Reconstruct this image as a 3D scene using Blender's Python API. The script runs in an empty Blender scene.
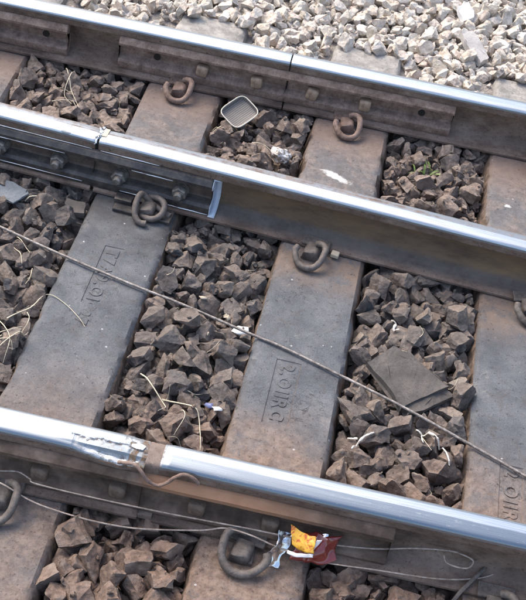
import bpy, bmesh, math, random
from mathutils import Vector, Matrix, Quaternion, noise
R = math.radians
random.seed(7)
sc = bpy.context.scene
C = sc.collection
# ------------------------------------------------------------------ camera
cam_data = bpy.data.cameras.new('camera'); cam = bpy.data.objects.new('camera', cam_data); C.objects.link(cam)
cam_data.sensor_fit = 'HORIZONTAL'; cam_data.sensor_width = 36; cam_data.lens = 1112.366/526*36
cam_data.clip_start = .05; cam_data.clip_end = 200
rt = Vector((0.97707618, 0.16331394, 0.13656755)); up = Vector((-0.21136493, 0.66752728, 0.71395532)); fw = Vector((-0.02543629, 0.72645433, -0.68674384))
cam.matrix_world = Matrix(((rt.x, up.x, -fw.x, 0), (rt.y, up.y, -fw.y, 0), (rt.z, up.z, -fw.z, 2.174), (0, 0, 0, 1)))
sc.camera = cam
# ------------------------------------------------------------------ sky, sun, exposure
SUN_EL, SUN_AZ = 50, -48          # azimuth measured from +y (away from the camera) towards +x
w = bpy.data.worlds.new('World'); sc.world = w; w.use_nodes = True
nt = w.node_tree; bg = nt.nodes['Background']
sky = nt.nodes.new('ShaderNodeTexSky'); sky.sky_type = 'NISHITA'; sky.sun_disc = False
sky.sun_elevation = R(SUN_EL); sky.sun_rotation = R(SUN_AZ); sky.dust_density = 5.0; sky.air_density = 1.3; sky.altitude = 50
nt.links.new(sky.outputs[0], bg.inputs[0]); bg.inputs[1].default_value = .15
sd = bpy.data.lights.new('sun', 'SUN'); sd.energy = .75; sd.angle = R(32); sd.color = (1, .95, .88)
sun = bpy.data.objects.new('sun', sd); C.objects.link(sun)
sdir = Vector((math.sin(R(SUN_AZ))*math.cos(R(SUN_EL)), math.cos(R(SUN_AZ))*math.cos(R(SUN_EL)), math.sin(R(SUN_EL))))
sun.rotation_euler = (-sdir).to_track_quat('-Z', 'Y').to_euler(); sun.location = sdir*20
sc.view_settings.view_transform = 'Standard'; sc.view_settings.look = 'None'; sc.view_settings.gamma = 1
sc.view_settings.exposure = 1.15
# ------------------------------------------------------------------ track layout (metres; sleeper tops at z = 0)
SLEEPER_X = [-1.85, -1.21, -.518, .077, .696, 1.313]
SKEW = [-.01, -.01, .012, .022, .028, .028]
RAIL_A, RAIL_B, RAIL_C = (3.331, 0.0), (2.639, -.064), (1.557, -.004)     # y at x = 0, angle
# ------------------------------------------------------------------ helpers
def tag(o, label=None, cat=None, group=None, kind=None):
    if label: o['label'] = label
    if cat: o['category'] = cat
    if group: o['group'] = group
    if kind: o['kind'] = kind
    return o
def link(name, data, parent=None, mat=None):
    o = bpy.data.objects.new(name, data); C.objects.link(o)
    if parent: o.parent = parent
    if mat:
        for m in (mat if isinstance(mat, (list, tuple)) else [mat]): data.materials.append(m)
    return o
def from_bm(name, bm, mat, parent=None, smooth=35):
    me = bpy.data.meshes.new(name); bmesh.ops.recalc_face_normals(bm, faces=bm.faces[:]); bm.to_mesh(me); bm.free()
    if smooth: smooth_mesh(me, smooth)
    return link(name, me, parent, mat)
def smooth_mesh(me, ang):
    me.polygons.foreach_set('use_smooth', [True]*len(me.polygons))
    me.set_sharp_from_angle(angle=R(ang))
def bm_box(bm, x0, x1, y0, y1, z0, z1, bevel=0, seg=2, mtx=None):
    r = bmesh.ops.create_cube(bm, size=1); vs = r['verts']
    for v in vs: v.co = Vector((x0 if v.co.x < 0 else x1, y0 if v.co.y < 0 else y1, z0 if v.co.z < 0 else z1))
    if bevel:
        es = list({e for v in vs for e in v.link_edges})
        q = bmesh.ops.bevel(bm, geom=es, offset=bevel, segments=seg, affect='EDGES', profile=.6)
        vs = list({v for f in q['faces'] for v in f.verts} | {v for v in vs if v.is_valid})
    if mtx: bmesh.ops.transform(bm, matrix=mtx, verts=vs)
    return vs
def catmull(P, n=8, closed=False):
    P = [Vector(p) for p in P]; out = []; m = len(P)
    for i in range(m if closed else m-1):
        if closed: a, b, c, d = P[i-1], P[i], P[(i+1) % m], P[(i+2) % m]
        else: a, b, c, d = P[max(i-1, 0)], P[i], P[i+1], P[min(i+2, m-1)]
        for k in range(n):
            t = k/n
            out.append(.5*((2*b)+(c-a)*t+(2*a-5*b+4*c-d)*t*t+(3*b-a-3*c+d)*t**3))
    if not closed: out.append(P[-1])
    return out
def sweep(bm, pts, r, sides=8, closed=False, flat=1, rough=0):
    n = len(pts); rings = []; up0 = Vector((0, 0, 1)); prev = None
    for i, p in enumerate(pts):
        t = ((pts[(i+1) % n] if closed or i < n-1 else p)-(pts[i-1] if closed or i > 0 else p)).normalized()
        if prev is None:
            a = up0 if abs(t.z) < .9 else Vector((1, 0, 0)); u = (a-t*a.dot(t)).normalized()
        else: u = (prev-t*prev.dot(t)).normalized()
        prev = u; v = t.cross(u); rr = r(i/(n-1)) if callable(r) else r
        if rough: rr *= 1+rough*noise.noise(p*90)
        rings.append([bm.verts.new(p+(u*math.cos(2*math.pi*k/sides)*flat+v*math.sin(2*math.pi*k/sides))*rr) for k in range(sides)])
    for i in range(n if closed else n-1):
        a, b = rings[i], rings[(i+1) % n]
        for k in range(sides): bm.faces.new((a[k], a[(k+1) % sides], b[(k+1) % sides], b[k]))
    if not closed:
        bm.faces.new(rings[0][::-1]); bm.faces.new(rings[-1])
def tube(name, pts, r, mat, parent=None, sides=8, n=8, closed=False, flat=1, rough=0):
    bm = bmesh.new(); sweep(bm, catmull(pts, n, closed), r, sides, closed, flat, rough)
    return from_bm(name, bm, mat, parent, 60)
# ------------------------------------------------------------------ materials
class NT:
    def __init__(s, name):
        s.m = bpy.data.materials.new(name); s.m.use_nodes = True; s.t = s.m.node_tree; s.b = s.t.nodes['Principled BSDF']
    def n(s, kind, ins=None, **kw):
        nd = s.t.nodes.new('ShaderNode'+kind)
        for k, v in kw.items(): setattr(nd, k, v)
        for k, v in (ins or {}).items(): s.set(nd.inputs[k], v)
        return nd
    def set(s, sock, v):
        if isinstance(v, bpy.types.NodeSocket): s.t.links.new(v, sock)
        elif isinstance(v, (tuple, list)) and len(v) == 3 and sock.type == 'RGBA': sock.default_value = (*v, 1)
        else: sock.default_value = v
    def noise(s, scale, detail=4, rough=.55, coord=None, dist=0):
        nd = s.n('TexNoise', {'Scale': scale, 'Detail': detail, 'Roughness': rough, 'Distortion': dist})
        if coord is not None: s.t.links.new(coord, nd.inputs['Vector'])
        return nd.outputs['Fac']
    def ramp(s, fac, stops, interp='LINEAR'):
        nd = s.n('ValToRGB', {'Fac': fac}); e = nd.color_ramp.elements; nd.color_ramp.interpolation = interp
        while len(e) < len(stops): e.new(.5)
        for q, (p, c) in zip(e, stops): q.position = p; q.color = (*c, 1) if isinstance(c, (tuple, list)) else (c, c, c, 1)
        return nd.outputs['Color']
    def mix(s, f, a, b, mode='MIX'):
        nd = s.n('Mix', data_type='RGBA', blend_type=mode)
        s.set(nd.inputs[0], f); s.set(nd.inputs[6], a); s.set(nd.inputs[7], b); return nd.outputs[2]
    def math(s, op, a, b=0, c=0, clamp=False):
        nd = s.n('Math', operation=op, use_clamp=clamp); s.set(nd.inputs[0], a); s.set(nd.inputs[1], b); s.set(nd.inputs[2], c); return nd.outputs[0]
    def rng(s, v, a, b, c=0, d=1):
        nd = s.n('MapRange', {'Value': v, 'From Min': a, 'From Max': b, 'To Min': c, 'To Max': d}, interpolation_type='SMOOTHSTEP'); return nd.outputs[0]
    def bump(s, h, strength=.4, dist=.01):
        nd = s.n('Bump', {'Height': h, 'Strength': strength, 'Distance': dist}); s.t.links.new(nd.outputs[0], s.b.inputs['Normal']); return nd
    def out(s, **kw):
        for k, v in kw.items(): s.set(s.b.inputs[k.replace('_', ' ')], v)
        return s.m
    @property
    def obj(s): return s.n('TexCoord').outputs['Object']
    @property
    def pos(s): return s.n('NewGeometry').outputs['Position']
    def xyz(s, v):
        nd = s.n('SeparateXYZ', {0: v}); return nd.outputs
def zones(s):
    """where rust dust and pale rock dust lie on the ground: three masks over the place"""
    p = s.pos; x, y, z = s.xyz(p)
    wob = s.math('MULTIPLY', s.math('SUBTRACT', s.noise(3.2, 4, .6, p), .5), .5)
    y2 = s.math('ADD', y, wob)
    near_c = s.math('MULTIPLY', s.rng(y2, 2.0, 1.62), s.rng(x, -.75, -.1, .45, 1))
    a_b = s.math('MULTIPLY', s.rng(y2, 2.5, 2.85), 1)
    far = s.rng(y, 3.36, 3.41)
    return near_c, a_b, far
def m_stone():
    s = NT('crushed_stone'); p = s.pos
    g = s.n('NewGeometry').outputs; rnd = g['Random Per Island']
    base = s.ramp(rnd, [(0, (.040, .037, .038)), (.16, (.085, .074, .070)), (.3, (.14, .108, .092)), (.44, (.060, .064, .072)), (.58, (.115, .092, .080)), (.72, (.17, .14, .12)), (.84, (.075, .066, .064)), (.93, (.22, .19, .165)), (1, (.15, .105, .08))])
    big = s.noise(22, 6, .7, p, .4); fine = s.noise(160, 5, .75, p)
    base = s.mix(s.rng(big, .4, .62), base, s.mix(1, base, (1.6, 1.5, 1.42), 'MULTIPLY'))
    base = s.mix(s.rng(fine, .5, .62), base, s.mix(1, base, (.62, .6, .6), 'MULTIPLY'))
    nc, ab, far = zones(s)
    up_ = s.rng(s.xyz(g['Normal'])[2], -.1, .9)
    dust = s.math('MULTIPLY', up_, s.rng(s.noise(48, 6, .72, p), .36, .6))
    c = s.mix(s.math('MULTIPLY', dust, .42), base, (.21, .178, .155))
    c = s.mix(s.math('MULTIPLY', nc, .72), c, s.mix(dust, (.115, .073, .054), (.27, .175, .13)))
    c = s.mix(s.math('MULTIPLY', ab, .62), c, s.mix(dust, (.15, .112, .092), (.35, .27, .222)))
    wear = s.rng(g['Pointiness'], .53, .60); c = s.mix(s.math('MULTIPLY', wear, .35), c, (.30, .26, .23))
    pale = s.ramp(rnd, [(0, (.60, .545, .47)), (.25, (.76, .70, .61)), (.45, (.66, .55, .48)), (.6, (.82, .77, .69)), (.8, (.50, .46, .43)), (.9, (.74, .70, .63)), (1, (.60, .57, .53))])
    pale = s.mix(s.rng(big, .4, .65), pale, s.mix(1, pale, (.72, .69, .65), 'MULTIPLY'))
    pale = s.mix(s.rng(fine, .52, .64), pale, s.mix(1, pale, (.75, .72, .7), 'MULTIPLY'))
    y_ = s.xyz(p)[1]; near_ = s.rng(s.math('ADD', y_, s.math('MULTIPLY', s.noise(9, 5, .7, p), .2)), 3.80, 3.52)
    pale = s.mix(s.math('MULTIPLY', near_, .6), pale, s.mix(1, pale, (.50, .44, .39), 'MULTIPLY'))
    c = s.mix(far, c, pale)
    h = s.math('ADD', s.math('ADD', s.noise(320, 4, .7, p), s.math('MULTIPLY', s.noise(95, 5, .7, p), 2.2)), s.math('MULTIPLY', s.n('TexVoronoi', {'Scale': 75.0, 'Vector': p}, feature='F1').outputs['Distance'], 2.0))
    s.bump(h, .8, .0022)
    return s.out(Base_Color=c, Roughness=s.rng(s.noise(90, 2, .5, p), .3, .7, .62, .95), Specular_IOR_Level=.35)
def m_ground():
    s = NT('fine_gravel'); p = s.pos; nc, ab, far = zones(s)
    v = s.n('TexVoronoi', {'Scale': 110, 'Vector': p})
    c = s.mix(s.rng(v.outputs['Color'], .2, .8), (.045, .038, .034), (.12, .10, .09))
    c = s.mix(s.math('MULTIPLY', nc, .6), c, (.12, .075, .055)); c = s.mix(s.math('MULTIPLY', far, .8), c, (.32, .29, .27))
    s.bump(s.math('ADD', v.outputs['Distance'], s.noise(40, 5, .6, p)), .9, .006)
    return s.out(Base_Color=c, Roughness=.95)
def m_concrete():
    s = NT('weathered_concrete'); p = s.pos; nc, ab, far = zones(s); x, y, z = s.xyz(p)
    base = s.ramp(s.noise(6, 10, .72, p, .3), [(.32, (.066, .071, .082)), (.47, (.104, .112, .126)), (.6, (.138, .146, .160)), (.74, (.19, .193, .196))])
    grit = s.noise(260, 4, .8, p); base = s.mix(s.rng(grit, .44, .6), s.mix(1, base, (.82, .815, .81), 'MULTIPLY'), s.mix(1, base, (1.1, 1.1, 1.1), 'MULTIPLY'))
    blot = s.rng(s.noise(19, 8, .78, p, .8), .52, .66); c = s.mix(s.math('MULTIPLY', blot, .6), base, (.085, .073, .066))
    pale_ = s.rng(s.noise(13, 8, .75, s.n('Mapping', {'Vector': p, 'Location': (4, 9, 2)}).outputs[0], .5), .58, .68); c = s.mix(s.math('MULTIPLY', pale_, .5), c, (.27, .255, .235))
    # rust dust in patches by the nearest rail and between the two others
    c = s.mix(s.math('MULTIPLY', nc, s.rng(s.noise(11, 9, .78, p, .5), .30, .55, .3, 1)), c, s.mix(s.rng(s.noise(45, 8, .78, p), .35, .65), (.13, .086, .066), (.29, .208, .162)))
    c = s.mix(s.math('MULTIPLY', ab, s.rng(s.noise(9, 9, .78, p, .5), .42, .62, .25, .95)), c, s.mix(s.rng(s.noise(45, 8, .78, p), .35, .65), (.125, .100, .090), (.26, .218, .194)))
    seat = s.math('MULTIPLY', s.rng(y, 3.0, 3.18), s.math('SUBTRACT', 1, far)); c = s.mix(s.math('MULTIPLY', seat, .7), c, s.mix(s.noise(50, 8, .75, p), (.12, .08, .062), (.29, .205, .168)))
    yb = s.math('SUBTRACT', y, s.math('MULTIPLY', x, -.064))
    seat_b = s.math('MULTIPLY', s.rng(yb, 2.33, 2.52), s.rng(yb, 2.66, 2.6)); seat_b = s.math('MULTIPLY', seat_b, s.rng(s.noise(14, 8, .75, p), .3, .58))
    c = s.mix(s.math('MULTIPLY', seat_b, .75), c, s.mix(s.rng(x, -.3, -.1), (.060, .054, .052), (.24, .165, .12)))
    c = s.mix(far, c, s.mix(s.rng(s.noise(14, 8, .75, p), .35, .65), (.20, .19, .18), (.40, .375, .345)))
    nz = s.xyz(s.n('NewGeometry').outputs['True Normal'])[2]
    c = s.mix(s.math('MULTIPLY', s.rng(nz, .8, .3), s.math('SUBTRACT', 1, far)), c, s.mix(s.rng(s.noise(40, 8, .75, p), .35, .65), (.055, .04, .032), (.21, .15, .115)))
    pits = s.rng(s.noise(85, 5, .75, p), .59, .66); c = s.mix(s.math('MULTIPLY', pits, .7), c, (.045, .04, .037))
    crk = s.n('TexVoronoi', {'Scale': 6.5, 'Vector': s.n('Mapping', {'Vector': s.n('Vector_'.replace('_', 'Math'), {0: p, 1: s.n('TexNoise', {'Vector': p, 'Scale': 9.0, 'Detail': 6.0}).outputs['Color']}, operation='ADD').outputs[0], 'Scale': (1, .6, 1)}).outputs[0]}, feature='DISTANCE_TO_EDGE').outputs['Distance']
    crack = s.math('MULTIPLY', s.rng(crk, .012, .004), s.rng(s.noise(4, 3, .6, p), .56, .62)); c = s.mix(s.math('MULTIPLY', crack, .8), c, (.035, .03, .028))
    sp = s.n('TexVoronoi', {'Scale': 34, 'Vector': p}).outputs
    speck = s.math('MULTIPLY', s.rng(s.math('ADD', sp['Distance'], s.math('MULTIPLY', grit, .1)), .17, .12), s.rng(sp['Color'], .74, .78)); c = s.mix(s.math('MULTIPLY', speck, .7), c, (.50, .49, .48))
    # white bird lime smeared on one sleeper, a spot on the next
    def smear(cx, cy, rx, ry, shear=-.45):
        dx = s.math('DIVIDE', s.math('SUBTRACT', x, cx), rx); dy = s.math('DIVIDE', s.math('SUBTRACT', s.math('SUBTRACT', y, cy), s.math('MULTIPLY', s.math('SUBTRACT', x, cx), shear)), ry)
        d2 = s.math('SQRT', s.math('ADD', s.math('MULTIPLY', dx, dx), s.math('MULTIPLY', dy, dy)))
        return s.rng(s.math('ADD', d2, s.math('MULTIPLY', s.math('SUBTRACT', s.noise(38, 8, .8, p, .5), .5), 2.6)), .95, .55)
    lime = s.math('MAXIMUM', smear(.055, 2.945, .060, .020), smear(.625, 2.985, .013, .010, 0))
    c = s.mix(s.math('MULTIPLY', lime, .8), c, (.62, .62, .61))
    h = s.math('ADD', s.math('MULTIPLY', grit, .5), s.math('MULTIPLY', s.noise(30, 8, .75, p), 1.8)); h = s.math('SUBTRACT', s.math('SUBTRACT', h, s.math('MULTIPLY', pits, .6)), crack)
    s.bump(h, .6, .0028)
    return s.out(Base_Color=c, Roughness=s.rng(s.noise(20, 5, .6, p), .3, .7, .6, .9), Specular_IOR_Level=.4)
def m_rail():
    """polish = worn running band (1), lower = rough shoulder and dim bluish reflections painted into the colour"""
    s = NT('rail_steel'); o = s.obj; p = s.pos
    pol = s.n('Attribute', attribute_name='polish_and_sheen').outputs['Fac']; gr = s.n('Attribute', attribute_name='rust').outputs['Fac']
    long_ = s.n('Mapping', {'Vector': o, 'Scale': (2.2, 60, 60)}).outputs[0]
    long2 = s.n('Mapping', {'Vector': o, 'Scale': (7, 900, 900)}).outputs[0]
    rag = s.math('MULTIPLY', s.math('SUBTRACT', s.noise(1.0, 6, .7, long_), .5), .55)
    rag = s.math('ADD', rag, s.math('MULTIPLY', s.math('SUBTRACT', s.noise(45, 5, .7, o), .5), .35))
    mask = s.rng(s.math('ADD', pol, rag), .38, .58)
    spots = s.rng(s.noise(60, 5, .75, s.n('Mapping', {'Vector': o, 'Scale': (1, 3, 3)}).outputs[0]), .66, .72)
    mask = s.math('MULTIPLY', mask, s.math('SUBTRACT', 1, s.math('MULTIPLY', spots, .7)))
    rust = s.ramp(s.noise(13, 10, .75, s.n('Mapping', {'Vector': o, 'Scale': (.55, 1, 1)}).outputs[0]), [(.34, (.065, .046, .038)), (.48, (.155, .107, .084)), (.58, (.21, .155, .126)), (.7, (.31, .235, .19))])
    rust = s.mix(s.rng(s.noise(120, 6, .8, o), .54, .66), rust, (.06, .04, .032))
    rust = s.mix(s.math('MULTIPLY', gr, 1), rust, s.mix(s.rng(s.math('ADD', s.xyz(o)[2], s.math('MULTIPLY', s.noise(5, 8, .7, s.n('Mapping', {'Vector': o, 'Scale': (.3, 1, 1)}).outputs[0]), .03)), .046, .060), s.ramp(s.noise(16, 8, .75, o), [(.35, (.06, .05, .046)), (.6, (.12, .105, .098))]), s.ramp(s.noise(8, 9, .75, s.n('Mapping', {'Vector': o, 'Scale': (.35, 1, 1)}).outputs[0]), [(.36, (.075, .053, .040)), (.5, (.155, .105, .070)), (.66, (.22, .145, .082))])))
    x, y, z = s.xyz(o)
    dusty = s.math('MULTIPLY', s.rng(z, .02, .004), .0)
    stx = s.math('MULTIPLY', s.rng(s.noise(1.2, 6, .6, s.n('Mapping', {'Vector': o, 'Scale': (1, 14, 5)}).outputs[0]), .45, .7), .35)
    rust = s.mix(stx, rust, (.20, .16, .14))
    shoulder = s.mix(s.noise(1, 4, .6, long2), (.16, .18, .205), (.34, .365, .40))  # rough far shoulder, with its dark reflection painted into the colour
    c = s.mix(mask, rust, s.mix(s.rng(s.noise(1, 5, .7, long2), .3, .62), (.34, .365, .39), (.66, .68, .70)))
    c = s.mix(s.math('MULTIPLY', mask, s.rng(s.math('ADD', pol, s.math('MULTIPLY', s.math('SUBTRACT', s.noise(1, 5, .7, long2), .5), .3)), .92, .72)), c, s.mix(s.noise(1, 4, .6, long2), (.17, .20, .235), (.33, .37, .41)))  # paints a dimmer, bluer sky reflection where the value is lower
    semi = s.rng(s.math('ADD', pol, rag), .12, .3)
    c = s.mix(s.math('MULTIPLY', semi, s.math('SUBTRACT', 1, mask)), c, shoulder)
    met = s.math('MAXIMUM', mask, s.math('MULTIPLY', semi, .75))
    dmg = s.math('MULTIPLY', gr, s.rng(z, .14, .15))
    c = s.mix(s.math('MULTIPLY', dmg, s.rng(s.noise(75, 8, .8, o), .46, .58)), c, s.mix(s.noise(90, 6, .8, o), (.10, .095, .09), (.36, .38, .40)))
    rg = s.math('SUBTRACT', s.math('ADD', .85, s.math('MULTIPLY', dmg, .22)), s.math('MULTIPLY', met, s.rng(s.noise(1, 3, .6, long2), s.math('MULTIPLY', 1, .3), .7, .60, .52)))
    h = s.math('ADD', s.math('MULTIPLY', s.math('SUBTRACT', 1, met), s.noise(150, 6, .7, o)), s.math('MULTIPLY', s.noise(1, 3, .6, long2), .05))
    h = s.math('ADD', h, s.math('MULTIPLY', dmg, s.noise(110, 8, .8, o)))
    s.bump(h, .6, .0018)
    return s.out(Base_Color=c, Metallic=met, Roughness=rg, Specular_IOR_Level=.35)
def m_iron(name, cols, rough=.75, metal=0.0, scale=20, bump=.5, spec=.35):
    s = NT(name); o = s.obj
    c = s.ramp(s.noise(scale, 10, .75, o), [(.33, cols[0]), (.5, cols[1]), (.68, cols[2])])
    c = s.mix(s.math('MULTIPLY', s.rng(s.noise(140, 6, .8, o), .52, .66), .6), c, tuple(v*.5 for v in cols[0]))
    s.bump(s.math('ADD', s.noise(230, 6, .8, o), s.math('MULTIPLY', s.noise(45, 6, .7, o), 2)), bump, .002)
    return s.out(Base_Color=c, Roughness=s.rng(s.noise(50, 3, .6, o), .3, .7, rough-.1, rough+.1), Metallic=metal, Specular_IOR_Level=spec)
def m_plate_c():
    s = NT('rusty_plate'); o = s.obj; x, y, z = s.xyz(o)
    c = s.ramp(s.noise(12, 8, .65, o), [(.33, (.055, .038, .030)), (.5, (.13, .09, .07)), (.68, (.24, .175, .14))])
    patch = s.math('MULTIPLY', s.rng(s.math('ADD', x, s.math('MULTIPLY', s.noise(11, 8, .7, o), .16)), -.20, -.11), s.rng(x, .26, -.02))
    patch = s.math('MULTIPLY', patch, s.rng(z, .095, .105))
    c = s.mix(s.math('MULTIPLY', patch, .85), c, s.mix(s.noise(30, 5, .6, o), (.30, .15, .085), (.46, .27, .17)))
    s.bump(s.noise(170, 6, .7, o), .5, .0015)
    return s.out(Base_Color=c, Roughness=.8, Specular_IOR_Level=.3)
def m_plain(name, col, rough=.6, metal=0, noise_amt=.2, scale=30, **kw):
    s = NT(name); o = s.obj
    c = s.mix(s.noise(scale, 5, .6, o), tuple(a*(1-noise_amt) for a in col), tuple(min(1, a*(1+noise_amt)) for a in col))
    s.bump(s.noise(scale*5, 4, .6, o), .25, .001)
    return s.out(Base_Color=c, Roughness=rough, Metallic=metal, **kw)
M_STONE, M_GROUND, M_CONC, M_RAIL = m_stone(), m_ground(), m_concrete(), m_rail()
M_PLATE_A = m_iron('brown_rusty_iron', ((.105, .072, .060), (.235, .165, .134), (.38, .285, .235)))
def m_plate_b():
    s = NT('oily_dark_iron'); o = s.obj; z = s.xyz(o)[2]
    c = s.ramp(s.noise(18, 10, .75, o), [(.33, (.022, .021, .023)), (.5, (.058, .052, .051)), (.68, (.13, .11, .095))])
    web = s.math('MULTIPLY', s.rng(z, .054, .064), s.rng(z, .100, .094))
    c = s.mix(s.math('MULTIPLY', web, s.rng(s.noise(9, 8, .7, o), .3, .5, .5, .95)), c, s.ramp(s.noise(25, 8, .75, o), [(.35, (.065, .046, .038)), (.6, (.15, .112, .09))]))
    s.bump(s.math('ADD', s.noise(230, 6, .8, o), s.math('MULTIPLY', s.noise(45, 6, .7, o), 2)), .35, .002)
    return s.out(Base_Color=c, Roughness=s.math('ADD', .36, s.math('MULTIPLY', web, .35)), Metallic=.15, Specular_IOR_Level=.5)
M_PLATE_B = m_plate_b()
M_OILY = m_iron('oily_lump', ((.025, .024, .026), (.065, .058, .056), (.15, .12, .10)), rough=.42, metal=.25, bump=.3, spec=.5)
M_PLATE_C = m_plate_c()
M_BOLT = m_iron('rusted_bolt', ((.20, .135, .092), (.35, .25, .18), (.48, .36, .27)), scale=40)
M_BOLT_B = m_iron('oily_bolt', ((.07, .064, .06), (.17, .155, .145), (.34, .32, .30)), rough=.42, metal=.3, scale=40)
M_BOLT_C = m_iron('dark_bolt', ((.11, .075, .058), (.18, .13, .10), (.26, .195, .155)), scale=40)
M_CLIP_A = m_iron('rust_brown_spring_steel', ((.10, .064, .050), (.21, .145, .118), (.31, .225, .185)))
M_CLIP_B = m_iron('grey_spring_steel', ((.070, .058, .052), (.135, .115, .104), (.22, .19, .17)), rough=.6, metal=.1)
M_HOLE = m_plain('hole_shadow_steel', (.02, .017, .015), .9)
M_BRIGHT = m_plain('scraped_steel', (.75, .76, .78), .35, 1, .1)
M_PAINT = m_plain('pale_blue_paint', (.50, .56, .66), .45, 0, .25, 60)
M_CABLE = m_iron('cable_steel', ((.10, .09, .088), (.24, .215, .20), (.48, .45, .43)), rough=.5, metal=.3, scale=60)
M_WIRE = m_iron('thin_wire', ((.26, .20, .165), (.42, .34, .29), (.60, .52, .46)), rough=.45, metal=.1, scale=60)
M_STRAW = m_plain('dry_straw', (.62, .56, .42), .7, 0, .3, 50)
M_FILL = m_iron('rusty_filler', ((.15, .11, .09), (.21, .16, .135), (.27, .21, .18)), scale=50)
M_GREEN = m_plain('green_leaf', (.13, .19, .045), .5, 0, .4)
M_WHITE = m_plain('white_scrap', (.80, .80, .78), .6, 0, .1)
M_CREAM = m_plain('cream_liner', (.50, .43, .33), .6, 0, .2)
M_SLATE = m_iron('slate', ((.060, .053, .050), (.105, .093, .087), (.17, .148, .135)), scale=14, bump=1)
M_METALSHEET = m_iron('grey_blue_sheet', ((.10, .115, .13), (.15, .17, .195), (.22, .24, .26)), rough=.8, metal=0, scale=10, bump=.2, spec=.2)
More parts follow.
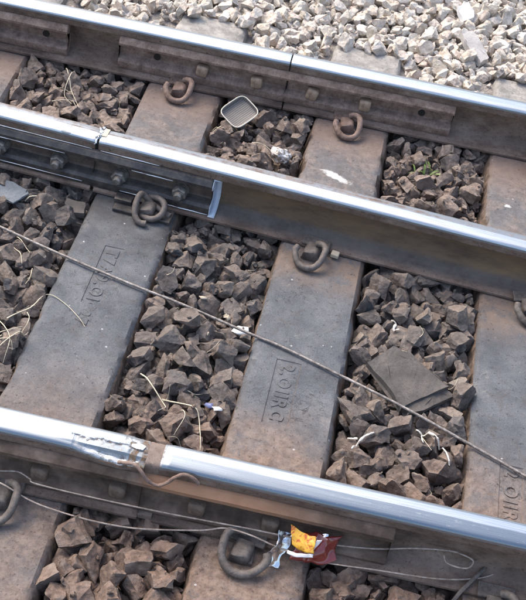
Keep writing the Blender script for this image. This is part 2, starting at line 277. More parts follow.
# resting places of the loose ballast stones, eight numbers each: 20*bed+shape, size, x, y, z (mm), turn (quaternion x, y, z times 50)
VISIBLE = 1554
STONE_ROWS = [
35,80,-376,1412,9,15,3,-20,34,80,-237,1911,2,2,-49,7,34,80,-213,1782,2,-17,45,-12,34,80,-360,1462,-33,-19,15,-15,25,70,-315,1363,-9,23,7,42,
31,80,-214,1372,9,-2,-6,-49,23,80,-262,1329,-4,17,-18,-18,49,80,386,2133,-44,31,14,-11,35,75,-160,1426,-8,-22,11,20,29,80,-212,1488,-32,-32,-2,10,
50,80,299,2046,-45,49,-9,-2,26,80,-127,1486,-40,-10,-26,40,43,80,368,1835,-2,-4,-4,-21,29,80,-271,2156,3,-18,45,-3,45,80,446,1824,-10,-18,-28,-34,
46,80,445,1956,-31,-4,25,39,35,80,-209,1324,-20,-5,33,23,29,80,-360,2290,-2,-47,-1,9,33,80,-279,1485,-30,-38,-7,4,45,80,231,1960,-8,-10,5,11,
45,76,268,1466,-27,2,-36,-31,49,80,399,2048,-43,-30,21,-34,55,80,344,1949,-7,-25,10,30,29,80,-246,1996,7,40,0,-23,54,80,284,1882,9,8,22,-38,
55,80,250,2464,-6,-22,-19,39,49,80,500,2094,-4,-38,4,28,52,80,277,2197,-45,3,-18,42,27,76,-156,1334,14,1,30,37,49,80,297,1825,-18,-18,-2,45,
5,79,-735,2294,-26,-32,-7,26,25,80,-296,2079,-12,48,0,-13,49,80,370,2214,-45,-8,-28,14,28,79,-365,2004,-21,4,-12,-34,49,80,248,1823,-7,-18,-12,10,
15,77,-701,1910,-20,-20,-23,38,0,80,-694,2133,-25,-27,33,10,46,66,407,1780,-4,-47,1,0,22,80,-300,1985,-21,-28,-37,2,53,80,230,2352,-34,11,-20,-44,
23,80,-163,2264,-33,0,0,23,44,80,216,2184,-22,21,21,40,27,66,-340,1307,-14,-43,-20,11,53,79,393,1882,0,-10,-3,-23,21,80,-121,1921,-17,21,-4,-26,
55,77,470,2394,6,-39,10,-19,48,80,480,2313,-17,-2,-4,-18,20,80,-225,2257,-35,-42,-19,9,22,80,-360,2150,-9,-15,-25,11,40,80,226,1863,-49,-47,-2,-9,
24,80,-368,2081,-34,48,3,-1,33,80,-293,2311,-17,-2,-28,11,15,80,-827,2283,-20,-4,14,-14,11,80,-893,3165,-2,16,-18,40,11,80,-783,2592,-33,0,9,9,
11,80,-700,1945,9,29,39,-6,25,80,-272,2402,-19,-45,8,-20,46,79,468,2240,-23,-17,14,-44,48,80,346,3029,-19,30,-3,15,15,80,-757,2496,-15,24,-37,-8,
44,80,356,2288,-8,41,22,12,49,80,244,1907,-22,30,-23,12,28,79,-211,2148,-22,-45,-5,20,29,80,-331,1888,-53,-16,-21,1,34,66,-294,1819,-16,-25,-19,5,
32,80,-404,1298,-38,-32,-18,6,49,67,353,1790,-19,-35,32,3,32,80,-164,2401,-38,-30,-22,-32,36,80,-362,1955,-35,-15,-4,28,29,80,-230,3204,-15,-33,18,31,
43,63,186,1463,-44,-8,18,-35,43,80,496,1885,-2,9,31,12,43,80,430,3180,-16,2,20,-41,43,70,292,2179,-36,-4,24,-42,22,80,-143,2341,-29,-4,-30,10,
51,80,341,2032,-42,10,-12,32,56,80,414,3079,-15,-18,40,24,48,80,323,2117,-41,-12,0,-48,35,78,-152,2068,-8,31,-27,11,5,80,-1045,3135,-8,21,5,37,
11,80,-800,2526,-12,-18,17,41,8,72,-742,2046,-16,-32,34,-5,8,76,-708,2473,-8,6,-14,40,33,80,-206,1882,-21,-3,-28,-41,23,80,-352,3050,-18,27,2,-2,
26,80,-146,2226,-30,3,38,-19,21,80,-122,2115,-19,-8,17,35,22,80,-373,1783,-37,18,-36,0,22,77,-306,1775,-14,45,-7,8,23,80,-239,1386,-31,4,2,26,
30,80,-196,2007,-15,37,-20,-20,29,66,-134,1873,-32,-45,12,-15,32,80,-111,1880,-31,44,2,-23,54,70,494,1984,-9,-23,31,-7,12,80,-682,2221,-21,-9,-47,14,
34,80,-370,1351,-37,-30,8,-2,50,80,463,2086,-42,15,-3,47,11,70,-689,1849,-29,4,-6,38,21,79,-342,2246,-46,-14,-31,-35,5,65,-697,2092,-42,42,-14,12,
51,77,277,1984,-13,-25,27,-2,49,69,310,2374,5,-1,-27,4,14,80,-862,2450,-39,45,5,5,45,77,344,1505,-28,-11,4,38,41,67,283,1790,-13,25,2,8,
30,67,-111,2375,-21,15,2,-24,52,80,475,2049,-45,-33,5,-10,40,80,395,1484,-49,10,-24,42,29,76,-137,2028,-36,-46,-11,8,43,80,247,3093,-54,23,0,-3,
56,80,286,3030,-33,8,3,-18,49,75,300,2489,6,12,-40,26,24,80,-110,2232,-54,8,-19,-27,31,55,-258,1442,-30,-15,9,-35,27,70,-120,1383,-30,-7,18,24,
22,80,-197,2340,-35,-13,10,44,33,70,-383,1819,-11,-12,-8,-37,34,80,-316,2475,-13,21,17,18,47,76,231,2008,-8,16,-2,-36,47,67,226,1461,-39,42,-15,-19,
14,80,-751,3107,-31,-12,40,26,27,80,-109,2530,-22,21,27,-5,42,80,401,2496,-27,17,-30,35,2,80,-903,2490,-23,38,-22,22,33,71,-332,2416,-30,30,-35,-15,
32,78,-137,1968,-22,28,-23,30,43,80,375,2412,-34,-2,-50,0,40,80,437,1907,-18,11,25,21,45,80,201,1718,11,-14,30,-10,26,80,-212,2533,-48,-37,3,-10,
29,80,-243,2511,-40,-11,10,23,22,80,-223,2584,-36,-25,0,-13,20,80,-224,2042,-1,-21,4,-27,10,80,-686,2495,-46,-27,-20,-36,
3,65,-809,2453,-18,-30,-28,12,15,70,-755,2341,-23,-34,11,7,9,80,-690,2012,-31,11,-35,-5,27,77,-101,2286,-23,-26,23,-30,29,80,-131,3178,-9,-17,-4,-16,
7,80,-730,2631,-31,-17,7,-8,49,78,343,2359,-38,39,8,-28,2,80,-870,2599,-32,33,-15,25,29,59,-104,1999,-23,11,-29,10,51,80,273,2554,-33,-35,34,-6,
3,78,-748,2396,-30,21,-8,-41,21,60,-344,1352,-18,2,21,30,47,80,348,2469,-20,40,-20,-4,46,71,298,1447,-33,-1,14,-48,35,57,-139,1807,-36,13,-29,35,
45,68,418,2364,-38,-12,-30,-35,44,80,210,1825,-52,19,-30,16,50,66,263,2287,-37,-42,-24,-6,42,80,214,2091,-42,30,31,-19,45,66,210,2383,-18,-25,14,41,
25,60,-300,1907,-13,-11,25,-30,53,80,437,2933,-25,-45,20,8,49,58,494,2192,-8,-12,-2,48,66,72,298,3949,16,-40,-27,-13,73,69,-325,3757,2,12,-4,2,
35,75,-109,2065,-50,-27,-31,-17,30,80,-197,2964,-19,-10,-44,-15,0,74,-838,2418,-30,-2,-44,8,34,78,-270,1432,-63,-14,-33,-33,
25,80,-257,1945,-29,-35,-22,12,29,80,-331,3280,-32,-4,35,33,24,80,-310,2615,-31,33,22,-7,31,80,-354,3214,-21,-19,-28,2,45,76,505,3028,-18,-20,5,-19,
28,68,-358,1828,-50,15,-4,-34,45,65,374,2541,-23,17,41,-12,32,69,-278,1872,-36,2,-6,35,44,78,297,2338,-42,-15,-32,-34,27,80,-149,2565,-36,21,-14,-16,
50,70,493,1779,-34,32,-21,32,22,80,-214,2393,-53,-19,-29,-15,55,80,245,1735,-6,41,-19,-4,13,80,-835,2638,-30,-14,26,36,11,69,-761,2190,-33,-47,-6,-12,
9,79,-934,3124,-24,0,4,24,37,70,-368,1325,-19,-32,5,32,56,80,465,2378,-30,14,-46,-5,25,71,-318,1274,-16,45,17,3,14,60,-718,2402,-49,-22,-38,18,
1,66,-745,2146,-43,-33,34,-6,14,72,-1053,3060,-12,13,6,-29,60,70,293,3843,13,6,20,-36,34,80,-371,1402,-45,-5,45,10,28,80,-228,3003,-21,-19,-36,13,
24,80,-160,1350,-20,5,-6,-14,36,80,-336,3123,-21,-15,14,-22,52,78,338,2236,-33,38,0,32,26,65,-328,1483,-33,2,15,24,23,80,-118,2602,-36,-29,-22,-20,
50,69,506,1851,-42,-19,8,-42,44,73,457,2519,-41,16,-18,43,27,80,-218,1835,-26,41,-2,2,28,59,-139,1410,-30,-12,-17,5,52,80,500,2158,-26,26,-29,-30,
4,67,-771,2156,-16,-34,14,-30,29,69,-293,3083,-27,42,14,7,20,75,-191,2100,-21,-2,-16,-38,45,80,443,2573,-33,23,-36,-2,40,66,437,1938,-22,2,-47,15,
65,61,-270,3735,-19,-43,0,14,10,80,-686,3229,-32,-21,38,-18,25,68,-364,1260,-28,-22,-35,24,33,65,-199,1945,-12,25,-13,-5,46,76,326,2187,-39,0,36,25,
70,73,120,3778,15,2,-45,-10,24,67,-370,2442,-12,35,-32,-6,50,69,186,1516,-30,13,3,-45,54,71,243,3239,-35,14,10,-43,51,80,227,2425,-19,-19,15,30,
52,64,470,1865,-8,-23,27,4,70,67,199,3868,-9,-44,-10,1,65,64,361,3750,-9,15,2,-4,52,67,319,2300,-20,-12,46,3,46,72,386,2374,1,-35,30,-18,
30,80,-159,3103,-62,-47,-16,2,26,58,-176,1850,-12,16,6,45,41,67,367,2083,-35,33,-15,-5,5,80,-699,2189,-48,34,12,-31,4,65,-686,2635,-37,14,5,-40,
6,80,-765,3134,-15,3,-18,-45,55,80,433,2221,-40,-28,-34,-21,42,80,269,2063,-43,30,-35,20,40,80,318,2434,-6,-41,-15,23,15,77,-981,3278,-30,-4,6,-49,
55,64,257,2175,-54,2,24,36,43,56,204,1942,-32,-7,-43,17,48,68,228,2141,-43,31,30,15,48,66,444,2128,-35,20,-26,32,46,65,210,2266,-42,-2,-20,5,
3,71,-788,2449,-41,-4,35,28,2,80,-687,3044,-27,21,43,-12,25,66,-364,2512,-32,-22,-2,-8,68,63,516,4187,19,13,41,24,69,67,420,4011,4,33,12,-31,
5,74,-743,2242,-58,-32,3,0,2,80,-960,3063,-39,-30,-26,3,29,68,-165,1828,-44,-12,20,-43,37,80,-98,3138,-24,-15,28,25,22,80,-317,3212,-39,-26,0,15,
2,80,-772,3040,-36,-25,39,-18,16,71,-770,2267,-25,20,17,30,45,70,492,3193,-39,32,38,-2,42,58,207,2048,-19,-30,-20,31,24,66,-375,1916,-65,42,-11,5,
32,80,-339,1448,-78,-2,-40,-8,32,76,-135,3053,-43,43,-17,18,70,71,-4,3766,14,-36,-30,0,9,62,-682,2426,-65,-23,-36,-6,31,80,-265,3234,-33,-21,5,-38,
5,73,-801,3257,-26,5,-17,-15,23,73,-177,1380,-35,-15,19,-43,4,70,-738,2456,-42,-10,1,11,6,71,-783,2130,-35,17,-41,-5,4,69,-843,2351,-29,-30,7,35,
20,80,-272,2239,-37,30,10,-38,52,66,515,2347,-28,-4,-40,-28,40,80,342,1718,6,-35,13,6,16,69,-938,2580,-9,34,-33,-10,26,80,-206,1434,-52,9,-12,41,
54,80,480,3010,-52,25,42,2,54,51,477,1934,-18,9,18,-38,14,57,-870,3092,-29,-10,-40,15,24,63,-201,1417,-21,7,5,25,47,73,367,3274,-26,-18,45,4,
69,69,-75,3785,-4,30,25,23,26,80,-311,2135,-48,-35,-34,3,22,71,-189,2474,-42,12,-13,-38,11,71,-891,3039,-30,-22,-41,-8,1,69,-670,1971,-28,-45,3,20,
25,66,-108,2503,-67,2,43,-10,69,69,108,3988,1,16,45,-9,72,71,611,3836,-6,18,-42,1,66,66,139,3864,8,47,12,-10,4,68,-821,3206,-13,-16,15,42,
24,66,-172,3276,-34,12,-15,46,34,58,-334,1912,-36,7,-48,-7,29,51,-300,2578,-38,16,4,-31,49,80,241,1521,-32,26,5,-39,14,74,-681,2363,-68,-20,17,-31,
3,70,-970,3170,-35,8,-21,-36,21,50,-304,1327,-38,28,-40,-6,33,68,-248,2604,-24,48,-9,10,50,80,219,2526,-43,21,27,14,43,64,525,3112,-27,-30,12,-8,
56,79,343,2542,-28,44,-15,19,72,72,460,3852,4,36,-15,28,29,77,-155,1932,-67,-35,24,25,34,57,-107,2171,-43,8,-11,46,49,62,494,3263,-27,46,4,-17,
54,65,304,1752,-13,-8,33,-35,75,70,612,4209,15,16,-34,-13,5,79,-995,3233,-39,30,15,-36,3,80,-960,2648,-34,0,18,-29,5,67,-1045,3219,-21,-25,35,20,
24,63,-241,2336,-42,15,-31,-1,32,66,-143,2160,-45,0,-38,-22,27,50,-109,1808,-53,-28,-15,14,54,56,368,2998,-38,-49,4,-9,0,66,-734,2609,-61,-21,21,40,
3,78,-932,2542,-28,39,24,9,26,66,-281,2474,-40,15,2,-25,56,80,319,3155,-14,-20,-1,39,3,52,-874,2527,-24,12,-19,16,29,60,-300,2058,-41,-9,15,41,
40,80,448,2274,-44,2,19,-45,47,65,283,2392,-9,-37,-17,20,44,51,421,2269,-18,21,-26,17,75,71,-448,3859,-16,2,15,0,26,71,-300,1490,-70,6,48,-10,
51,70,462,3130,-24,4,-42,10,41,80,516,2394,-26,-20,26,-19,71,68,317,3740,-25,35,35,-1,68,60,676,3937,2,-25,-34,-25,25,78,-327,2570,-70,-46,8,2,
53,77,331,3285,-42,-45,-19,0,44,64,252,1429,-21,40,-25,-6,69,66,373,3867,-10,8,-40,12,75,73,-73,3871,-14,11,10,-39,7,80,-707,3140,-49,0,-3,3,
9,79,-927,3291,-34,35,-3,-31,34,69,-190,1932,-39,5,27,-40,29,56,-275,1390,-35,25,32,-10,43,66,436,2166,-35,18,-8,5,56,56,483,2519,-33,-5,-46,-16,
52,64,232,3006,-47,30,19,34,31,62,-274,1802,-39,36,31,3,42,76,338,3125,-42,2,-5,-48,72,68,354,4163,6,35,17,30,69,66,623,4264,26,4,7,-18,
20,80,-85,3000,-40,-34,-6,35,74,55,250,3753,-23,37,5,12,4,68,-684,2618,-68,-20,-44,-10,21,73,-303,3152,-35,5,-18,31,35,73,-375,2221,-36,-22,35,-26,
24,58,-113,3000,-30,1,-48,-10,22,57,-307,2270,-26,-18,-10,-43,43,68,245,3214,-72,-2,-28,41,42,70,321,2990,-46,-5,-41,1,55,79,522,3240,-61,-3,0,45,
40,51,405,1985,-16,25,12,10,65,69,39,4013,-8,45,-10,7,35,70,-256,1472,-57,21,-4,-5,24,60,-156,2498,-40,14,-19,-37,67,69,677,4111,1,30,-19,-24,
72,67,-596,3747,13,38,-22,21,75,60,-369,3847,12,-23,29,-7,28,51,-178,1799,-33,-3,-2,0,73,70,588,4099,3,9,31,-26,74,73,343,3813,-11,-4,-2,-41,
69,73,271,3999,2,42,-10,8,61,65,-384,3784,13,22,10,30,66,68,281,4128,-10,-43,-3,-23,68,54,375,3986,11,-5,-49,-10,2,66,-789,2376,-26,-25,37,-3,
3,65,-770,3177,-21,-31,10,11,29,59,-176,1468,-34,0,24,43,24,74,-226,3146,-41,25,-40,-1,33,68,-90,3164,18,-42,22,-15,56,72,304,2156,-37,-8,-1,-19,
50,77,441,1518,-36,-30,-32,12,57,80,512,2454,-21,28,36,-20,74,61,414,3883,-11,45,-22,2,63,71,-55,3987,-20,10,15,19,70,64,-183,3946,-12,23,-40,-6,
63,66,-297,3816,14,6,-18,-20,65,61,637,4131,5,2,-10,-31,4,66,-809,2339,-40,27,26,-15,34,80,-140,1430,-63,14,42,-23,40,80,391,1947,-38,-15,46,12,
50,69,408,3211,-5,33,-10,31,31,64,-100,2460,-62,-10,40,14,40,51,395,1932,-16,1,-45,-20,63,51,-74,3729,-15,28,-7,40,66,67,45,3917,-5,7,49,5,
69,54,86,3892,6,-32,18,-1,60,69,421,3736,-10,16,-46,8,71,65,-227,3905,-4,-12,3,-46,12,80,-794,2216,-54,-15,-40,23,32,68,-372,2441,-53,42,-10,16,
66,57,-32,3853,-15,24,-30,-31,62,58,83,3771,12,6,-31,31,7,62,-872,3259,-28,-25,43,-5,12,65,-915,2595,-36,-29,-36,-18,33,59,-272,1848,-35,29,1,-40,
32,55,-88,3264,-20,33,-36,-9,44,80,254,3001,-59,-22,42,-15,47,66,422,2400,-30,32,-36,11,60,73,396,3781,-2,18,17,38,66,56,151,4013,14,-42,23,4,
1,67,-865,2565,-24,-8,15,45,30,57,-192,2256,-64,24,-5,43,22,80,-207,2060,-41,-21,43,-14,34,70,-186,2602,-65,24,11,20,24,63,-201,3158,-23,8,-40,7,
22,61,-92,3046,-23,49,-5,-8,51,66,509,2582,-66,2,46,17,67,72,685,3826,-16,12,-48,0,3,80,-806,2272,-69,-26,5,-10,68,72,250,3870,-9,-18,-32,28,
70,60,590,4011,8,9,48,11,66,54,175,3941,13,4,-8,-12,16,80,-813,3127,-51,-13,-31,-35,32,59,-261,2561,-64,-35,-23,-23,46,61,453,2331,-45,-43,-19,-5,
52,80,406,3236,-30,8,-5,42,43,79,503,2274,-54,-33,34,14,41,50,196,2014,-32,-19,6,-42,64,72,472,3841,-17,-12,48,-1,2,73,-1023,3167,-41,8,40,-24,
21,72,-297,2120,-36,15,-43,-18,32,57,-179,1516,-51,6,-35,2,26,52,-237,2106,-24,41,-28,-7,43,70,215,1901,-60,44,-15,-18,52,59,409,2197,-33,-26,-6,42,
52,68,430,2016,-36,13,-31,-19,45,58,351,1893,-37,6,-36,30,55,79,383,1434,-12,-4,5,-2,66,62,575,3876,18,-26,27,-12,2,61,-685,3184,-28,14,-17,44,
0,57,-1028,3270,-21,2,-30,32,27,78,-319,1963,-48,-10,-18,38,31,58,-164,2617,-33,12,21,-2,47,80,405,1524,-66,-8,27,-40,41,70,277,3280,-29,5,-32,-36,
44,71,342,3240,-35,8,11,48,73,50,-149,3870,-7,6,35,-29,75,70,-322,3882,-9,-40,28,2,60,51,221,3773,10,9,-2,5,4,68,-830,3042,-28,-42,-24,-1,
21,66,-249,3277,-24,-11,48,7,32,63,-248,2449,-28,19,-28,14,55,80,439,2062,-50,37,-10,-17,54,64,442,3024,-24,18,-37,-13,73,62,-25,3973,5,14,12,32,
67,63,661,4206,17,43,20,2,28,77,-136,1841,-70,-42,22,-4,29,61,-175,3159,-51,-11,32,5,21,50,-387,2156,-55,15,32,33,44,69,283,3260,-50,-21,-20,-39,
43,68,398,3024,-54,-40,-12,-10,56,69,524,3026,-48,-11,-7,37,40,64,229,1503,-61,-15,0,26,47,76,451,3100,-50,-20,22,36,64,62,329,4098,-18,-18,-43,-17,
69,54,530,3788,-17,16,-4,-38,64,70,464,4101,10,7,6,33,8,79,-827,3287,-29,-8,-20,-34,20,80,-306,3049,-59,8,43,23,29,80,-306,2426,-60,10,-2,-48,
35,80,-164,2174,-58,12,-33,-25,36,55,-375,2256,-16,35,5,-18,43,68,334,1934,-47,-11,6,25,75,60,482,4033,-8,4,15,42,65,70,530,4139,-10,4,34,-35,
65,70,534,4224,30,2,20,45,1,80,-726,2038,-62,5,-20,-45,8,65,-711,2282,-43,-20,29,-24,11,71,-804,3080,-33,-6,-44,20,11,79,-856,3004,-16,-2,-15,-11,
47,59,402,2021,-37,1,-10,10,41,63,541,3274,-35,0,-10,8,63,62,494,3878,-16,0,1,-29,63,66,306,4170,1,1,-19,-38,60,62,188,3788,12,0,23,5,
47,64,381,1989,-37,13,2,-42,53,67,446,3258,-24,7,5,42,47,74,300,1516,-30,-2,-11,-48,66,67,56,3877,-26,-10,-3,1,66,65,583,3782,13,6,-25,-27,
0,65,-837,2540,-21,35,-24,25,23,78,-256,2381,-65,32,-16,-9,23,69,-274,3116,-49,-6,15,42,36,75,-97,3121,-45,5,-7,34,43,58,247,2319,-46,-5,45,-20,
73,55,-266,3841,-16,5,-22,-43,28,80,-242,1290,-44,-28,-40,4,23,75,-226,2298,-46,18,-45,3,26,80,-112,3228,-33,37,-30,-5,
32,68,-203,3069,-41,-40,-23,-19,49,77,343,1847,-59,18,0,45,49,51,386,3194,-38,-11,29,21,56,72,311,2258,-28,30,11,8,57,75,388,2439,-37,25,18,-39,
16,60,-983,3046,-14,-9,2,34,51,64,322,1875,-33,-43,-16,16,54,80,216,1544,-61,-11,39,28,70,72,-234,3808,-25,46,-16,9,61,62,-393,3754,12,-10,13,43,
66,65,210,3961,6,-5,-4,18,68,55,-172,3790,0,-50,-2,4,16,68,-843,3155,-41,0,11,23,3,51,-747,3207,-10,-37,-33,-5,1,57,-877,3127,-20,-31,-34,-13,
12,62,-720,2334,-54,-34,-32,-11,43,80,234,2615,-34,-1,1,0,55,60,526,3069,-29,-3,4,49,68,61,509,3973,-10,18,-41,-20,63,46,-229,3756,-17,-25,-22,-31,
72,65,667,3777,13,37,-26,11,64,59,228,4008,19,15,-15,-22,14,61,-733,2108,-66,37,25,21,31,66,-142,2525,-59,-23,14,26,32,66,-114,1942,-31,17,5,0,
52,80,321,3169,-78,36,-30,0,48,80,258,3318,-33,8,47,-12,51,63,268,2419,-40,-32,-12,26,70,65,375,4063,-3,-15,36,-24,64,62,454,4208,-12,20,-1,28,
24,80,-124,3154,-59,29,8,-13,33,63,-167,1986,-41,-8,2,-32,34,77,-250,2173,-41,48,10,-9,54,75,206,1473,-74,2,-37,-32,46,77,490,2550,-62,18,-34,21,
51,80,401,1734,-6,8,19,41,52,50,336,2000,-29,18,-38,-18,76,66,-131,3939,-6,-10,0,25,75,55,633,3879,-7,34,30,-19,60,53,-444,3794,11,0,-41,-7,
7,80,-794,2312,-54,-18,10,17,25,80,-233,2123,-59,-15,-47,-8,30,61,-210,3110,-45,-38,23,20,22,70,-259,3031,-46,18,-40,-7,41,80,279,3145,-53,-31,25,-17,
43,66,240,2508,-19,44,-17,-15,45,65,384,2306,-29,-45,16,-2,48,71,516,3296,-25,25,7,42,69,68,244,3938,-19,-39,25,16,65,71,-208,3988,-12,-3,38,-26,
61,59,-469,3821,-2,9,1,-45,73,60,-7,3917,-11,-32,27,-23,76,65,494,4074,-4,-32,12,33,75,57,-130,3983,10,18,34,23,68,65,-785,3741,-8,-16,18,-19,
10,72,-722,3308,-26,-9,9,27,1,65,-777,3304,-30,23,32,-23,30,58,-239,2422,-52,-22,-40,-4,54,62,310,1974,-45,-14,-40,-7,60,69,-272,3886,0,-4,35,20,
72,61,221,4132,-13,12,1,38,69,45,103,4038,18,-40,19,1,75,43,505,3754,-18,12,48,-1,63,48,-196,3810,-20,2,8,-48,71,46,-140,3771,-24,13,-8,47,
7,80,-875,2663,-33,3,23,-40,11,61,-687,3092,-38,-40,28,4,24,60,-314,3010,-43,-13,0,2,43,80,206,1980,-59,15,43,-5,53,80,486,1900,-58,-31,33,-10,
43,54,489,1832,-73,-14,48,4,44,76,417,3291,-27,-20,10,6,41,50,418,2443,-28,1,43,13,67,60,17,3889,-18,-22,15,-33,67,54,-536,3781,11,8,-48,-3,
66,57,662,4017,-7,7,-18,-33,10,60,-693,2449,-61,-8,19,-18,1,80,-747,3034,-50,-17,-46,-8,16,64,-708,3144,-19,-13,1,40,27,79,-174,2551,-67,7,45,-20,
31,59,-333,2389,-61,2,-10,-37,54,50,280,2136,-72,3,-5,43,42,80,429,2982,-36,46,-5,12,40,80,217,2291,-60,14,43,15,72,53,-113,3808,-28,9,-41,-2,
66,55,447,4052,5,13,-10,47,63,64,412,4224,12,-10,-46,11,28,80,-278,3232,-63,13,-14,-30,54,58,230,3141,-42,24,38,-13,72,61,-644,3755,12,43,5,24,
62,66,634,3947,-10,5,-25,-40,64,61,-808,3727,-12,40,0,28,75,63,560,4185,-4,-14,-24,-16,13,52,-821,3190,-39,-21,7,6,2,53,-1018,3197,-29,-35,-15,-29,
17,73,-734,2062,-42,-14,7,46,21,56,-345,2366,-39,-16,-3,45,51,72,290,1942,-44,43,22,-11,68,72,233,3812,-27,5,-14,-18,66,73,583,3953,-15,-38,-32,5,
68,61,-499,3824,-20,-1,0,36,64,69,-286,3789,-17,6,-47,-12,70,68,521,4103,-17,20,-40,21,61,73,424,4106,3,46,-13,5,14,75,-844,2500,-39,1,22,-45,
9,64,-824,2189,-35,34,-28,-12,0,59,-991,3127,-52,-3,7,-40,14,66,-678,3306,-24,-22,5,25,17,66,-852,2395,-43,-25,-20,36,31,54,-136,2478,-63,24,17,-39,
29,80,-307,3332,-39,-17,-7,-4,37,59,-350,2602,-60,-35,-21,28,27,55,-363,2651,-74,31,-37,1,52,51,389,3141,-42,13,43,18,60,69,-166,3895,-19,-3,2,-48,
61,70,104,3859,-14,34,-11,22,64,60,593,3924,13,32,-10,-22,63,52,70,4035,26,8,2,-34,25,80,-153,2333,-65,17,-9,-8,30,71,-346,2176,-44,-31,39,0,
36,77,-166,3233,-42,0,48,11,24,80,-153,1524,-29,20,-14,-17,46,68,427,2542,-60,23,-4,23,50,55,261,3128,-50,48,10,7,62,68,423,3814,-17,22,30,30,
41,61,457,1788,-71,-13,-33,-28,52,80,512,3110,-63,-35,-33,-5,75,71,-388,3832,-16,26,39,15,75,54,-544,3816,-16,20,45,6,76,60,182,4032,11,-29,-26,27,
3,66,-687,2298,-75,6,18,30,47,63,482,2957,-47,1,-28,-38,71,45,19,3983,-15,28,-21,30,15,65,-843,2243,-48,19,-31,-27,17,64,-719,3183,-36,-47,0,-6,
56,60,241,2130,-79,-32,36,12,41,63,521,2515,-56,-14,28,-16,43,71,475,2589,-43,-24,40,-10,55,53,454,1473,-33,17,-14,-27,72,51,521,3920,-18,8,-24,40,
71,64,-11,4071,-19,-5,-15,46,77,68,-111,3883,-28,17,32,-22,16,77,-747,2200,-51,43,3,18,12,80,-679,1940,-52,-10,37,6,26,79,-110,2114,-63,26,28,8,
32,74,-195,2436,-69,33,37,4,37,52,-315,1934,-32,-18,22,-18,40,69,231,2174,-76,-49,6,3,41,80,303,1879,-45,36,-32,-1,51,79,248,3278,-66,-16,-45,-9,
45,70,296,2481,-37,19,22,37,60,58,474,3953,-16,-30,18,-15,74,52,277,3821,-19,-41,12,-15,70,54,-661,3805,11,25,20,-35,64,55,51,3827,-22,-41,28,2,
75,67,478,4172,-11,-4,-34,-20,76,44,-672,3747,-19,-41,22,-1,10,60,-782,2076,-32,15,17,-44,22,57,-378,2587,-75,-17,-19,5,29,56,-99,2354,-63,-25,-11,27,
48,67,346,3157,-41,14,19,31,41,66,278,3213,-38,-22,23,-18,65,67,-563,3839,0,-19,30,-30,71,49,-404,3863,0,-11,4,-26,76,58,565,3811,-15,15,-24,-36,
15,50,-857,2544,-54,-13,43,2,1,51,-947,3205,-34,-2,-46,-16,29,80,-328,2493,-55,3,-18,-3,33,51,-310,2202,-37,-10,1,44,49,67,293,3008,-68,-11,-36,18,
70,44,-307,3732,-28,0,-49,2,62,47,486,3785,-19,18,8,-33,62,69,212,4043,4,-35,12,-25,76,54,554,3839,-16,10,-28,-36,73,57,-159,4011,-12,-16,-43,-17,
13,70,-760,2568,-46,-8,-13,-45,32,80,-348,3071,-56,-30,35,-11,33,80,-285,2302,-68,-5,-11,43,31,55,-278,3173,-54,-38,-6,3,45,79,458,2446,-45,9,30,22,
47,51,283,3183,-42,1,44,8,55,63,481,3312,-23,8,-38,21,73,69,-15,4018,-15,24,-18,-27,71,44,-208,3870,-17,-5,-45,-5,70,57,-690,3813,-26,40,-27,11,
74,44,305,3789,-21,-20,35,-28,66,46,531,3883,-29,-9,3,-28,76,61,-286,3860,8,35,9,-15,74,47,167,3803,9,12,-9,30,69,48,320,3829,-14,7,24,-7,
68,51,554,3986,-14,-39,-18,0,74,51,318,3867,5,-31,-38,-8,68,49,8,3844,-19,-42,23,9,8,80,-1013,3062,-49,8,-13,6,7,65,-917,2661,-23,11,-23,-34,
33,71,-132,1354,-67,25,4,5,22,77,-319,2352,-68,-13,-2,-35,35,75,-119,2278,-64,-5,-37,-25,22,72,-372,2394,-62,-15,1,-48,34,57,-206,2492,-62,-23,38,-22,
44,80,293,2387,-48,46,-13,-12,43,80,493,1997,-50,-30,-34,-14,61,63,126,3833,-10,20,9,41,66,43,-40,3797,9,4,-10,48,62,46,-704,3755,-22,25,-22,37,
61,70,528,4022,-13,34,12,33,69,56,577,4230,-9,14,37,30,63,56,149,3906,1,49,8,5,63,68,-58,4034,17,-1,-49,5,10,73,-726,3076,-59,15,11,-39,
35,59,-345,2053,-67,-10,39,-10,27,64,-265,1793,-58,5,-15,-31,29,68,-130,3354,-53,14,34,-24,20,64,-157,1789,-61,35,30,-15,20,50,-278,2600,-56,-1,43,-6,
42,77,304,2161,-66,-22,5,44,69,61,-839,3749,-17,17,12,-11,67,62,134,4087,-8,-37,0,33,63,59,584,4063,-8,-22,28,30,64,66,255,4117,-20,14,-46,-9,
8,63,-760,2304,-38,-36,25,18,5,67,-683,3272,-50,-13,37,29,12,57,-1031,3109,-58,15,-18,-8,36,77,-369,1962,-72,-2,-26,42,27,80,-310,2014,-62,10,-10,42,
31,65,-145,1388,-65,-30,-35,-19,28,72,-365,2136,-64,43,-6,18,40,68,487,2477,-45,-27,-38,12,48,68,399,2585,-24,-37,14,-18,
47,80,481,1535,-34,-35,-22,18,77,57,-342,3731,-31,32,28,-26,63,65,148,4158,-13,33,12,18,72,66,324,3998,2,-3,15,-31,77,61,675,4285,-4,22,27,-35,
10,77,-726,3252,-50,31,33,18,17,80,-682,2070,-69,-17,-29,26,29,79,-115,2634,-66,18,-1,-25,22,79,-167,2091,-54,-16,-46,-8,
37,75,-367,1882,-80,12,24,-12,33,78,-254,2203,-40,29,7,-7,52,80,382,3074,-50,-14,-40,-14,46,53,336,1445,-29,22,-35,-26,56,50,222,2232,-30,43,10,20,
76,57,-231,3872,-26,45,-20,-5,72,56,403,3984,-25,-11,-35,-18,63,71,73,4058,-5,-12,28,39,76,58,-96,3930,-12,-24,10,-40,65,49,507,4048,-11,-36,5,34,
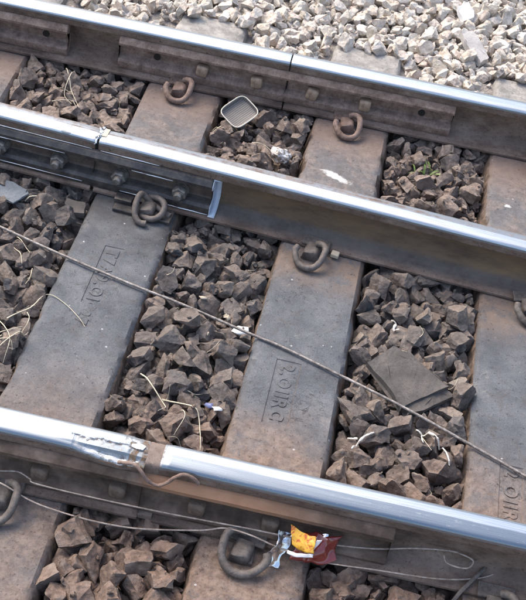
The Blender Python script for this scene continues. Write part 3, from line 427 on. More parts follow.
75,41,260,4177,-1,-1,-50,5,75,44,66,3995,-12,-36,11,30,60,47,407,3951,-12,-1,-6,46,62,58,370,3910,0,-22,14,-39,2,80,-879,2364,-35,46,7,-15,
11,65,-867,3213,-35,-7,-2,-39,13,64,-692,2540,-59,13,2,-48,27,67,-84,3254,-58,-11,-31,16,29,56,-366,2435,-73,-16,-42,13,21,80,-259,1864,-66,-4,-50,0,
22,53,-346,2040,-34,15,-30,-26,47,80,378,2055,-67,44,-17,8,43,69,376,2978,-60,-15,7,26,46,74,397,1849,-56,-3,40,-15,65,44,660,4061,-16,24,33,-20,
9,59,-676,3208,-67,-17,-12,26,6,80,-921,3228,-31,9,20,34,9,59,-743,3224,-32,22,-5,11,21,54,-107,1868,-81,17,0,-42,20,80,-215,2218,-73,10,48,2,
33,69,-145,3187,-60,-46,-15,0,36,79,-209,3275,-28,-35,-17,22,55,80,317,2018,-69,15,22,-41,50,80,370,2208,-52,-20,44,3,77,60,-415,3770,12,-28,29,-22,
65,60,-327,3841,-17,17,-8,-5,68,73,489,4260,6,-3,22,-15,60,55,-34,3886,-10,-38,-9,31,67,69,280,3869,-9,-46,-15,11,69,45,-125,3847,-25,40,27,-11,
60,46,603,3797,9,-28,30,-2,14,65,-809,2999,-33,35,0,-24,22,70,-281,2338,-44,-13,-31,20,29,56,-123,1333,-45,2,-50,0,21,55,-290,1294,-43,10,-24,12,
54,80,256,2567,-60,-21,23,-9,52,66,340,1503,-67,27,-35,-21,42,80,530,3173,-68,21,-21,40,45,80,233,2394,-72,-19,41,-9,57,70,221,2471,-52,-1,22,-18,
45,59,420,1786,-35,36,35,1,60,52,-584,3819,-25,-28,-39,13,77,49,-198,3774,-18,1,-36,-34,74,69,382,4141,-17,-47,0,0,66,58,454,3919,-17,-5,-21,41,
67,62,607,3970,6,30,33,-12,67,67,698,3866,14,17,0,-39,2,80,-782,3283,-62,1,44,-22,15,69,-995,3205,-66,-23,25,-31,11,58,-708,2543,-44,34,28,20,
22,57,-164,2248,-72,8,-7,-46,23,80,-314,1842,-65,-12,48,2,29,69,-98,2582,-63,-16,-15,27,22,50,-117,2438,-48,38,15,-24,31,58,-344,1304,-41,2,5,-17,
32,70,-197,3010,-28,0,-24,0,49,56,398,2100,-34,4,24,21,53,80,312,3072,-46,-13,-11,21,66,52,394,3930,-9,34,-22,-8,72,45,628,4065,-6,-15,-10,-40,
63,48,368,4109,-6,25,3,-42,5,80,-749,2668,-41,-47,-12,9,30,69,-229,1499,-74,15,42,10,34,80,-248,2466,-73,18,-32,-26,20,65,-308,1818,-46,0,11,-23,
49,80,487,2179,-55,29,-33,22,54,63,333,1464,-56,-5,32,-13,48,64,212,2066,-54,41,-23,15,51,79,356,2914,-30,8,41,26,46,80,332,2583,-30,38,-22,22,
60,51,638,3843,-21,39,27,4,65,64,603,4271,-13,-19,-42,15,61,44,-100,3973,-19,-22,-40,-11,6,68,-849,3303,-34,-7,-48,10,0,68,-1022,3274,-37,-49,0,8,
10,68,-704,3004,-24,-17,8,30,34,63,-122,1494,-70,-1,30,36,34,80,-350,2284,-54,7,2,14,50,80,409,2165,-72,10,41,13,48,61,424,2112,-34,34,-2,-35,
74,49,343,4170,-20,-39,-9,-3,68,64,673,3914,-26,7,-15,-12,71,58,165,3889,-20,-2,-10,-11,69,45,525,3956,-13,-21,-24,26,67,54,-481,3772,11,10,-26,-41,
3,80,-730,3287,-70,18,7,-7,5,65,-829,2464,-76,26,37,-20,8,80,-890,2392,-65,-42,-10,4,3,73,-879,3334,-48,-43,23,2,7,69,-686,2247,-66,-14,-5,35,
12,75,-826,3224,-46,12,28,-38,13,56,-793,2514,-48,-12,7,29,26,58,-268,2338,-73,-13,4,21,26,55,-287,3101,-74,-20,44,-4,21,59,-332,1544,-73,40,26,10,
34,65,-180,3318,-31,11,-39,-4,24,79,-379,2009,-58,28,20,9,20,65,-366,2481,-37,-20,-15,-7,52,64,199,2210,-64,-36,-26,13,44,70,452,1837,-66,-12,-38,26,
56,64,384,2140,-48,9,22,43,56,80,339,2942,-48,50,1,-4,77,68,388,3828,-12,33,20,16,67,61,573,4019,-17,3,7,-9,60,67,-68,4024,-21,-18,11,-39,
76,61,390,4181,-16,-12,2,-28,72,63,426,4159,-18,49,4,1,64,43,-526,3847,-8,0,-28,-20,72,54,666,4187,1,-6,20,-28,11,53,-714,2479,-75,3,2,-9,
17,76,-684,1872,-61,-17,40,3,17,77,-1005,3007,-34,-3,16,-34,30,80,-356,3119,-52,-25,-10,18,33,58,-344,2672,-54,43,9,4,21,59,-198,3200,-38,-6,-19,7,
36,69,-353,3024,-61,2,49,-10,43,54,226,1935,-73,48,-14,-1,55,65,482,3268,-70,13,12,-7,44,80,392,3235,-65,-1,6,-4,46,50,490,1515,-75,-45,21,2,
53,79,247,3335,-66,-1,-1,38,48,80,244,2465,-57,34,32,10,54,50,300,1908,-23,-49,-1,-2,72,53,446,3970,-19,13,3,-48,76,65,126,3944,-14,3,45,6,
70,68,-492,3867,1,-7,45,-17,66,62,594,4162,1,30,39,-3,75,56,-891,3737,-6,5,-11,33,75,49,706,3794,10,-3,-33,27,9,70,-863,3141,-70,18,-9,-44,
10,70,-727,2651,-60,-20,15,36,13,80,-910,2675,-54,18,-39,16,6,54,-790,2183,-53,-25,-42,5,10,50,-761,2616,-54,10,-38,-2,37,76,-269,2188,-83,-35,-25,21,
33,79,-217,1790,-41,-2,-48,-9,35,72,-174,1748,-31,-37,6,6,48,65,461,2474,-64,-25,-37,-21,49,63,526,2974,-71,11,15,14,46,67,312,3206,-53,-13,-17,11,
44,51,436,3064,-50,22,32,25,65,44,-159,3832,-24,-28,35,-5,73,70,315,3931,-21,42,26,-5,66,69,320,4047,-18,0,2,6,76,48,672,3860,-19,31,17,-8,
68,70,186,3947,-19,31,38,2,61,55,208,3901,2,-8,48,-12,67,46,650,3905,-12,10,28,-36,65,57,465,4297,-9,18,-10,40,69,60,702,4349,-1,-2,-28,28,
76,49,-263,3956,-6,-4,0,-49,77,69,76,3938,-13,-35,19,30,8,67,-793,2177,-72,4,48,-13,14,78,-912,2987,-28,38,-16,-18,14,52,-951,3098,-61,35,4,18,
26,80,-180,2658,-73,-16,-10,-32,30,80,-249,1262,-9,-43,-21,-11,23,60,-237,1908,-41,-7,13,-47,47,80,370,2543,-55,-16,-7,21,55,69,482,1490,-59,32,-6,36,
65,57,-605,3780,11,-39,23,4,61,72,-611,3843,-10,-2,48,-15,76,73,-361,3890,-3,-8,-33,-9,68,42,540,3965,-3,18,21,20,15,67,-841,2642,-67,29,-28,2,
3,73,-957,3229,-50,18,5,37,14,73,-684,2672,-67,-14,30,-21,10,80,-924,3178,-63,-40,17,-20,33,66,-219,2342,-73,-5,16,-45,32,52,-280,2577,-74,4,14,-22,
27,77,-317,1390,-43,18,-40,22,51,57,311,1515,-69,-3,30,-38,44,66,349,3209,-57,8,36,-1,51,51,339,2509,-27,40,11,-20,56,54,274,2464,-41,-23,-38,16,
49,51,211,2456,-77,11,46,-2,64,58,-105,3995,-24,23,44,2,63,66,-766,3792,-11,32,-20,-12,71,53,538,4083,-27,-35,35,2,70,70,684,4255,-6,10,-8,45,
12,68,-705,1809,-57,38,-10,20,9,65,-970,3338,-32,4,0,14,0,80,-805,2694,-36,7,-37,32,26,60,-184,2067,-71,35,-32,-11,22,60,-246,1910,-77,-43,-18,-17,
27,56,-172,2494,-73,-17,-19,20,36,61,-306,1422,-69,-46,-2,18,21,79,-154,3048,-69,28,-40,-7,23,66,-155,3296,-58,-2,28,-27,32,70,-330,2526,-65,5,-27,38,
36,78,-99,3275,-28,19,-46,0,37,70,-278,2022,-36,12,32,-17,46,80,485,3075,-58,22,38,-11,67,46,566,4123,-20,7,8,-44,72,48,393,4226,-20,-3,-45,5,
62,43,554,3875,-19,-18,-5,8,5,76,-698,2148,-60,49,0,-10,9,77,-896,2565,-55,10,48,-6,5,66,-772,2003,-15,-17,-43,14,30,80,-203,1973,-56,18,40,22,
25,78,-197,3208,-74,15,43,-18,28,56,-117,2561,-76,30,-39,-3,20,58,-301,1519,-54,-13,2,-44,34,80,-338,3254,-72,0,-36,-33,30,63,-312,1766,-40,9,0,45,
34,66,-179,1858,-58,-5,-12,12,29,50,-352,2613,-75,-40,-14,-9,25,80,-132,2393,-66,17,-9,-8,53,80,400,1979,-72,-23,43,4,44,58,367,3270,-78,24,43,2,
46,80,455,2361,-74,-2,-13,21,51,66,370,3174,-76,-39,30,7,73,69,139,4044,-11,4,-49,-1,74,64,693,4045,-21,6,-36,-32,66,54,-57,3930,-21,-1,-23,8,
2,78,-770,2424,-66,-29,-13,38,6,79,-915,3314,-62,18,35,13,3,65,-708,1842,-65,-25,39,11,31,58,-322,2636,-75,-13,-1,-34,21,63,-184,2392,-69,47,-3,10,
21,71,-261,3147,-73,17,-5,-36,22,59,-376,2061,-72,-16,-39,-25,21,63,-362,1508,-38,-46,8,-15,45,65,400,2392,-76,-41,-19,18,
41,80,348,3032,-58,-45,-12,5,43,62,287,3240,-71,-48,-12,-4,40,68,236,3034,-75,-10,18,-45,54,57,516,2628,-65,-29,24,-30,57,67,486,1805,-69,4,-12,48,
60,56,366,3952,-13,-22,5,-41,65,45,131,3994,-19,-4,-4,44,62,47,-107,4059,-24,-8,-21,21,61,41,499,3839,-29,-14,9,47,72,56,683,4402,-16,14,4,40,
71,49,423,4232,-27,49,-7,-3,14,70,-830,2386,-74,33,15,9,1,80,-785,3239,-57,-17,-12,43,11,71,-840,3256,-52,31,-10,29,1,65,-735,3311,-23,28,-11,-39,
10,79,-909,3073,-39,-5,-6,11,16,60,-910,3127,-44,-24,43,5,6,52,-967,3012,-34,-36,25,16,20,80,-243,2005,-38,0,-15,-3,30,59,-193,3293,-61,-32,3,35,
25,56,-175,1335,-64,26,-18,-22,37,64,-253,2962,-26,-32,-4,18,29,62,-190,1491,-68,1,-9,-44,21,60,-323,2658,-50,-27,8,36,53,78,393,2510,-67,-1,30,40,
43,68,453,1955,-60,34,12,30,41,51,320,3292,-76,47,9,-12,41,80,235,2023,-50,-14,-47,10,40,68,502,2219,-29,-26,-2,-42,71,57,611,4040,-13,-6,22,42,
71,43,-350,3763,-28,30,40,-1,63,48,1,3801,10,-20,2,10,72,52,703,4228,7,-5,20,35,14,68,-766,2482,-63,-16,32,-12,12,80,-918,2494,-49,0,26,-34,
4,57,-754,2155,-78,29,-40,-5,12,80,-1060,3337,-29,-48,-7,6,0,57,-1058,3102,-36,5,17,23,10,55,-882,2335,-12,5,25,-33,33,71,-149,1533,-75,-16,47,2,
26,50,-276,1333,-82,-1,-10,45,37,60,-236,3111,-64,-31,1,32,26,56,-151,2436,-46,20,-12,-43,37,61,-150,3020,-69,-18,11,-1,
35,57,-117,1908,-59,-37,-15,-26,20,80,-112,1526,-31,20,2,-42,28,59,-120,2410,-36,-40,26,3,20,75,-94,3326,-28,9,-18,45,52,80,410,2451,-63,-14,-20,9,
40,79,512,3034,-72,2,-1,50,57,58,396,2575,-56,-18,-10,45,40,70,351,2142,-57,35,25,-25,41,66,379,1772,-41,-24,41,13,52,50,441,2422,-82,41,-12,19,
54,53,225,2639,-64,44,-3,23,42,66,286,2014,-35,-5,23,27,66,52,239,4172,-28,1,-10,48,72,55,455,4083,-29,44,-15,10,62,55,86,3812,-24,43,-17,15,
77,44,520,3825,-18,-14,-16,2,76,73,652,4162,-24,19,45,8,72,59,341,3869,-27,-8,-46,-15,73,53,45,4084,-11,25,-10,-41,60,70,627,4217,-19,2,-6,48,
66,52,218,4092,-2,40,10,14,61,67,437,4270,-3,25,34,13,76,43,-187,3859,-21,5,12,32,13,56,-728,2402,-72,9,0,16,12,64,-917,3184,-31,8,-31,-12,
2,63,-790,3163,-44,5,-30,39,32,56,-234,2271,-72,44,22,1,26,59,-167,2135,-65,-2,24,-23,23,66,-317,3091,-64,34,31,13,32,64,-285,2619,-70,3,14,-20,
29,78,-343,3187,-67,20,2,-28,23,55,-343,1510,-63,13,33,-22,25,80,-148,1286,-16,-47,10,-1,57,63,256,2085,-59,14,-7,-44,57,80,308,3317,-33,25,38,-13,
73,49,195,4063,-22,8,-49,-4,71,48,-729,3813,-21,-8,-16,44,72,47,-112,4022,-18,14,48,0,68,44,24,4118,-16,0,36,5,60,58,201,4155,-23,0,-2,-42,
77,65,230,4183,-8,29,22,-32,8,51,-797,2699,-74,4,-11,33,3,80,-750,2523,-61,-23,23,-19,17,63,-842,2419,-84,-35,22,12,4,72,-709,2579,-68,-7,48,-10,
10,54,-846,2558,-80,-48,-9,-9,5,61,-819,2570,-44,28,37,17,34,52,-260,2081,-48,-3,28,40,35,56,-290,1308,-71,-20,-23,31,36,57,-350,1938,-56,-24,-43,-7,
20,52,-208,2622,-47,-12,3,45,22,80,-107,3072,-63,0,-8,10,40,53,496,3125,-77,-19,11,-36,43,77,330,2321,-60,-10,37,-25,52,80,494,2349,-65,-48,-5,-12,
54,80,396,2288,-64,-2,42,-22,41,80,279,2297,-63,2,-8,-48,53,50,276,2950,-46,14,46,12,46,80,294,2581,-31,-3,-3,-7,57,72,476,3151,-59,-18,34,8,
44,60,453,3292,-41,-36,22,-20,52,78,330,3317,-28,-31,-28,-28,73,47,-37,3939,-25,-42,25,7,65,51,628,4006,-20,-28,-37,13,76,67,540,4239,-19,-5,12,37,
63,69,416,4049,-14,-4,-49,3,66,70,651,4294,-11,-11,37,30,75,42,168,4084,-6,-14,28,-22,70,56,-287,3939,-22,35,30,0,66,48,-319,3969,-28,1,-9,49,
67,48,189,4105,-19,37,-21,-25,64,44,23,4055,-19,-29,-26,18,67,46,551,4049,-18,6,-18,1,72,73,715,4167,-5,-5,-44,-3,1,80,-813,3084,-77,12,13,-13,
3,71,-876,3241,-69,42,25,-1,8,58,-685,3236,-71,-9,-10,11,4,72,-686,1795,-75,35,-35,-5,6,71,-681,3069,-66,29,25,5,20,63,-377,2234,-76,1,1,33,
34,73,-110,3327,-64,17,-10,1,33,57,-301,2086,-77,-32,37,5,31,66,-127,2137,-71,-22,39,-18,36,80,-188,3243,-64,26,-41,0,31,68,-334,1385,-73,40,26,-5,
22,80,-165,3366,-48,-8,-17,-46,30,69,-248,3336,-32,-15,13,-13,54,80,414,2956,-71,35,10,15,48,76,371,1468,-80,2,-15,-26,52,58,203,1427,-64,19,21,-30,
48,59,207,1784,-36,10,45,-9,72,61,504,4217,-28,42,2,26,60,48,-287,3982,-26,-30,32,-8,76,51,652,4116,-27,49,5,-1,66,50,-115,3919,-22,12,-48,1,
72,67,221,3994,-28,45,8,17,65,53,710,4009,-12,-32,25,20,60,48,324,4199,-26,-44,5,8,64,48,6,4101,-24,7,-24,13,67,44,-4,3959,-22,2,-12,-1,
75,44,183,4188,-12,30,8,-38,6,80,-733,2283,-79,-5,9,-48,9,75,-833,2718,-60,-17,-8,-45,9,51,-805,2373,-56,25,35,-3,8,69,-1049,3113,-68,19,15,35,
9,69,-1038,3295,-52,-2,0,-34,26,78,-127,1780,-74,-13,-12,-23,22,55,-357,1995,-73,8,8,10,24,65,-236,1355,-75,-10,-24,-14,31,69,-358,2699,-71,-5,0,-49,
23,59,-143,2047,-76,17,-5,-34,28,70,-111,3000,-60,12,12,46,29,52,-166,1979,-67,-6,-20,-17,28,80,-356,2315,-34,6,17,45,31,50,-246,2600,-63,10,34,-28,
50,80,334,3333,-64,-3,-2,2,40,80,405,3140,-57,13,-41,-6,48,70,259,2625,-69,-21,38,-22,50,71,377,2468,-60,41,10,27,54,60,426,1812,-52,29,-21,-23,
43,80,413,3293,-48,36,-15,-21,48,80,382,3332,-30,17,44,14,41,72,242,2227,-41,-12,-11,40,47,80,441,2600,-66,-19,21,-33,43,75,300,3342,-38,-39,5,-13,
67,48,638,3800,10,-18,46,-2,66,51,360,3911,-28,-3,8,-48,60,44,613,3910,-26,-43,19,2,77,70,398,4106,-30,-33,-29,19,68,58,366,4014,-16,-18,5,-1,
65,49,589,4346,-16,-9,-10,-28,71,44,272,3911,-19,41,-17,-20,66,63,705,4209,-27,-6,8,-45,66,44,-210,3912,-23,-41,28,0,8,80,-887,2439,-79,-10,-11,-47,
8,70,-732,3325,-68,-12,0,18,8,53,-678,2534,-82,1,-15,-29,15,62,-1005,3161,-75,-24,-11,39,15,64,-885,3122,-61,-15,-3,-1,12,80,-839,3054,-62,-45,-8,-13,
6,58,-1012,3343,-32,2,-39,18,31,55,-315,1940,-78,49,5,2,24,80,-197,1390,-60,-13,18,-32,21,67,-242,1515,-43,35,30,-9,32,66,-142,3239,-70,10,10,-38,
23,61,-257,3082,-71,25,-42,5,26,51,-156,1886,-76,9,-20,28,24,80,-241,2932,-24,25,-10,-10,29,52,-247,2628,-49,1,0,45,36,67,-226,2641,-24,18,40,23,
48,66,247,3166,-80,-7,-12,-44,50,80,273,1850,-70,15,47,5,44,59,280,2351,-78,10,49,3,49,57,219,2103,-68,-5,-5,49,49,75,484,2100,-45,19,0,-10,
54,56,495,1777,-67,-12,30,36,55,68,529,3290,-68,15,-47,-8,53,50,465,2270,-76,-17,9,-24,47,69,458,1990,-21,18,2,41,54,69,261,1779,-38,-41,11,14,
63,56,584,3888,-19,42,-27,-4,67,49,-417,3899,-20,26,-40,0,62,63,114,4116,-20,5,-22,39,67,61,242,4071,-17,-42,-16,11,72,45,429,4194,-20,-9,10,33,
72,71,348,4221,-9,7,-44,-5,60,49,252,4037,1,45,-15,13,60,69,727,4113,-21,-20,3,-27,64,65,406,4273,-2,19,-26,37,9,64,-1040,3014,-38,7,3,-4,
7,57,-803,2417,-60,-39,7,-22,2,64,-1038,3194,-65,-19,0,46,4,77,-683,2972,-30,33,-13,-15,21,68,-218,2425,-78,42,25,-3,20,67,-323,2250,-76,28,40,5,
31,64,-149,2589,-72,-2,2,50,29,62,-365,2359,-75,-30,-38,12,22,53,-295,1357,-53,38,0,20,37,71,-288,2673,-74,-19,-30,26,37,68,-305,2518,-73,25,-17,-39,
26,58,-238,3292,-39,16,-2,39,44,66,533,3343,-72,-3,-22,6,51,54,347,2983,-68,26,-22,-24,52,71,441,1886,-58,-33,10,33,51,80,408,3062,-77,45,21,-2,
47,64,351,2388,-72,-29,0,-5,54,63,444,3186,-55,5,29,-28,56,54,277,3052,-68,-45,-10,17,40,68,374,2168,-56,-25,0,36,41,55,231,2040,-36,-30,17,34,
66,49,-476,3802,10,-3,-10,38,69,71,524,4303,-3,35,17,17,60,46,-197,3949,-25,-15,13,-42,63,45,-77,4075,-24,-27,-3,3,67,52,604,4129,-22,-22,-45,0,
62,53,455,3881,-22,-21,-8,-16,72,45,71,3972,-31,-31,-32,-20,74,66,102,3909,-20,15,33,29,73,47,-268,3915,-20,-47,2,16,77,67,655,4363,-30,28,32,-24,
64,46,-391,3873,-22,-12,-5,28,68,47,-746,3807,-12,-45,-9,-15,63,48,633,4078,-16,-18,-21,-21,70,71,-403,3902,18,-9,-7,-8,71,50,47,3940,-27,-46,18,3,
17,74,-692,3156,-74,11,7,34,4,58,-933,3122,-74,4,12,-23,4,63,-747,2692,-77,37,-33,-5,5,65,-782,2093,-70,-48,-5,5,14,53,-749,2071,-55,-12,-35,30,
10,59,-1043,3221,-60,25,-25,23,20,56,-279,2256,-75,10,7,-15,28,67,-370,1796,-81,-7,-13,-45,35,52,-309,2203,-71,-30,17,-24,
33,76,-346,2186,-66,10,-5,-11,37,80,-372,1839,-63,32,-2,-23,23,64,-104,1970,-66,-9,-31,-14,23,80,-211,2680,-42,21,-36,-16,21,53,-80,3360,-72,20,-25,8,
28,69,-349,3339,-56,-25,18,28,29,60,-391,1551,-42,0,-47,-6,22,52,-347,3168,-49,-8,15,-26,21,55,-133,1979,-54,18,35,8,36,65,-139,2096,-61,-23,-22,37,
52,66,395,2614,-68,-25,9,-40,49,80,296,2214,-63,29,26,-16,45,52,442,2192,-76,0,46,-17,46,66,371,3298,-65,-20,1,-24,48,80,313,2529,-65,-36,33,5,
56,61,317,3211,-77,-18,-4,15,55,56,423,1929,-70,28,40,5,52,80,308,1778,-56,41,26,-11,45,53,447,3339,-64,33,-18,32,50,60,270,1514,-76,31,-28,-27,
43,80,322,2425,-53,21,9,42,54,51,403,3178,-58,-40,0,19,49,50,332,3248,-75,7,-42,22,57,80,348,2605,-40,10,32,-36,76,62,380,4297,-25,43,22,-1,
73,44,482,3989,-24,-2,-20,45,77,45,306,4124,-32,6,42,-21,65,42,182,3822,-26,-42,16,6,71,45,680,4086,-23,7,2,49,61,63,180,4002,-15,-12,3,35,
63,48,166,4120,-23,-12,24,-38,65,48,296,4249,-20,18,-2,8,67,46,-44,4060,-15,5,48,9,65,68,-338,3932,-6,27,-32,26,74,48,462,4253,-21,-9,25,-41,
5,62,-758,3135,-76,-5,45,-12,11,80,-838,3309,-69,-12,-5,-7,11,80,-777,3173,-67,-9,-4,46,0,53,-844,3205,-78,1,-1,-18,9,67,-943,2645,-69,16,-8,-39,
16,59,-888,2576,-78,-6,13,-33,11,76,-756,3348,-51,-17,-5,3,6,76,-716,1995,-79,0,-10,47,1,55,-755,3228,-79,33,37,-2,13,57,-679,3105,-66,-33,25,-27,
2,79,-956,2595,-65,1,-6,21,9,79,-1036,3379,-60,38,-13,29,12,73,-870,3190,-47,-21,17,42,5,57,-882,3272,-58,44,22,-5,15,73,-938,3351,-60,23,0,-40,
13,68,-966,2569,-39,21,-2,-38,10,69,-751,1989,-56,2,-45,-20,9,69,-933,2702,-70,18,10,-15,0,80,-999,3368,-55,19,-30,-28,7,80,-1010,2968,-30,-9,38,-11,
3,62,-891,2516,-66,-21,-26,-27,4,59,-815,2596,-55,-6,-38,26,8,80,-753,2345,-70,45,20,2,6,57,-799,3333,-30,4,12,48,11,71,-853,2600,-70,-16,7,-10,
11,64,-787,2368,-72,-18,45,-4,0,78,-748,1948,-30,45,12,-18,29,61,-278,1964,-64,36,-18,24,20,72,-231,2161,-69,-12,14,42,20,73,-182,2292,-75,-37,23,-4,
20,80,-257,2680,-73,29,-40,-4,22,58,-276,1930,-69,31,-23,-26,35,52,-141,2446,-75,-12,-23,42,37,61,-261,3202,-76,8,10,44,34,55,-250,2252,-72,-2,-40,26,
35,51,-157,2690,-64,12,-19,10,21,60,-231,3189,-56,47,8,14,35,66,-277,2657,-40,15,-42,-20,26,58,-116,2012,-71,6,-4,-46,50,50,230,2660,-75,-5,4,-28,
44,71,479,3307,-71,-10,10,31,48,74,362,1912,-80,13,6,45,45,60,335,2101,-72,19,0,11,47,58,256,1906,-74,47,-6,10,50,63,410,1815,-80,-37,-32,-5,
55,60,285,2443,-74,-1,-47,-15,47,72,366,3120,-68,30,18,5,50,54,503,2235,-74,-2,-8,-29,54,78,504,3350,-57,-22,28,-24,45,68,258,1970,-69,18,6,26,
45,56,221,2027,-72,1,-6,-9,41,65,296,3306,-53,-49,6,-3,41,57,314,3057,-75,-1,0,-30,48,51,412,2029,-67,25,24,-21,53,60,346,2277,-48,-18,25,-29,
47,59,460,3129,-71,9,-15,42,41,79,398,1899,-44,-19,-34,-29,51,50,380,2090,-61,-31,-8,-17,54,72,302,2529,-31,25,14,-11,41,68,399,1862,-31,-18,41,-21,
41,60,305,2256,-58,28,-33,17,46,50,510,2094,-69,12,-5,-48,57,54,477,3250,-48,11,8,19,40,64,516,3303,-49,0,33,-27,73,60,-424,3949,-23,49,-4,-7,
74,47,616,4168,-22,-29,-35,12,73,51,103,4034,-22,-8,18,-43,71,44,214,4198,-17,-48,-9,-8,61,65,188,4231,-26,16,-5,-46,61,53,44,4137,-26,41,28,-3,
66,43,291,4166,-29,-8,6,-38,61,43,273,3968,-27,-11,48,1,67,54,556,4264,-18,-18,-3,-31,60,42,107,4080,-24,44,22,5,67,49,640,4399,-19,-5,42,18,
65,58,681,3971,-24,-28,-35,20,66,64,72,4131,-11,-11,11,-5,69,47,707,4385,-22,-40,-12,-10,75,60,-452,3909,-17,-23,-2,20,70,51,690,4325,-26,-14,-46,4,
66,72,298,3599,10,-40,-27,-13,60,70,293,3493,7,6,20,-36,69,67,420,3661,-2,33,12,-31,72,72,460,3502,-2,36,-15,28,69,66,373,3517,-16,8,-40,12,
74,73,343,3463,-17,-4,-2,-41,69,73,271,3649,-4,42,-10,8,68,54,375,3636,5,-5,-49,-10,74,61,414,3533,-17,45,-22,2,70,64,-183,3596,-18,23,-40,-6,
63,66,-297,3466,8,6,-18,-20,71,65,-227,3555,-10,-12,3,-46,60,73,396,3431,-8,18,17,38,64,72,472,3491,-23,-12,48,-1,73,50,-149,3520,-13,6,35,-29,
75,70,-322,3532,-15,-40,28,2,75,60,482,3683,-14,4,15,42,63,62,494,3528,-22,0,1,-29,73,55,-266,3491,-22,5,-22,-43,70,72,-234,3458,-31,46,-16,9,
68,55,-172,3440,-6,-50,-2,4,68,61,509,3623,-16,18,-41,-20,70,65,375,3713,-9,-15,36,-24,76,66,-131,3589,-12,-10,0,25,65,71,-208,3638,-18,-3,38,-26,
76,65,494,3724,-10,-32,12,33,75,57,-130,3633,4,18,34,23,60,69,-272,3536,-6,-4,35,20,63,48,-196,3460,-26,2,8,-48,72,53,-113,3458,-34,9,-41,-2,
66,55,447,3702,-1,13,-10,47,64,69,-286,3439,-23,6,-47,-12,60,69,-166,3545,-25,-3,2,-48,62,68,423,3464,-23,22,30,30,60,58,474,3603,-22,-30,18,-15,
74,52,277,3471,-25,-41,12,-15,62,47,486,3435,-25,18,8,-33,73,57,-159,3661,-18,-16,-43,-17,71,44,-208,3520,-23,-5,-45,-5,74,44,305,3439,-27,-20,35,-28,
76,61,-286,3510,2,35,9,-15,69,48,320,3479,-20,7,24,-7,74,51,318,3517,-1,-31,-38,-8,72,66,324,3648,-4,-3,15,-31,76,57,-231,3522,-32,45,-20,-5,
72,56,403,3634,-31,-11,-35,-18,65,49,507,3698,-17,-36,5,34,60,47,407,3601,-18,-1,-6,46,62,58,370,3560,-6,-22,14,-39,65,60,-327,3491,-23,17,-8,-5,
67,69,280,3519,-15,-46,-15,11,69,45,-125,3497,-31,40,27,-11,66,58,454,3569,-23,-5,-21,41,66,52,394,3580,-15,34,-22,-8,77,68,388,3478,-18,33,20,16,
72,53,446,3620,-25,13,3,-48,65,44,-159,3482,-30,-28,35,-5,73,70,315,3581,-27,42,26,-5,66,69,320,3697,-24,0,2,6,76,49,-263,3606,-12,-4,0,-49,
63,66,-766,3442,-17,32,-20,-12,60,56,366,3602,-19,-22,5,-41,62,47,-107,3709,-30,-8,-21,21,61,41,499,3489,-35,-14,9,47,72,59,341,3519,-33,-8,-46,-15,
76,43,-187,3509,-27,5,12,32,71,48,-729,3463,-27,-8,-16,44,72,47,-112,3672,-24,14,48,0,63,69,416,3699,-20,-4,-49,3,70,56,-287,3589,-28,35,30,0,
66,48,-319,3619,-34,1,-9,49,60,48,-287,3632,-32,-30,32,-8,66,50,-115,3569,-28,12,-48,1,66,51,360,3561,-34,-3,8,-48,68,58,366,3664,-22,-18,5,-1,
71,44,272,3561,-25,41,-17,-20,66,44,-210,3562,-29,-41,28,0,60,46,-197,3599,-31,-15,13,-42,62,53,455,3531,-28,-21,-8,-16,73,47,-268,3565,-26,-47,2,16,
68,47,-746,3457,-18,-45,-9,-15,73,44,482,3639,-30,-2,-20,45,61,43,273,3618,-33,-11,48,1,66,70,-823,3713,-19,15,45,16,75,47,-1586,3693,-29,-6,23,-17,
61,57,-1453,3636,-21,-15,4,-25,67,54,-829,3642,-23,39,8,-12,73,67,-1630,3629,-22,9,-28,-39,73,63,-1495,3674,-26,-17,-10,20,
62,67,-245,3704,-19,14,-2,-43,76,60,917,3427,-31,3,12,-46,75,58,-733,3561,-26,12,22,-40,62,51,-858,3595,-26,31,-22,-11,77,48,-1599,3457,-35,-31,5,38,
65,66,889,3538,-28,-45,-7,16,64,54,-1492,3559,-19,2,-36,-34,69,53,-1663,3488,-20,-12,-17,38,71,63,-876,3487,-26,-3,-13,48,68,60,-789,3474,-15,9,43,22,
72,64,-1648,3702,-15,-46,14,9,70,49,959,3515,-34,37,-32,7,73,73,-1566,3591,-13,-10,6,-48,69,62,-1019,3652,-27,6,48,-10,75,72,-907,3447,-22,22,42,15,
67,49,-951,3724,-27,5,-37,-32,64,49,-888,3565,-29,18,-18,33,62,49,-785,3502,-25,2,5,41,63,41,-1614,3595,-28,-2,6,18,77,52,1002,3628,-30,13,2,16,
77,43,1010,3495,-29,30,-40,-2,74,58,-737,3507,-28,36,-7,-6,60,73,-861,3692,-6,34,5,-26,61,46,920,3636,-26,-24,-27,-34,74,64,-1544,3473,-22,-13,-24,35,
74,51,-1449,3503,-23,-10,6,-44,75,48,-789,3619,-29,0,27,-32,72,53,-912,3526,-36,31,-32,8,77,48,-984,3491,-37,-32,29,-7,67,43,-174,3709,-22,8,-22,10,
72,66,-715,3630,-15,4,48,-5,70,49,-1443,3697,-26,-20,33,27,63,43,-1010,3520,-24,28,5,-29,76,49,1032,3707,-28,-5,20,39,64,56,913,3606,-28,5,-25,12,
66,71,1008,3555,-32,-7,-8,23,68,54,-951,3492,-23,-18,28,-32,61,61,916,3683,-32,-7,19,29,60,61,930,3499,-16,46,-6,15,74,61,-1549,3540,-28,25,27,25,
68,55,-925,3582,-26,7,-28,-10,74,46,-1668,3711,-23,5,-49,-2,76,55,-862,3655,-16,35,-11,29,65,44,-1001,3608,-28,-5,1,-35,70,73,-896,3615,-15,-18,5,-8,
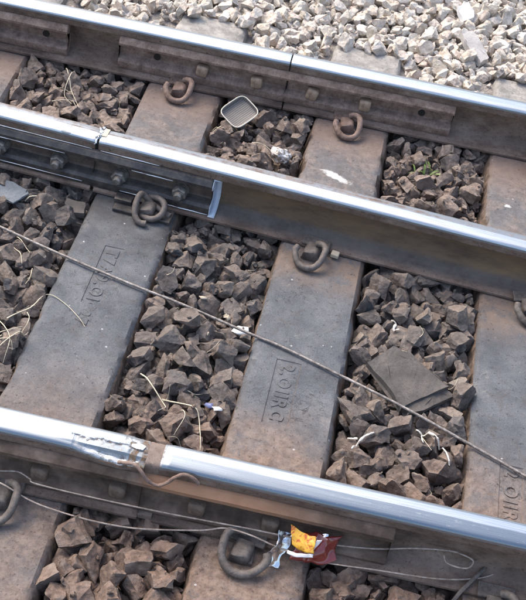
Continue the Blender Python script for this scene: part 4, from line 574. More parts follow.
61,53,-866,3437,-25,12,40,1,74,45,-1656,3557,-32,18,32,31,65,45,-888,3683,-15,16,-28,-4,64,56,-982,3545,-26,9,7,-45,69,70,-1554,3696,-12,-27,-34,18,
76,65,1004,3600,-15,-22,40,19,70,57,-819,3529,-25,9,-2,41,64,49,-818,3610,-23,-6,-23,43,68,66,951,3662,-18,-20,-8,19,76,59,970,3534,-17,-25,6,30,
74,54,-915,3665,-30,8,36,33,65,50,1050,3586,-14,-8,-46,-5,60,59,-899,3551,-7,-45,-7,3,65,56,927,3721,-26,-45,11,0,64,56,-788,3677,-24,-17,3,-42,
72,49,-737,3685,-36,39,-18,19,62,64,-1441,3458,-20,6,13,9,66,61,969,3632,-22,45,13,5,76,65,-1650,3451,-26,-4,-25,42,67,44,-1411,3528,-30,-2,-50,3,
71,46,-835,3487,-24,-30,27,-19,77,68,-1639,3561,-25,-1,-33,36,61,43,-1526,3697,-33,11,48,1,69,57,-748,3537,-4,-5,27,22,
66,73,-1542,3646,-27,-18,-2,-42,61,60,916,3518,-7,46,-7,10,62,64,-1453,3583,-23,17,33,32,73,62,-1493,3599,-16,-31,27,-26,71,62,954,3570,-25,-12,0,-45,
75,66,-971,3668,-18,30,-18,17,73,55,-147,3698,-25,10,-28,-38,64,54,-873,3536,-24,-15,-2,-24,72,69,976,3481,-33,46,1,15,68,58,-912,3478,-13,-6,-22,-40,
75,73,-867,3609,15,23,-26,-15,61,46,-229,3668,-26,32,-14,18,67,61,1008,3665,-20,44,9,-14,73,56,-847,3565,-14,-41,0,17,67,51,-957,3603,-26,-4,-12,-26,
63,46,-1485,3459,-26,50,-3,1,74,63,-761,3589,-7,-28,-14,-25,66,71,990,3706,-19,-45,-18,-9,72,56,1048,3503,-33,9,-41,-3,74,42,-1411,3710,-26,-47,12,-6,
67,71,-1586,3630,9,-6,11,-48,72,50,-828,3677,-17,-9,-30,-23,71,49,-1594,3532,-26,2,45,-20,69,51,-934,3704,-17,1,-39,-31,
63,43,-1479,3522,-24,-20,-26,-25,77,73,-798,3568,-33,25,11,-34,74,52,-1398,3710,-2,-9,-37,-25,61,44,-1622,3518,-31,-1,5,32,
70,43,-759,3650,-25,-17,-9,25,75,48,-771,3672,-6,-13,-7,46,68,54,-203,3686,-19,-3,15,47,72,49,-977,3593,-24,-14,20,-43,66,49,-316,3698,-23,-16,39,26,
75,71,1004,3692,13,-17,28,-18,65,66,-1629,3584,11,12,19,29,76,63,894,3648,-15,18,21,-37,75,62,-127,3701,7,1,37,-30,72,46,1059,3545,-34,21,-41,-7,
60,53,-1509,3441,-7,-36,31,-10,63,51,-1003,3563,-2,15,-16,39,75,59,-789,3550,-12,1,-16,45,74,62,1046,3646,-9,28,-21,-22,
77,61,-1432,3563,-26,-21,45,-2,71,55,-706,3594,-16,-35,-1,-35,77,65,938,3473,-34,22,21,-28,65,47,916,3694,-1,11,14,46,68,60,968,3427,-15,18,33,28,
66,46,-1454,3534,-23,30,-17,35,65,49,-951,3521,-21,-48,1,-8,61,50,-283,3676,-33,0,20,13,73,49,-970,3633,-14,-4,37,29,71,66,-1016,3478,-10,33,-3,-37,
62,43,899,3588,-24,-2,-9,-30,74,62,1010,3529,4,-25,7,16,77,49,1026,3467,-37,-4,44,-18,63,49,-948,3562,-16,-35,6,29,60,63,-1497,3495,-23,0,43,-18,
70,60,-1570,3445,-15,-23,14,-26,66,42,892,3475,-29,-12,5,15,65,56,-794,3630,1,-15,-3,-23,65,72,-312,3656,-1,-22,-20,40,70,46,-980,3507,-6,-2,-11,39,
69,57,-917,3636,1,-8,16,-6,62,70,1069,3534,0,11,7,1,66,68,-1453,3580,6,-2,11,-47,60,70,-987,3682,5,-6,14,48,69,54,1008,3439,-15,-8,-9,-17,
62,52,-899,3718,-30,-30,-37,-12,64,60,-1520,3534,-19,23,-37,-18,4,62,-926,2246,-72,-11,1,21,0,80,-841,2118,-74,50,3,-2,2,74,-772,2014,-70,-22,-26,35,
7,80,-968,2501,-70,-3,-50,2,4,75,-1013,2404,-71,0,11,-14,1,80,-980,2132,-61,4,-25,41,6,80,-795,1529,-77,-7,4,-25,17,68,-970,2067,-77,23,7,-31,
15,68,-711,2746,-67,8,-35,-13,16,59,-771,1415,-71,-17,15,-40,8,68,-841,2198,-70,-42,-15,8,2,80,-814,1973,-72,28,-37,9,17,55,-918,1975,-78,-6,17,38,
16,76,-1022,2352,-67,-7,36,-33,16,80,-801,1396,-70,-23,11,-22,12,67,-987,2327,-67,16,-2,28,10,80,-898,2162,-64,1,-4,20,12,79,-842,2334,-61,-4,9,-43,
0,69,-938,2173,-44,-12,2,-42,10,80,-892,2050,-65,-1,-5,47,11,80,-1026,2635,-72,42,25,-3,1,63,-945,2092,-76,6,1,-40,10,57,-754,1902,-77,-13,40,23,
7,70,-836,1840,-73,-48,-13,0,11,55,-818,2018,-71,-18,20,-25,10,80,-786,1861,-66,40,-26,8,5,76,-734,1374,-68,-5,-1,-44,2,66,-1048,2503,-74,7,-22,41,
4,72,-958,2185,-73,24,-10,40,2,66,-775,1340,-66,38,-5,-19,10,80,-1002,2578,-60,-28,-35,15,11,50,-755,1572,-76,-5,-12,-5,9,80,-896,1820,-65,7,43,1,
9,70,-1045,2726,-59,31,-10,36,7,72,-892,2629,-57,35,7,35,8,59,-1034,2311,-74,0,50,-5,5,63,-840,2077,-68,-37,-32,6,11,76,-936,2223,-56,-15,32,20,
6,80,-960,2001,-64,8,47,-12,9,63,-852,2001,-65,-5,-10,-46,14,53,-1003,2672,-52,-1,-48,5,16,80,-911,2337,-56,-25,-12,-28,17,58,-882,2320,-72,39,-28,-3,
11,80,-1032,2225,-69,-10,10,-28,10,68,-912,2124,-33,-5,15,0,8,70,-967,2378,-64,-16,-46,8,16,79,-967,1910,-66,-30,18,-19,7,63,-754,1833,-71,4,37,32,
8,74,-996,2258,-53,22,35,6,15,58,-963,3014,-68,-5,8,-31,12,59,-976,2225,-82,18,-43,-6,4,77,-1043,2511,-39,36,32,-12,11,66,-857,1842,-47,2,-20,40,
5,51,-958,2425,-74,-7,-1,-14,14,57,-1002,2161,-75,-47,1,-1,13,61,-960,2299,-77,30,39,-4,4,67,-803,2134,-64,14,-2,22,16,53,-733,1534,-79,-6,9,-8,
13,53,-957,2053,-70,-31,-12,6,16,59,-911,2090,-72,-20,28,-30,4,66,-880,2217,-64,13,26,22,5,66,-886,2086,-47,-47,3,10,12,61,-936,2122,-64,18,22,29,
4,80,-907,2296,-67,15,-8,32,9,52,-736,2445,-70,9,-2,24,0,75,-836,2010,-33,-4,12,27,8,80,-992,2161,-33,-20,-43,-15,6,74,-1039,3254,-80,-3,-10,38,
11,75,-698,1530,-71,-4,8,-15,6,80,-719,1932,-59,18,-12,-36,15,80,-787,1451,-46,40,1,-29,11,62,-684,1410,-74,5,5,-49,4,68,-946,2091,-44,-14,-37,-28,
6,70,-939,1950,-70,-35,32,2,11,76,-1024,2464,-61,9,18,16,4,68,-800,1800,-65,-16,25,-30,16,80,-781,1931,-58,4,10,-48,0,80,-926,2018,-54,-18,-45,9,
6,69,-743,1867,-59,-25,37,-22,15,68,-743,1457,-67,9,-35,-13,7,62,-700,1891,-70,42,2,9,7,77,-1000,3311,-63,36,-2,-21,11,61,-938,1828,-63,18,-30,-29,
9,56,-792,2017,-33,-24,-6,-43,7,79,-935,2263,-37,0,31,23,12,80,-787,1554,-33,-22,-27,31,15,65,-1040,2689,-57,-3,-17,34,11,80,-722,1740,-54,13,-37,-25,
15,70,-799,2627,-62,-25,30,6,11,54,-871,1795,-33,2,30,-10,3,70,-933,1773,-54,-34,35,0,1,70,-956,1863,-56,20,-10,-25,17,80,-927,1902,-61,-16,-30,30,
3,58,-783,3064,-75,-5,26,-41,0,52,-874,2184,-50,20,-42,16,15,60,-689,1192,-73,20,42,15,10,80,-1032,2073,-67,-10,39,27,15,80,-842,2134,-34,11,-45,-2,
6,68,-980,2634,-49,-20,-42,12,4,69,-723,3206,-69,43,-20,-15,1,50,-997,2094,-74,0,-8,-11,11,76,-946,2354,-59,-22,21,-36,8,57,-779,2053,-70,-10,-28,-37,
2,66,-778,1392,-48,-20,8,-33,10,80,-976,1947,-41,-14,-36,31,7,76,-1044,2572,-64,-13,25,-32,17,68,-961,2250,-58,-35,-5,-25,
11,65,-1044,2397,-45,22,44,-6,8,80,-774,1823,-27,-25,36,23,4,70,-694,1469,-73,26,-3,42,16,66,-912,1761,-40,4,25,-37,10,63,-884,2255,-61,26,18,12,
16,65,-1003,2047,-69,-22,28,35,5,68,-992,2531,-30,-13,42,22,0,66,-877,1915,-68,3,6,-24,1,55,-957,2465,-67,-8,-37,30,10,71,-874,2026,-38,25,-1,-2,
3,58,-674,3024,-76,17,-3,-34,17,70,-997,2299,-74,19,8,-42,2,72,-737,1795,-70,-34,6,16,3,80,-1040,2618,-38,-19,1,-3,17,80,-877,1980,-42,8,2,19,
5,68,-912,1862,-28,10,18,-25,2,80,-997,2480,-26,-1,-5,11,0,80,-1001,1905,-60,7,24,-13,5,55,-1026,2554,-28,-13,39,-5,10,50,-1039,2276,-69,-37,-17,-19,
4,68,-944,1925,-41,-9,20,43,8,71,-961,2113,-29,-25,-29,7,1,54,-945,3284,-55,8,-37,15,1,65,-867,2288,-49,41,-15,-7,8,80,-901,1965,-23,4,-4,32,
2,66,-685,3312,-66,-38,-13,-25,14,52,-983,2289,-40,22,-2,-3,8,80,-727,1265,-39,-24,7,-38,5,61,-858,3321,-22,21,32,-30,1,80,-676,1568,-47,38,1,32,
1,65,-888,1894,-47,13,-12,-6,16,62,-960,2055,-39,-20,42,10,16,76,-1006,2405,-28,-8,-20,-43,10,62,-677,1364,-61,-9,32,-20,
15,66,-819,1949,-34,38,-31,-5,1,65,-870,1837,-31,-39,-28,-13,6,65,-856,2214,-25,-36,26,-15,6,67,-862,3010,-53,4,16,-46,13,67,-1026,2235,-42,8,-48,-5,
9,60,-1037,2432,-33,-43,-23,4,12,63,-923,2341,-33,-10,-47,-5,0,68,-826,2674,-54,25,-29,0,15,69,-926,1806,-18,16,44,12,17,57,-805,1892,-66,39,14,-27,
15,80,-821,2067,-22,20,-45,0,13,68,-936,2443,-48,2,23,-30,7,80,-878,1855,-6,-28,37,-18,3,79,-843,1911,-44,40,-1,9,5,67,-1010,1954,-30,-21,-14,41,
3,65,-805,2962,-23,49,2,1,5,70,-708,1423,-52,13,8,-45,7,77,-1037,2195,-32,10,-48,10,8,72,-1060,2456,-64,40,13,26,16,70,-726,2988,-45,-4,5,45,
8,65,-886,2008,-29,25,35,25,9,80,-694,1236,-47,-22,0,44,8,59,-828,1816,-42,40,5,21,9,70,-760,1893,-32,-28,5,33,7,71,-873,2071,-13,-9,-6,-38,
16,68,-958,2310,-42,31,13,-25,0,64,-713,1968,-37,-32,-3,-22,10,73,-1035,2018,-58,29,-9,-25,10,80,-879,1709,-11,34,12,-31,0,73,-985,2438,-31,7,-45,19,
4,71,-795,1880,-19,19,9,-36,3,80,-814,1968,5,15,0,-32,5,77,-944,1892,-1,-40,-26,-15,7,70,-751,1316,-57,34,-14,32,2,79,-820,1476,-50,-24,-19,39,
7,71,-951,2394,-28,-20,-15,40,2,57,-916,2289,-27,0,-11,48,3,62,-700,1381,-46,-39,-22,14,14,80,-885,2245,-10,25,35,-24,17,60,-921,2365,-65,2,32,-37,
6,62,-820,2019,-1,30,13,-10,12,75,-989,2704,-35,-8,-26,-38,7,80,-973,2215,-34,8,1,-48,10,52,-757,1417,-52,-45,8,-6,4,66,-958,2973,-38,0,-5,43,
7,51,-877,2100,-3,17,0,7,5,62,-844,1877,-53,4,35,33,5,66,-845,1919,-13,23,38,-15,11,78,-1019,2528,1,9,-2,-35,3,52,-684,1282,-77,-3,16,44,
8,59,-920,2086,-17,42,-3,19,17,80,-869,2028,-2,1,38,5,7,76,-994,2076,-21,2,-36,-34,8,72,-1009,2366,-29,-15,-46,11,5,80,-823,1823,-2,-48,-9,6,
12,73,-926,2423,-29,10,-19,-18,3,75,-695,1203,-24,-2,8,-9,5,54,-910,3354,-19,26,-13,-32,2,57,-1028,2323,-50,12,-10,32,10,61,-948,1968,-18,30,-7,-31,
10,70,-758,1506,-59,23,-5,43,7,69,-878,1796,6,-42,25,1,6,80,-983,1840,-36,-7,-8,49,16,77,-1037,2100,-53,-9,19,45,14,66,-731,1838,-27,-18,-31,29,
11,66,-848,1758,-11,44,20,11,7,69,-727,1492,-52,-4,19,45,13,75,-863,2158,-8,-11,35,33,9,80,-701,1510,-33,3,44,-22,10,51,-719,1317,-70,8,33,2,
2,80,-943,2457,3,21,33,26,1,53,-787,1967,-42,12,-8,-44,6,59,-994,2032,-60,12,-37,29,14,80,-901,1932,6,19,30,32,8,59,-900,1994,4,-14,-26,-40,
9,63,-737,2925,-7,-1,3,-31,8,57,-759,1758,-43,0,-3,29,9,80,-811,1722,8,45,-19,-4,7,80,-999,2591,-3,-47,8,13,1,70,-948,2021,-21,-17,28,22,
10,80,-890,2180,-28,28,-40,9,3,57,-1026,2137,-54,-13,28,23,5,51,-1046,2492,-9,22,-18,25,14,61,-1047,2448,-10,17,-35,-13,17,69,-723,1341,-54,-5,26,-21,
1,80,-696,1310,-59,-16,15,-11,15,80,-1041,2284,-33,-10,6,-41,0,75,-809,1508,-27,16,12,45,15,80,-1027,2121,-8,-46,-14,1,11,62,-779,1769,-17,12,-13,45,
3,66,-740,1446,-32,-8,0,-43,33,80,-273,1247,-61,10,10,39,22,62,-388,1372,-74,4,-29,32,33,80,-332,1259,-71,-13,15,-37,24,80,-196,1282,-74,49,5,-2,
32,71,-263,1179,-60,35,16,-29,25,56,-350,1316,-73,-5,-3,-29,22,80,-114,3285,-71,-20,-11,-9,20,55,-298,1167,-78,-12,48,8,21,80,-191,3330,-76,19,45,0,
27,80,-216,1207,-65,-12,-43,22,36,80,-143,1170,-70,-11,23,-40,28,72,-329,1198,-80,9,-12,-4,24,80,-277,1125,-70,-7,-48,-12,
26,76,-135,1259,-67,-36,-34,-4,36,80,-391,1439,-58,-32,32,1,27,50,-236,1314,-74,-3,49,2,27,80,-271,2977,-58,41,-16,15,26,80,-377,1064,-62,40,-27,9,
27,64,-373,1533,-72,-1,-12,-17,23,59,-326,1100,-67,-17,-27,-22,30,80,-253,2034,-56,0,-15,44,24,76,-294,1214,-32,16,2,-3,
28,69,-188,1157,-70,-36,-28,12,34,65,-341,1135,-57,39,-9,-29,36,80,-250,1102,-67,-3,-42,-25,26,52,-206,1932,-69,33,28,-16,
30,80,-199,3414,-72,48,-1,11,33,77,-227,1144,-41,1,-17,40,30,80,-268,1381,-73,40,29,3,23,61,-380,1487,-69,-11,-48,5,36,70,-176,2983,-53,14,-45,-5,
23,66,-142,1130,-64,-36,28,15,36,69,-238,1813,-67,-27,35,21,20,52,-286,2368,-64,-38,5,-20,21,68,-103,3215,-73,-2,0,50,33,59,-228,2633,-77,-11,48,2,
24,56,-277,1757,-51,-44,10,0,20,62,-182,1202,-47,-39,30,0,21,66,-222,1249,-60,-40,-11,-8,29,60,-324,1229,-45,-7,13,-45,37,80,-219,1088,-47,5,-6,-49,
36,80,-309,1115,-38,42,0,-14,34,60,-346,1767,-61,10,-32,-23,24,69,-134,3255,-55,-2,-18,25,26,63,-162,1214,-72,-18,-17,-23,
34,55,-286,3296,-64,-28,-22,-31,29,80,-377,1241,-57,7,-4,12,27,51,-97,2319,-56,-1,30,0,37,73,-182,1254,-47,20,2,26,35,77,-100,2947,-69,6,14,-12,
32,80,-379,1172,-80,17,-40,2,21,80,-237,1221,-33,26,38,0,29,69,-308,2942,-42,-43,22,-1,29,57,-140,2950,-53,0,48,-15,36,71,-265,2535,-78,36,32,5,
26,80,-351,2916,-29,-48,9,-10,36,59,-258,1263,-37,29,38,13,33,67,-270,1074,-60,16,14,-20,26,58,-324,1173,-51,29,40,6,29,80,-179,1130,-24,17,38,-28,
32,70,-174,1285,-59,-27,-37,-7,26,68,-315,2999,-66,46,2,5,29,62,-149,1086,-37,-14,19,-42,37,80,-350,1180,-52,4,3,-12,20,64,-176,1113,-60,15,-31,22,
35,80,-386,1125,-46,-39,27,12,35,54,-357,3302,-69,2,34,-30,28,78,-299,1168,-37,-19,0,-43,25,66,-113,1160,-53,-1,20,-14,28,80,-197,1196,-10,0,13,-34,
36,68,-134,1220,-52,-25,6,-33,32,54,-233,1126,-11,23,-18,-22,32,80,-246,1727,-35,-36,-19,-27,30,77,-133,1269,-35,5,0,-9,
21,61,-341,1055,-44,-10,-3,-48,28,80,-291,2898,-20,-32,-8,30,20,70,-152,1168,-30,-29,23,-9,32,67,-149,2651,-38,45,8,7,33,62,-369,2098,-68,44,0,-11,
22,80,-287,1096,-4,10,18,42,34,80,-388,1188,-18,-15,26,-15,31,52,-287,1269,-30,0,2,-38,37,61,-328,1082,-74,-28,-15,9,31,59,-175,2651,-38,-28,-38,13,
37,56,-291,1508,-31,26,-18,34,22,56,-310,1067,-42,15,-23,2,35,67,-260,1137,-28,35,20,26,23,52,-362,2999,-74,-10,5,-8,20,66,-124,1102,-68,-20,33,-5,
32,60,-408,1093,-54,32,-4,-26,20,73,-115,1222,-36,-29,-26,30,36,53,-398,1042,-48,42,-21,14,36,66,-231,1079,-28,48,-15,0,
32,68,-275,1180,-23,-5,-44,-11,22,80,-341,1197,-16,-23,-19,36,33,78,-370,2902,-17,-15,-33,23,55,50,461,1542,-77,-8,25,-22,
49,80,204,1283,-58,2,-12,-20,51,76,355,1401,-78,-19,46,2,47,71,330,2471,-65,30,2,11,50,66,400,2636,-63,7,-29,-21,49,78,315,1424,-60,1,-13,-17,
51,80,475,3213,-76,49,-5,-3,40,57,417,1489,-78,2,49,7,50,63,471,1362,-72,-20,36,25,54,64,365,1811,-59,16,32,-28,50,66,315,2962,-80,-25,-42,-2,
41,63,317,1323,-71,23,35,-6,48,80,206,1342,-51,38,-24,-12,57,51,210,1258,-78,13,-2,-1,40,80,467,1444,-70,11,1,-34,46,80,419,1387,-67,27,40,-13,
55,80,291,1238,-51,-39,10,5,51,80,500,2430,-68,-18,43,-15,49,80,398,1305,-63,15,31,-4,49,64,282,1299,-60,5,-48,-5,46,80,255,1438,-77,-4,7,-41,
40,75,239,2926,-57,16,28,-23,41,66,285,2962,-74,-43,21,13,49,65,199,1380,-66,20,-35,22,45,80,224,1238,-35,-16,44,-5,40,69,249,1377,-64,-27,2,-36,
43,80,480,1329,-49,-12,33,-16,40,67,344,1286,-63,-45,-17,-10,56,54,524,2924,-70,-7,-7,-37,50,57,425,1342,-77,42,2,-18,48,65,315,2125,-68,-35,-18,13,
57,56,285,1262,-36,-16,26,-24,49,59,397,2927,-50,-45,-10,3,45,66,517,2473,-53,-28,2,-32,47,57,308,1379,-39,-10,-1,38,56,51,534,3382,-79,-8,5,2,
52,67,288,1366,-66,2,13,25,42,80,190,1212,-62,-13,20,34,50,80,352,1267,-23,4,22,-33,48,65,315,2075,-39,22,-22,9,46,57,303,1275,-53,11,-24,32,
40,60,449,1767,-58,11,-39,26,46,51,387,2342,-49,35,35,-5,50,80,461,1272,-14,2,-15,-38,48,60,376,2254,-50,1,-22,1,41,69,494,2308,-62,-37,-1,-7,
57,80,337,2607,-62,4,-27,-38,50,55,496,1430,-62,-40,19,-1,54,56,376,1435,-54,16,18,43,47,80,249,1336,-32,26,-19,37,42,72,497,1740,-45,3,15,-44,
45,60,359,1345,-72,14,-13,-20,51,77,250,1416,-39,-5,7,18,56,60,220,2704,-75,-35,33,10,41,72,176,1254,-30,18,36,27,41,67,359,1336,-52,1,49,9,
43,50,473,1395,-75,8,4,4,43,80,486,2893,-56,14,5,-46,50,66,368,1373,-33,-17,-4,-18,48,74,439,1304,-61,-43,-4,-7,51,72,327,1397,-28,-12,-42,16,
54,59,195,1286,-25,43,3,13,42,69,424,1434,-60,-12,11,0,53,76,444,1734,-38,8,28,32,45,70,278,1474,-48,19,-13,-2,47,52,262,1992,-49,-16,-12,-45,
44,72,433,1352,-37,28,-40,8,42,55,434,3146,-49,-21,12,37,56,74,337,1298,-22,-22,-23,-28,45,74,452,1400,-39,-42,-14,-7,42,51,182,1321,-24,-40,15,-22,
40,53,422,1306,-45,-8,-34,32,46,61,370,1398,-44,-10,11,40,52,65,293,1320,-37,-39,-20,-24,40,80,338,1347,-15,3,-12,40,49,80,307,1335,6,49,5,-5,
47,66,188,1350,-9,6,-18,-12,41,62,382,1254,-16,-41,-27,-2,52,60,454,1310,-18,4,-33,15,41,80,242,2881,-41,2,-28,-41,40,80,247,1291,-27,6,-37,31,
41,68,474,1414,-48,21,7,-39,41,69,449,1706,-3,25,0,-19,56,69,317,1244,-18,-8,18,-12,55,69,208,1403,-34,20,-20,3,41,76,413,1442,-41,-1,12,-2,
48,60,477,1374,-37,-14,-37,-24,57,65,418,1281,-34,27,11,-39,40,70,351,1219,-11,45,18,-3,56,50,280,1394,-45,-27,-15,33,53,77,427,1241,0,-3,-17,36,
57,65,255,1379,-26,-19,-26,37,45,70,392,1338,-13,9,-42,-23,55,56,390,1386,-10,-32,5,30,44,80,391,1196,-6,14,-17,20,68,67,-1122,4104,-16,30,-9,28,
62,68,-724,4215,-19,-23,21,-39,77,68,-1671,4088,-17,48,11,-4,68,58,196,4539,-11,33,30,11,74,50,-657,4566,-22,-44,-15,5,61,64,-863,4417,-13,30,-38,8,
60,42,375,4765,-25,-2,-1,-4,66,70,-823,4063,-13,15,45,16,75,47,-1586,4043,-23,-6,23,-17,70,43,1033,4384,-15,-13,28,-22,61,57,-1453,3986,-15,-15,4,-25,
75,67,211,4648,-16,-3,15,12,72,71,-1034,3741,-3,-19,35,-25,72,70,-79,4743,-28,44,-12,14,62,45,129,4746,-23,15,-32,30,62,61,1061,4467,-14,-18,17,32,
71,69,-1173,3920,-25,-7,49,1,65,41,-785,4355,-23,0,-5,0,67,54,-829,3992,-17,39,8,-12,70,59,972,4630,-23,33,25,-4,74,53,-965,4440,-21,-28,-38,13,
62,67,682,4833,-21,35,-30,12,69,69,335,4745,-6,-40,-7,-29,70,58,-128,4262,-26,40,-27,12,74,54,-1680,3949,-22,30,22,16,72,61,-1250,3818,-14,10,-13,-6,
67,43,-1345,3801,9,-43,0,14,61,70,184,4438,-22,15,-6,-45,64,70,430,4367,-22,44,23,-1,64,48,-813,4324,-18,-8,-40,26,72,52,-1198,4337,-14,42,25,-10,
61,61,-146,4880,-26,-15,12,45,71,67,-826,4188,-19,1,48,-11,76,69,-836,4571,-19,43,18,9,68,63,908,4306,-20,16,-47,-3,65,63,-929,4414,-11,15,2,40,
68,64,280,4703,-28,14,5,44,77,57,-758,4258,-23,15,2,-22,71,48,-1010,4393,-14,41,-12,23,63,72,-1130,4147,-5,-15,40,11,73,48,-720,4425,-21,5,30,38,
61,47,104,4455,-20,22,-28,4,71,71,789,4507,-7,8,45,19,68,48,-306,4079,-24,49,-5,0,73,43,-667,4436,-20,0,3,49,73,67,-1630,3979,-16,9,-28,-39,
62,74,-1670,3764,-18,47,-10,12,70,63,171,4315,-10,21,-25,-5,62,60,-1708,3800,12,-31,-19,30,74,72,-1228,3929,-11,-10,-1,-29,
73,63,-1495,4024,-20,-17,-10,20,74,65,526,4740,-17,-36,-28,9,63,67,-700,4121,-16,0,50,3,71,70,14,4454,-11,5,12,28,63,57,1103,4695,-20,-6,-23,42,
66,46,-674,4029,-24,-2,0,48,64,73,1020,4548,-17,-10,3,40,60,56,325,4390,-23,0,2,49,70,68,765,4403,-26,-12,-47,0,70,62,335,4442,-25,-10,-47,7,
61,70,-566,3994,-24,49,-6,-5,62,68,436,4657,-19,22,-25,37,72,62,-1318,3961,-12,-32,37,5,69,42,-216,4514,-22,12,-15,-45,66,45,-929,4179,-22,2,0,-27,
65,65,62,4559,-16,-5,-2,-18,62,67,-245,4054,-13,14,-2,-43,61,65,0,4631,-11,-9,-19,35,70,49,595,4626,-21,0,6,-49,71,49,-417,4194,-22,-5,5,10,
68,66,421,4800,-14,-12,0,20,65,46,106,4332,-21,12,15,43,61,70,431,4444,-23,49,-9,-5,65,73,1039,3753,-12,-5,12,-42,63,73,-402,4283,-8,23,-25,20,
76,64,-798,4471,-25,45,18,-4,76,52,-737,4457,-25,-2,8,-6,66,48,-1424,4310,-22,-42,25,0,65,45,233,4218,-18,29,33,22,65,71,640,4444,-3,-32,-8,-37,
73,71,732,4729,-12,7,0,21,69,65,-1110,3927,-15,18,5,-11,64,71,113,4696,-21,44,22,-1,70,51,-900,4306,-23,42,-11,-20,76,52,379,4486,-14,4,26,-23,
66,63,-3,4214,-16,43,-20,15,62,65,927,4207,-18,21,-30,-23,72,55,102,4631,-18,1,15,-12,66,50,742,3955,-16,25,0,-15,69,49,774,3914,-21,-9,18,42,
76,60,917,3777,-25,3,12,-46,75,58,-733,3911,-20,12,22,-40,66,67,-586,3886,-14,47,2,1,65,63,-32,4279,-14,19,-6,-11,65,69,51,4187,-15,-5,0,-46,
68,50,82,4310,-23,22,45,3,64,56,167,4615,-13,-28,5,-2,74,45,-1173,3840,-12,-36,-2,-34,66,66,103,4765,-15,5,-3,-48,75,62,-223,4297,-13,-32,14,-22,
63,64,759,4067,-16,3,50,2,62,51,-858,3945,-20,31,-22,-11,77,48,-1599,3807,-29,-31,5,38,70,45,-1208,4120,-18,-12,-44,19,65,62,-77,4827,-17,-5,0,-47,
60,51,-502,4202,-25,49,10,-2,74,63,-1279,4311,-21,9,-35,-33,65,66,889,3888,-22,-45,-7,16,65,62,508,4467,-22,-43,15,8,62,63,-1079,4015,-22,46,4,18,
64,54,-1492,3909,-13,2,-36,-34,61,69,1093,4647,-18,-45,20,0,68,72,-635,3896,-4,-10,35,14,70,43,708,4286,-28,-40,-27,-6,75,49,-1179,4041,-18,1,7,-12,
65,58,-1253,4269,-24,-45,7,10,65,71,105,4384,-9,5,-35,-19,70,46,1063,4689,-28,-48,9,-9,76,49,-768,4392,-26,-12,0,27,70,58,79,4426,-19,3,-7,6,
73,57,1062,4333,-22,-1,49,-2,77,51,-1164,4111,-31,35,24,-27,69,50,-1400,4259,-16,-9,-16,43,75,56,838,4267,-22,-26,-3,33,
69,53,-1663,3838,-14,-12,-17,38,71,63,-876,3837,-20,-3,-13,48,66,50,-570,4455,-13,43,-3,6,62,42,-170,4515,-21,-32,-13,12,
60,64,1010,4866,-21,-42,-24,10,61,53,538,4574,-27,4,19,6,68,60,-789,3824,-9,9,43,22,72,64,-1648,4052,-9,-46,14,9,69,45,-648,4216,-24,-4,47,2,
73,59,927,4368,-17,16,-28,-36,68,67,-576,4299,-17,-47,0,2,68,65,-414,4365,-18,2,-10,23,75,59,238,4801,-21,-25,-10,39,65,72,-1347,4008,-15,-12,-45,18,
73,48,-613,4134,-21,30,-2,-7,70,49,959,3865,-28,37,-32,7,63,43,-744,4543,-20,38,31,-5,71,56,-603,4241,-13,-16,14,32,73,73,-1566,3941,-7,-10,6,-48,
71,71,904,4797,-19,-12,-6,30,63,48,52,4401,-19,29,-9,-13,77,66,839,4654,-28,-29,8,38,64,62,-436,4514,-19,-1,13,-5,74,50,-1631,4193,-11,-25,-23,-33,
67,70,-146,4405,-18,-46,-18,1,72,46,615,4802,-18,-15,4,-35,74,54,386,4414,-17,-27,-17,12,70,72,-339,4116,-20,-13,40,23,65,66,-969,4525,2,-27,15,29,
62,53,475,4399,-20,-34,-16,27,63,59,955,3751,-12,-43,14,19,62,65,-750,4099,-20,-15,-17,4,69,62,-1019,4002,-21,6,48,-10,61,67,932,4697,-10,-18,42,-17,
76,68,-1711,3984,-24,42,24,-4,68,65,-1065,3960,-19,-41,25,-2,68,54,-143,4476,-28,7,-13,-9,70,58,-481,4236,-27,17,-46,5,68,63,242,4285,-28,4,-15,-20,
77,48,-1691,3917,-29,1,32,-2,65,65,263,4637,-15,5,-47,16,75,72,-907,3797,-16,22,42,15,74,48,667,4529,-25,18,32,32,66,42,-888,4505,-22,-46,18,-7,
73,65,479,4733,-20,-12,15,-38,77,73,326,4338,-30,-22,35,-1,67,59,-1120,4292,-21,-50,-4,0,69,52,69,4827,-23,-47,6,16,75,62,-1088,4170,-12,-45,21,2,
71,57,-261,4123,-21,-8,-8,47,67,49,-951,4074,-21,5,-37,-32,62,59,413,4768,-21,5,-22,39,64,49,-888,3915,-23,18,-18,33,70,47,-974,4122,-16,32,-14,11,
62,49,-609,4272,-13,42,-14,19,72,67,999,4339,-14,-26,-6,-26,76,51,-1621,4085,-27,26,41,5,77,58,-1335,4109,-28,26,8,-37,64,71,371,4364,-21,38,-31,-5,
73,58,617,4581,-23,-49,-3,9,63,62,568,4475,-21,18,-1,-27,76,67,588,4827,-25,-15,47,10,74,69,1112,4335,-10,0,-1,-26,66,46,-1360,3927,-29,0,-10,45,
65,64,376,4615,-16,-4,-12,48,61,56,1028,4787,-21,3,-13,34,68,44,-501,4519,-22,-22,-20,-38,68,64,70,4276,-19,20,0,41,62,49,-785,3852,-19,2,5,41,
73,60,-379,4712,-21,-14,-13,28,66,70,-736,4649,-26,-2,-10,43,69,67,-140,4214,-21,-13,47,-2,63,41,-1614,3945,-22,-2,6,18,77,52,1002,3978,-24,13,2,16,
77,43,1010,3845,-23,30,-40,-2,74,58,-737,3857,-22,36,-7,-6,61,69,-641,4361,-23,49,-6,-5,73,52,-820,4109,-24,41,26,-10,76,73,603,4417,-8,-8,22,-7,
